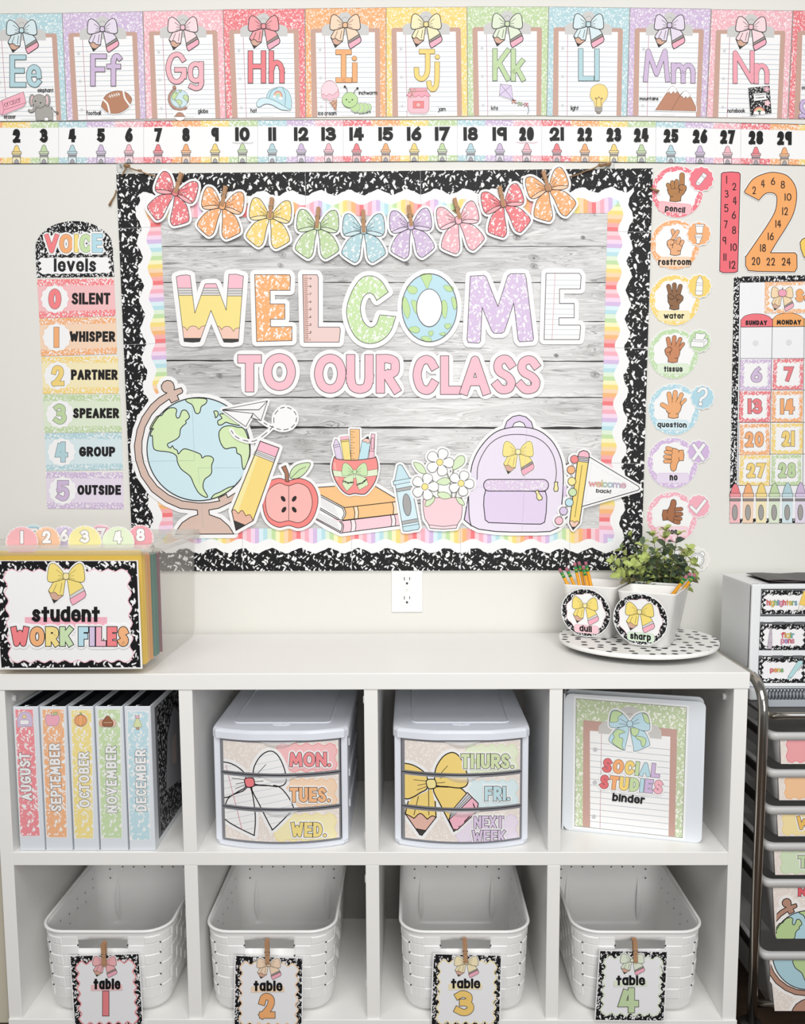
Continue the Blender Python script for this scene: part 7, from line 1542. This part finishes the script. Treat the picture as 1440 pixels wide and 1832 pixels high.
for tp, dep, ft, wh in (((122, 262), -.170, (-.012, -.012), 'leaning furthest left'), ((158, 256), -.158, (-.004, -.014), 'second from the left'), ((203, 229), -.140, (-.014, .004), 'third from the left'), ((226, 224), -.130, (-.004, .012), 'tallest in the middle'), ((248, 245), -.150, (.004, -.004), 'fourth, short'), ((262, 224), -.142, (.010, -.012), 'rightmost')):
    lean(DC, tp, dep, ft, 'yellow pencil in the dull pot, %s' % wh, 'dull pencils')
for tp, dep, ft, wh in (((806, 300), -.224, (-.034, -.026), 'leftmost'), ((828, 285), -.200, (-.030, .006), 'upper'), ((851, 290), -.212, (-.016, -.022), 'rightmost')):
    lean(SHC, tp, dep, ft, 'yellow pencil in the sharp pot leaning right, %s' % wh, 'sharp pencils')
# leafy plant
LG = [mat('#5c6d52', .5), mat('#778a5c', .5), mat('#b3c272', .5), mat('#49584c', .55), mat('#86805e', .55)]
random.seed(5); root = empty('artificial_plant', (PC[0], PC[1], LZ+.0118), 'bushy green leafy plant behind the sharp pencil pot', 'plant')
ms, ml = MB(), MB()
def leaf(p, d, up, L, W, m_):
    d = d.normalized(); s = d.cross(up).normalized(); nn = s.cross(d); R_ = []
    for t, w, b_ in ((0, .12, 0), (.3, .85, .02), (.62, 1.0, .03), (.85, .7, .0), (1.0, .08, -.05)):
        c = p+d*(L*t)+nn*(L*b_*2); R_.append([c-s*(W*w*.5)+nn*(W*.12*w), c, c+s*(W*w*.5)+nn*(W*.12*w)])
    ml.loft([[tuple(q) for q in r] for r in R_], m_, close=False)
tops = [(1112, 985), (1128, 962), (1150, 975), (1135, 1000), (1168, 960), (1172, 990), (1190, 950), (1200, 985), (1212, 958), (1222, 990), (1232, 985), (1236, 1010), (1160, 1010), (1105, 1012), (1098, 1005), (1185, 1015), (1210, 1012), (1145, 1022), (1120, 1025), (1240, 1032), (1175, 1030), (1200, 1028), (1132, 1012), (1152, 1000), (1180, 1000), (1195, 1008), (1165, 1022), (1222, 1022), (1130, 1032), (1110, 1030), (1155, 1035), (1188, 1036), (1212, 1038)]
for i, (x, y) in enumerate(tops):
    dep = random.uniform(-.17, -.05); tp = on_y(x, y, dep); b0 = Vector((PC[0]+random.uniform(-.02, .02), PC[1]+random.uniform(-.02, .02), LZ+.03)); mid_ = b0.lerp(tp, .55)+Vector((0, 0, .012))
    pts = [b0.lerp(mid_, k/4)*(1-k/8)+mid_.lerp(tp, k/4)*(k/8) if False else (b0*(1-k/9)**2+mid_*2*(k/9)*(1-k/9)+tp*(k/9)**2) for k in range(10)]
    ms.tube(pts, .0011, mat('#6d7048', .7), 5, radii=[.0015-.00010*k for k in range(10)])
    col = LG[random.choice((0, 0, 1, 1, 2, 3, 3, 4))]; 
    for k in range(3, 10):
        p = pts[k]; ax = (pts[k]-pts[k-1]).normalized(); a0 = k*1.57+random.uniform(-.3, .3)
        if p.x < DC[0]+.078 and p.z < LZ+.12: continue
        for q in range(2 if k < 9 else 4):
            o = ax.orthogonal().normalized(); o.rotate(Matrix.Rotation(a0+q*(math.pi if k < 9 else math.pi/2), 3, ax)); dd = o*random.uniform(.7, 1.1)+ax*random.uniform(.35, .8)
            c = LG[2] if (k > 7 and random.random() < .65) else (col if random.random() < .7 else LG[random.randrange(5)])
            Ln = random.uniform(.019, .029)*(1.0 if k < 9 else .8); leaf(p, dd, ax, Ln, Ln*random.uniform(.55, .75), c)
ms.build('stem', root); ml.build('foliage', root)
# ---------------------------------------------------------------- rolling drawer cart
CHR = mat('#b9b5ad', .14, 1.0, key='chrome'); DRK = mat('#1d1a18', .5); TRAY = thin_plastic('frosted_drawer', '#cfcece', .72)
cx0, cx1, cy0, cy1 = .678, 1.06, -.400, -.075; CZ = .750
root = empty('rolling_cart', ((cx0+cx1)/2, (cy0+cy1)/2, FLOOR_Z), 'chrome framed rolling drawer cart to the right of the organizer', 'cart')
cart = root
for x in (cx0, cx1):
    m = MB(); P = [(x, cy0, .05), (x, cy0, .45), (x, cy0, CZ-.06)]
    for k in range(1, 7): a = k*math.pi/12; P.append((x, cy0+.06*(1-math.cos(a)), CZ-.06+.06*math.sin(a)))
    P += [(x, (cy0+cy1)/2, CZ)]
    for k in range(0, 7): a = math.pi/2-k*math.pi/12; P.append((x, cy1-.06*(1-math.cos(a)), CZ-.06+.06*math.sin(a)))
    P += [(x, cy1, .45), (x, cy1, .05)]
    m.tube(P, .0098, CHR, 16); m.build('side_frame', root)
    s = 1 if x == cx0 else -1; m = MB()
    for yv in (cy0+.018, cy1-.018): a0, a1 = sorted((x+s*.006, x+s*.013)); m.box((a0, yv-.006, .06), (a1, yv+.006, CZ-.07), CHR, .001, 1)
    m.build('upright_strip', root)
rails = [.668, .590, .518, .443, .366, .240]
for zz in (.683, .09):
    for yv in (cy0+.012, cy1-.012): m = MB(); m.tube([(cx0, yv, zz), (cx1, yv, zz)], .0072, CHR, 12); m.build('cross_bar', root)
for yv in (cy0+.004, cy1-.004):
    for x in (cx0, cx1): m = MB(); m.lathe([(.006, 0), (.020, .002), (.022, .02), (.02, .038), (.006, .04)], DRK, (x, yv, FLOOR_Z+.0005), 16); m.build('caster', root)
m = MB()
for zz in (.6505, .575, .5135, .4285, .352, .204):
    for xa in (cx0+.006, cx1-.016): a = MB(); a.box((xa, cy0+.02, zz-.014), (xa+.010, cy1-.01, zz-.002), DRK); a.build('drawer_runner', root)
m = MB(); m.box((cx0+.012, cy0+.02, .678), (cx1-.012, cy1-.012, .684), mat('#5a5856', .5)); m.build('top_tray', root)
# cart drawers: a tapered tray with rim each, pulled through from the photograph's label edges
def z7p(p): return (1240+p[0]*200/1078, 1180+p[1]*200/1078)
def z8p(p): return (1240+p[0]*200/1041, 1480+p[1]*200/1041)
DRW = [('pink', RED, z7p, (735, 705), (835, 752), (845, 1008), (905, 765, 985), ''), ('orange', '#fbb274', z7p, (715, 1065), (818, 1118), (828, 1358), (890, 1125, 1335), ''), ('yellow', '#f6d988', z7p, (700, 1420), (805, 1480), (818, 1705), (865, 1485, 1685), 'W'),
       ('green', '#c6dcae', z8p, (665, 150), (750, 215), (762, 445), (820, 225, 425), 'T'), ('globe', None, z8p, (650, 490), (738, 545), (766, 1038), None, 'N'), ('globe base', None, z8p, (625, 1165), (705, 1215), (758, 1712), None, '')]
FY = cy0+.002
for k, (cn, col, zf, pt, p1, p2, pan, letter) in enumerate(DRW):
    top = on_y(*zf(pt), FY).z; bot = on_y(*zf(p2), FY).z-.002; x0 = cx0+.0125; x1 = cx1-.0125
    m = MB(); ins = .022 if k < 4 else .032
    def tr_(i, zz, f=0): return [(x, y, zz) for x, y in rrect(x0+.004+i, FY+f, x1-.004-i, cy1-.02-i*.4, .014, 4)]
    m.loft([tr_(ins, bot, .004), tr_(ins-.006, bot+.004, .001), tr_(.006, top-.012, 0), tr_(.003, top-.010, 0)], TRAY, cap0=True); d = m.build('drawer', cart)
    m = MB(); m.loft([tr_(.003, top-.015), tr_(-.003, top-.014, -.004), tr_(-.004, top-.002, -.005), tr_(-.002, top, -.003), tr_(.005, top, .004)], mat('#c9c8c7', .3)); m.build('rim', d)
    fr = Frame(((x0+x1)/2, FY-.0008, bot), (1, 0, 0), (0, 0, 1)); A = Art(fr, '', part='label_sheet', parent=d); Z_ = (1240, 1180, 1440, 1078.0) if zf is z7p else (1240, 1480, 1440, 1041.0); A.z = (Z_[0], Z_[1], 200/Z_[3])
    xr = 2350
    A.fill([p1, (xr, p1[1]), (xr-20, p2[1]), p2], speckle('#ebe0d8', '#f6f0ea', .006, .34)); A.lines([[p1, p2], [p2, (xr, p2[1])]], 3, '#3a3838')
    if pan:
        A.begin('colour_panel'); A.shape(wavy(pan[0], pan[1], xr-60, pan[2], 16, 2, 9, 8), light(col, .3), 6, col)
        if letter: A.begin('lettering'); y0, y1 = ((1510, 1640) if letter == 'W' else (262, 378)); A.text(letter, (1000 if letter == 'W' else 975), y0, (1140 if letter == 'W' else 1065), y1, 30, light(col, .05) if letter == 'T' else '#f4c46a', ow=5, oc='#5a4a44', halo=16)
    elif k == 4:
        A.clip = None; A.begin('globe_picture'); u0, v0 = fr.p(A.z[0]+p2[0]*A.z[2], A.z[1]+p2[1]*A.z[2]); u1, v1 = fr.p(A.z[0]+p1[0]*A.z[2], A.z[1]+p1[1]*A.z[2]); A.parts[-1][5] = (u0-.0, v0+.0005, .2, v1)
        kx = .58; T = lambda P: [(1070+(x-785)*kx, 1109+(y-836)*kx) for x, y in P]
        A.halo([T(GOUT), T(GC)], 34, '#f7f3f0', th=.00003); A.shape(T(GOUT), '#b98f7c', 8, OI); A.fill(T(GC), '#b6d9e4')
        for P in (NA, GR, UK, EU, AF): A.shape(T(smooth(P, True, 3)), '#bcd59a', 7, OI)
        A.lines([T(GC)], 8, OI, True); A.begin('lettering'); A.text('N', 975, 555, 1055, 640, 26, '#e5676f', ow=5, oc='#5a3a3c', halo=14); A.text('EXT', 1085, 555, 1310, 640, 26, '#e5676f', ow=5, oc='#5a3a3c', halo=14)
    else:
        A.begin('globe_picture'); u0, v0 = fr.p(A.z[0]+p2[0]*A.z[2], A.z[1]+p2[1]*A.z[2]); u1, v1 = fr.p(A.z[0]+p1[0]*A.z[2], A.z[1]+p1[1]*A.z[2]); A.parts[-1][5] = (u0-.012, v0+.0005, .2, v1)
        kx = .56; T = lambda P: [(1062+(x-785)*kx, 1185+(y-836)*kx) for x, y in P]
        A.halo([T(GOUT), T(GC)], 34, '#f7f3f0', th=.00003); A.shape(T(GOUT), '#b98f7c', 8, OI); A.fill(T(GC), '#b0d2dd')
        for P in (NA, AF, AN): A.shape(T(smooth(P, True, 3)), '#bcd59a', 7, OI)
        A.lines([T(GC)], 8, OI, True)
    A.done()
# ---------------------------------------------------------------- pen drawer tower on the cart
TWX, TWY0, TWY1 = .700, -.272, -.108; TB, TT = .7605, .924
TWM = mat('#eceef0', .35, spec=.45)
tb = on_x(*(1290+385*150/1145, 1020+1600*150/1145), TWX).z
root = empty('pen_drawer_tower', (TWX+.09, (TWY0+TWY1)/2, tb), 'white tower of small pen drawers standing on the rolling cart', 'drawer tower')
X1 = TWX+.20; m = MB(); th = .006
def tring(e, z): return [(x, y, z) for x, y in rrect(TWX+e, TWY0+e, X1-e, TWY1-e, .008, 4)]
m.box((TWX, TWY0+.004, tb), (TWX+.0045, TWY1, TT-.003), TWM, .002, 2); m.box((X1-.0045, TWY0+.004, tb), (X1, TWY1, TT-.003), TWM, .002, 2); m.box((TWX, TWY0+.004, TT-.006), (X1, TWY1, TT), TWM, .0028, 3); m.box((TWX, TWY0+.004, tb), (X1, TWY1, tb+.006), TWM, .002, 2); m.box((TWX, TWY1-.004, tb), (X1, TWY1, TT), TWM, .002, 2); m.build('housing', root)
def zt_(p): return (1290+p[0]*150/1145, 1020+p[1]*150/1145)
m = MB(); xl = on_y(*zt_((530, 900)), TWY0).x; zs = [on_y(*zt_((700, y)), TWY0).z for y in (262, 632, 720, 1095, 1180, 1545)]
m.box((TWX, TWY0, tb), (xl, TWY0+.012, TT), TWM, .0026, 3); m.box((X1-.012, TWY0, tb), (X1, TWY0+.012, TT), TWM, .0026, 3); m.box((xl-.001, TWY0, zs[0]), (X1-.01, TWY0+.012, TT), TWM, .0024, 3)
for a, b_ in ((zs[2]+.0005, zs[1]-.0005), (zs[4]+.0005, zs[3]-.0005)): m.box((xl-.001, TWY0+.001, a), (X1-.01, TWY0+.012, b_), TWM, .001, 1)
m.box((xl-.001, TWY0, tb), (X1-.01, TWY0+.012, zs[5]), TWM, .002, 2); m.build('front_frame', root)
GR2 = mat('#77787c', .35)
RBC = ['#e5676f', '#f2a25c', '#e6c95c', '#8fbf86', '#7fb3c4', '#b79ad0', '#e590a4']
for k, (za, zc_) in enumerate(((zs[1], zs[0]), (zs[3], zs[2]), (zs[5], zs[4]))):
    nm = ('highlighters', 'flair pens', 'pens')[k]
    m = MB(); m.box((xl+.0006, TWY0+.002, za+.0012), (X1-.0125, TWY0+.0045, zc_-.0012), GR2, .0008, 1); m.box((xl+.002, TWY0+.0045, za+.002), (X1-.014, TWY1-.01, za+.004), GR2); dr = m.build('drawer', root)
    fr = Frame((xl+.06, TWY0+.0017, za), (1, 0, 0), (0, 0, 1)); A = Art(fr, '', part='label_sheet', parent=dr); A.z = (1290, 1020, 150/1145.0)
    q = [(560, 275), (1640, 280), (1630, 600), (545, 597)] if k == 0 else ([(535, 735), (1185, 735), (1172, 1090), (522, 1088)] if k == 1 else [(522, 1185), (1165, 1185), (1150, 1540), (512, 1536)])
    A.fill(q, speckle('#19191c', '#f0f0f0', .0062, .34)); A.begin('white_panel'); Qq = quad(q, 0, 0, 100, 100); A.fill([Qq(p) for p in wavy(8 if k else 4, 20, 92 if k else 96, 84, 9 if k == 0 else 6, 3, 2.2)], '#f7f5f8')
    A.begin('lettering')
    if k == 0: A.text('highlighters', 622, 405, 1038, 482, 12, RBC, ow=3, oc='#5a5056', cap='round')
    if k == 1: A.text('flair', 818, 848, 1003, 928, 13, RBC, ow=3, oc='#5a5056', cap='round'); A.text('pens', 815, 925, 1000, 1000, 13, [RBC[6], RBC[5], RBC[0], RBC[6]], ow=3, oc='#5a5056', cap='round')
    if k == 2: A.text('pens', 668, 1330, 852, 1395, 13, RBC, ow=3, oc='#5a5056', cap='round')
    A.begin('illustration')
    if k == 0: A.shape([(1125, 285), (1200, 275), (1260, 330), (1145, 490), (1062, 465)], '#fbcf6a', 3, '#4a4030'); A.shape([(1062, 465), (1145, 490), (1085, 545), (1050, 560), (1056, 530)], '#f3efe6', 3, '#4a4030')
    if k == 1: A.shape([(668, 800), (690, 795), (694, 980), (690, 1075), (632, 1075), (640, 980), (655, 870)], '#c9bcc8', 3, '#4a4448'); A.lines([[(640, 990), (692, 988)], [(655, 870), (690, 868)]], 3, '#4a4448')
    if k == 2: A.shape([(1050, 1238), (1100, 1232), (1118, 1262), (960, 1470), (905, 1500), (912, 1452)], '#b9dfe2', 4, '#3f5055'); A.lines([[(1112, 1265), (1115, 1290), (1052, 1375)], [(912, 1452), (960, 1470)]], 5, '#3f5055')
    A.done()
    if k:
        m = MB(); z9 = zc_-.0012
        for f0, f1 in ((0, .055), (.235, .43), (.60, .78)): w_ = .105; m.box((xl+f0*w_*1.1, TWY0-.0008, z9-.003), (xl+f1*w_*1.1, TWY0+.003, z9+.0035), mat('#6a6b6f', .4), .0006, 1)
        m.build('pull_tab', dr)
# loose papers on the tower
for k, (dx, c) in enumerate(((0, '#4a4648'), (.004, '#c9b4ba'), (-.003, '#3c3a3c'))):
    m = MB(); z_ = TT+.0008+k*.0024; nn = 9
    top = []
    for r in range(2):
        row = []
        for i in range(nn): t9 = i/(nn-1); row.append((TWX+.040+dx+.15*t9, TWY0+.012+.115*r, z_+.0022*math.sin(5*t9+k*1.9)**2+(.0035*(1-r)*math.sin(3.2*t9+k))**2))
        top.append(row)
    mi_ = mat(c, .4)
    for i in range(nn-1): m.poly([top[0][i], top[0][i+1], top[1][i+1], top[1][i]], mi_); m.poly([(p[0], p[1], p[2]-.0006) for p in (top[1][i], top[1][i+1], top[0][i+1], top[0][i])], mi_)
    bmesh.ops.remove_doubles(m.bm, verts=m.bm.verts[:], dist=1e-6)
    tag(m.build('loose_paper', loc=(TWX+.1, TWY0+.06, TT)), '%s sheet lying on top of the pen drawer tower' % ('dark, lowest' if k == 0 else ('pale pinkish' if k == 1 else 'dark, topmost')), 'paper', 'papers on the tower')
# spiral-bound pads stored on the cart tray
a_ = on_y(1376, 1287, -.30); 
x0, y0, z0, hh = cx0+.034, -.335, .6848, .024
pad = empty('spiral_pad', (x0+.15, y0+.02, z0), 'grey spiral bound pad lying on the cart tray in front of the white box', 'pad')
MB().box((x0, y0, z0), (x0+.30, y0+.038, z0+hh*.6), mat('#aeb4bb', .35), .001, 1).build('pages', pad)
m = MB(); P = []; nl = 42
for i in range(nl*8+1): t9 = i/8.0; P.append((x0+.004+.29*t9/nl, y0+.010+.011*math.cos(2*math.pi*t9), z0+hh*.6+.010+.011*math.sin(2*math.pi*t9)))
m.tube(P, .0014, mat('#6a7078', .3, .6), 5); m.build('spiral_binding', pad)
MB_ = MB(); MB_.box((cx0+.018, -.288, .6848), (cx0+.33, -.100, tb-.0006), mat('#dcdee0', .35), .003, 2)
tag(MB_.build('storage_box', loc=(cx0+.17, -.19, .6848)), 'shallow white box under the pen drawer tower on the cart', 'box')
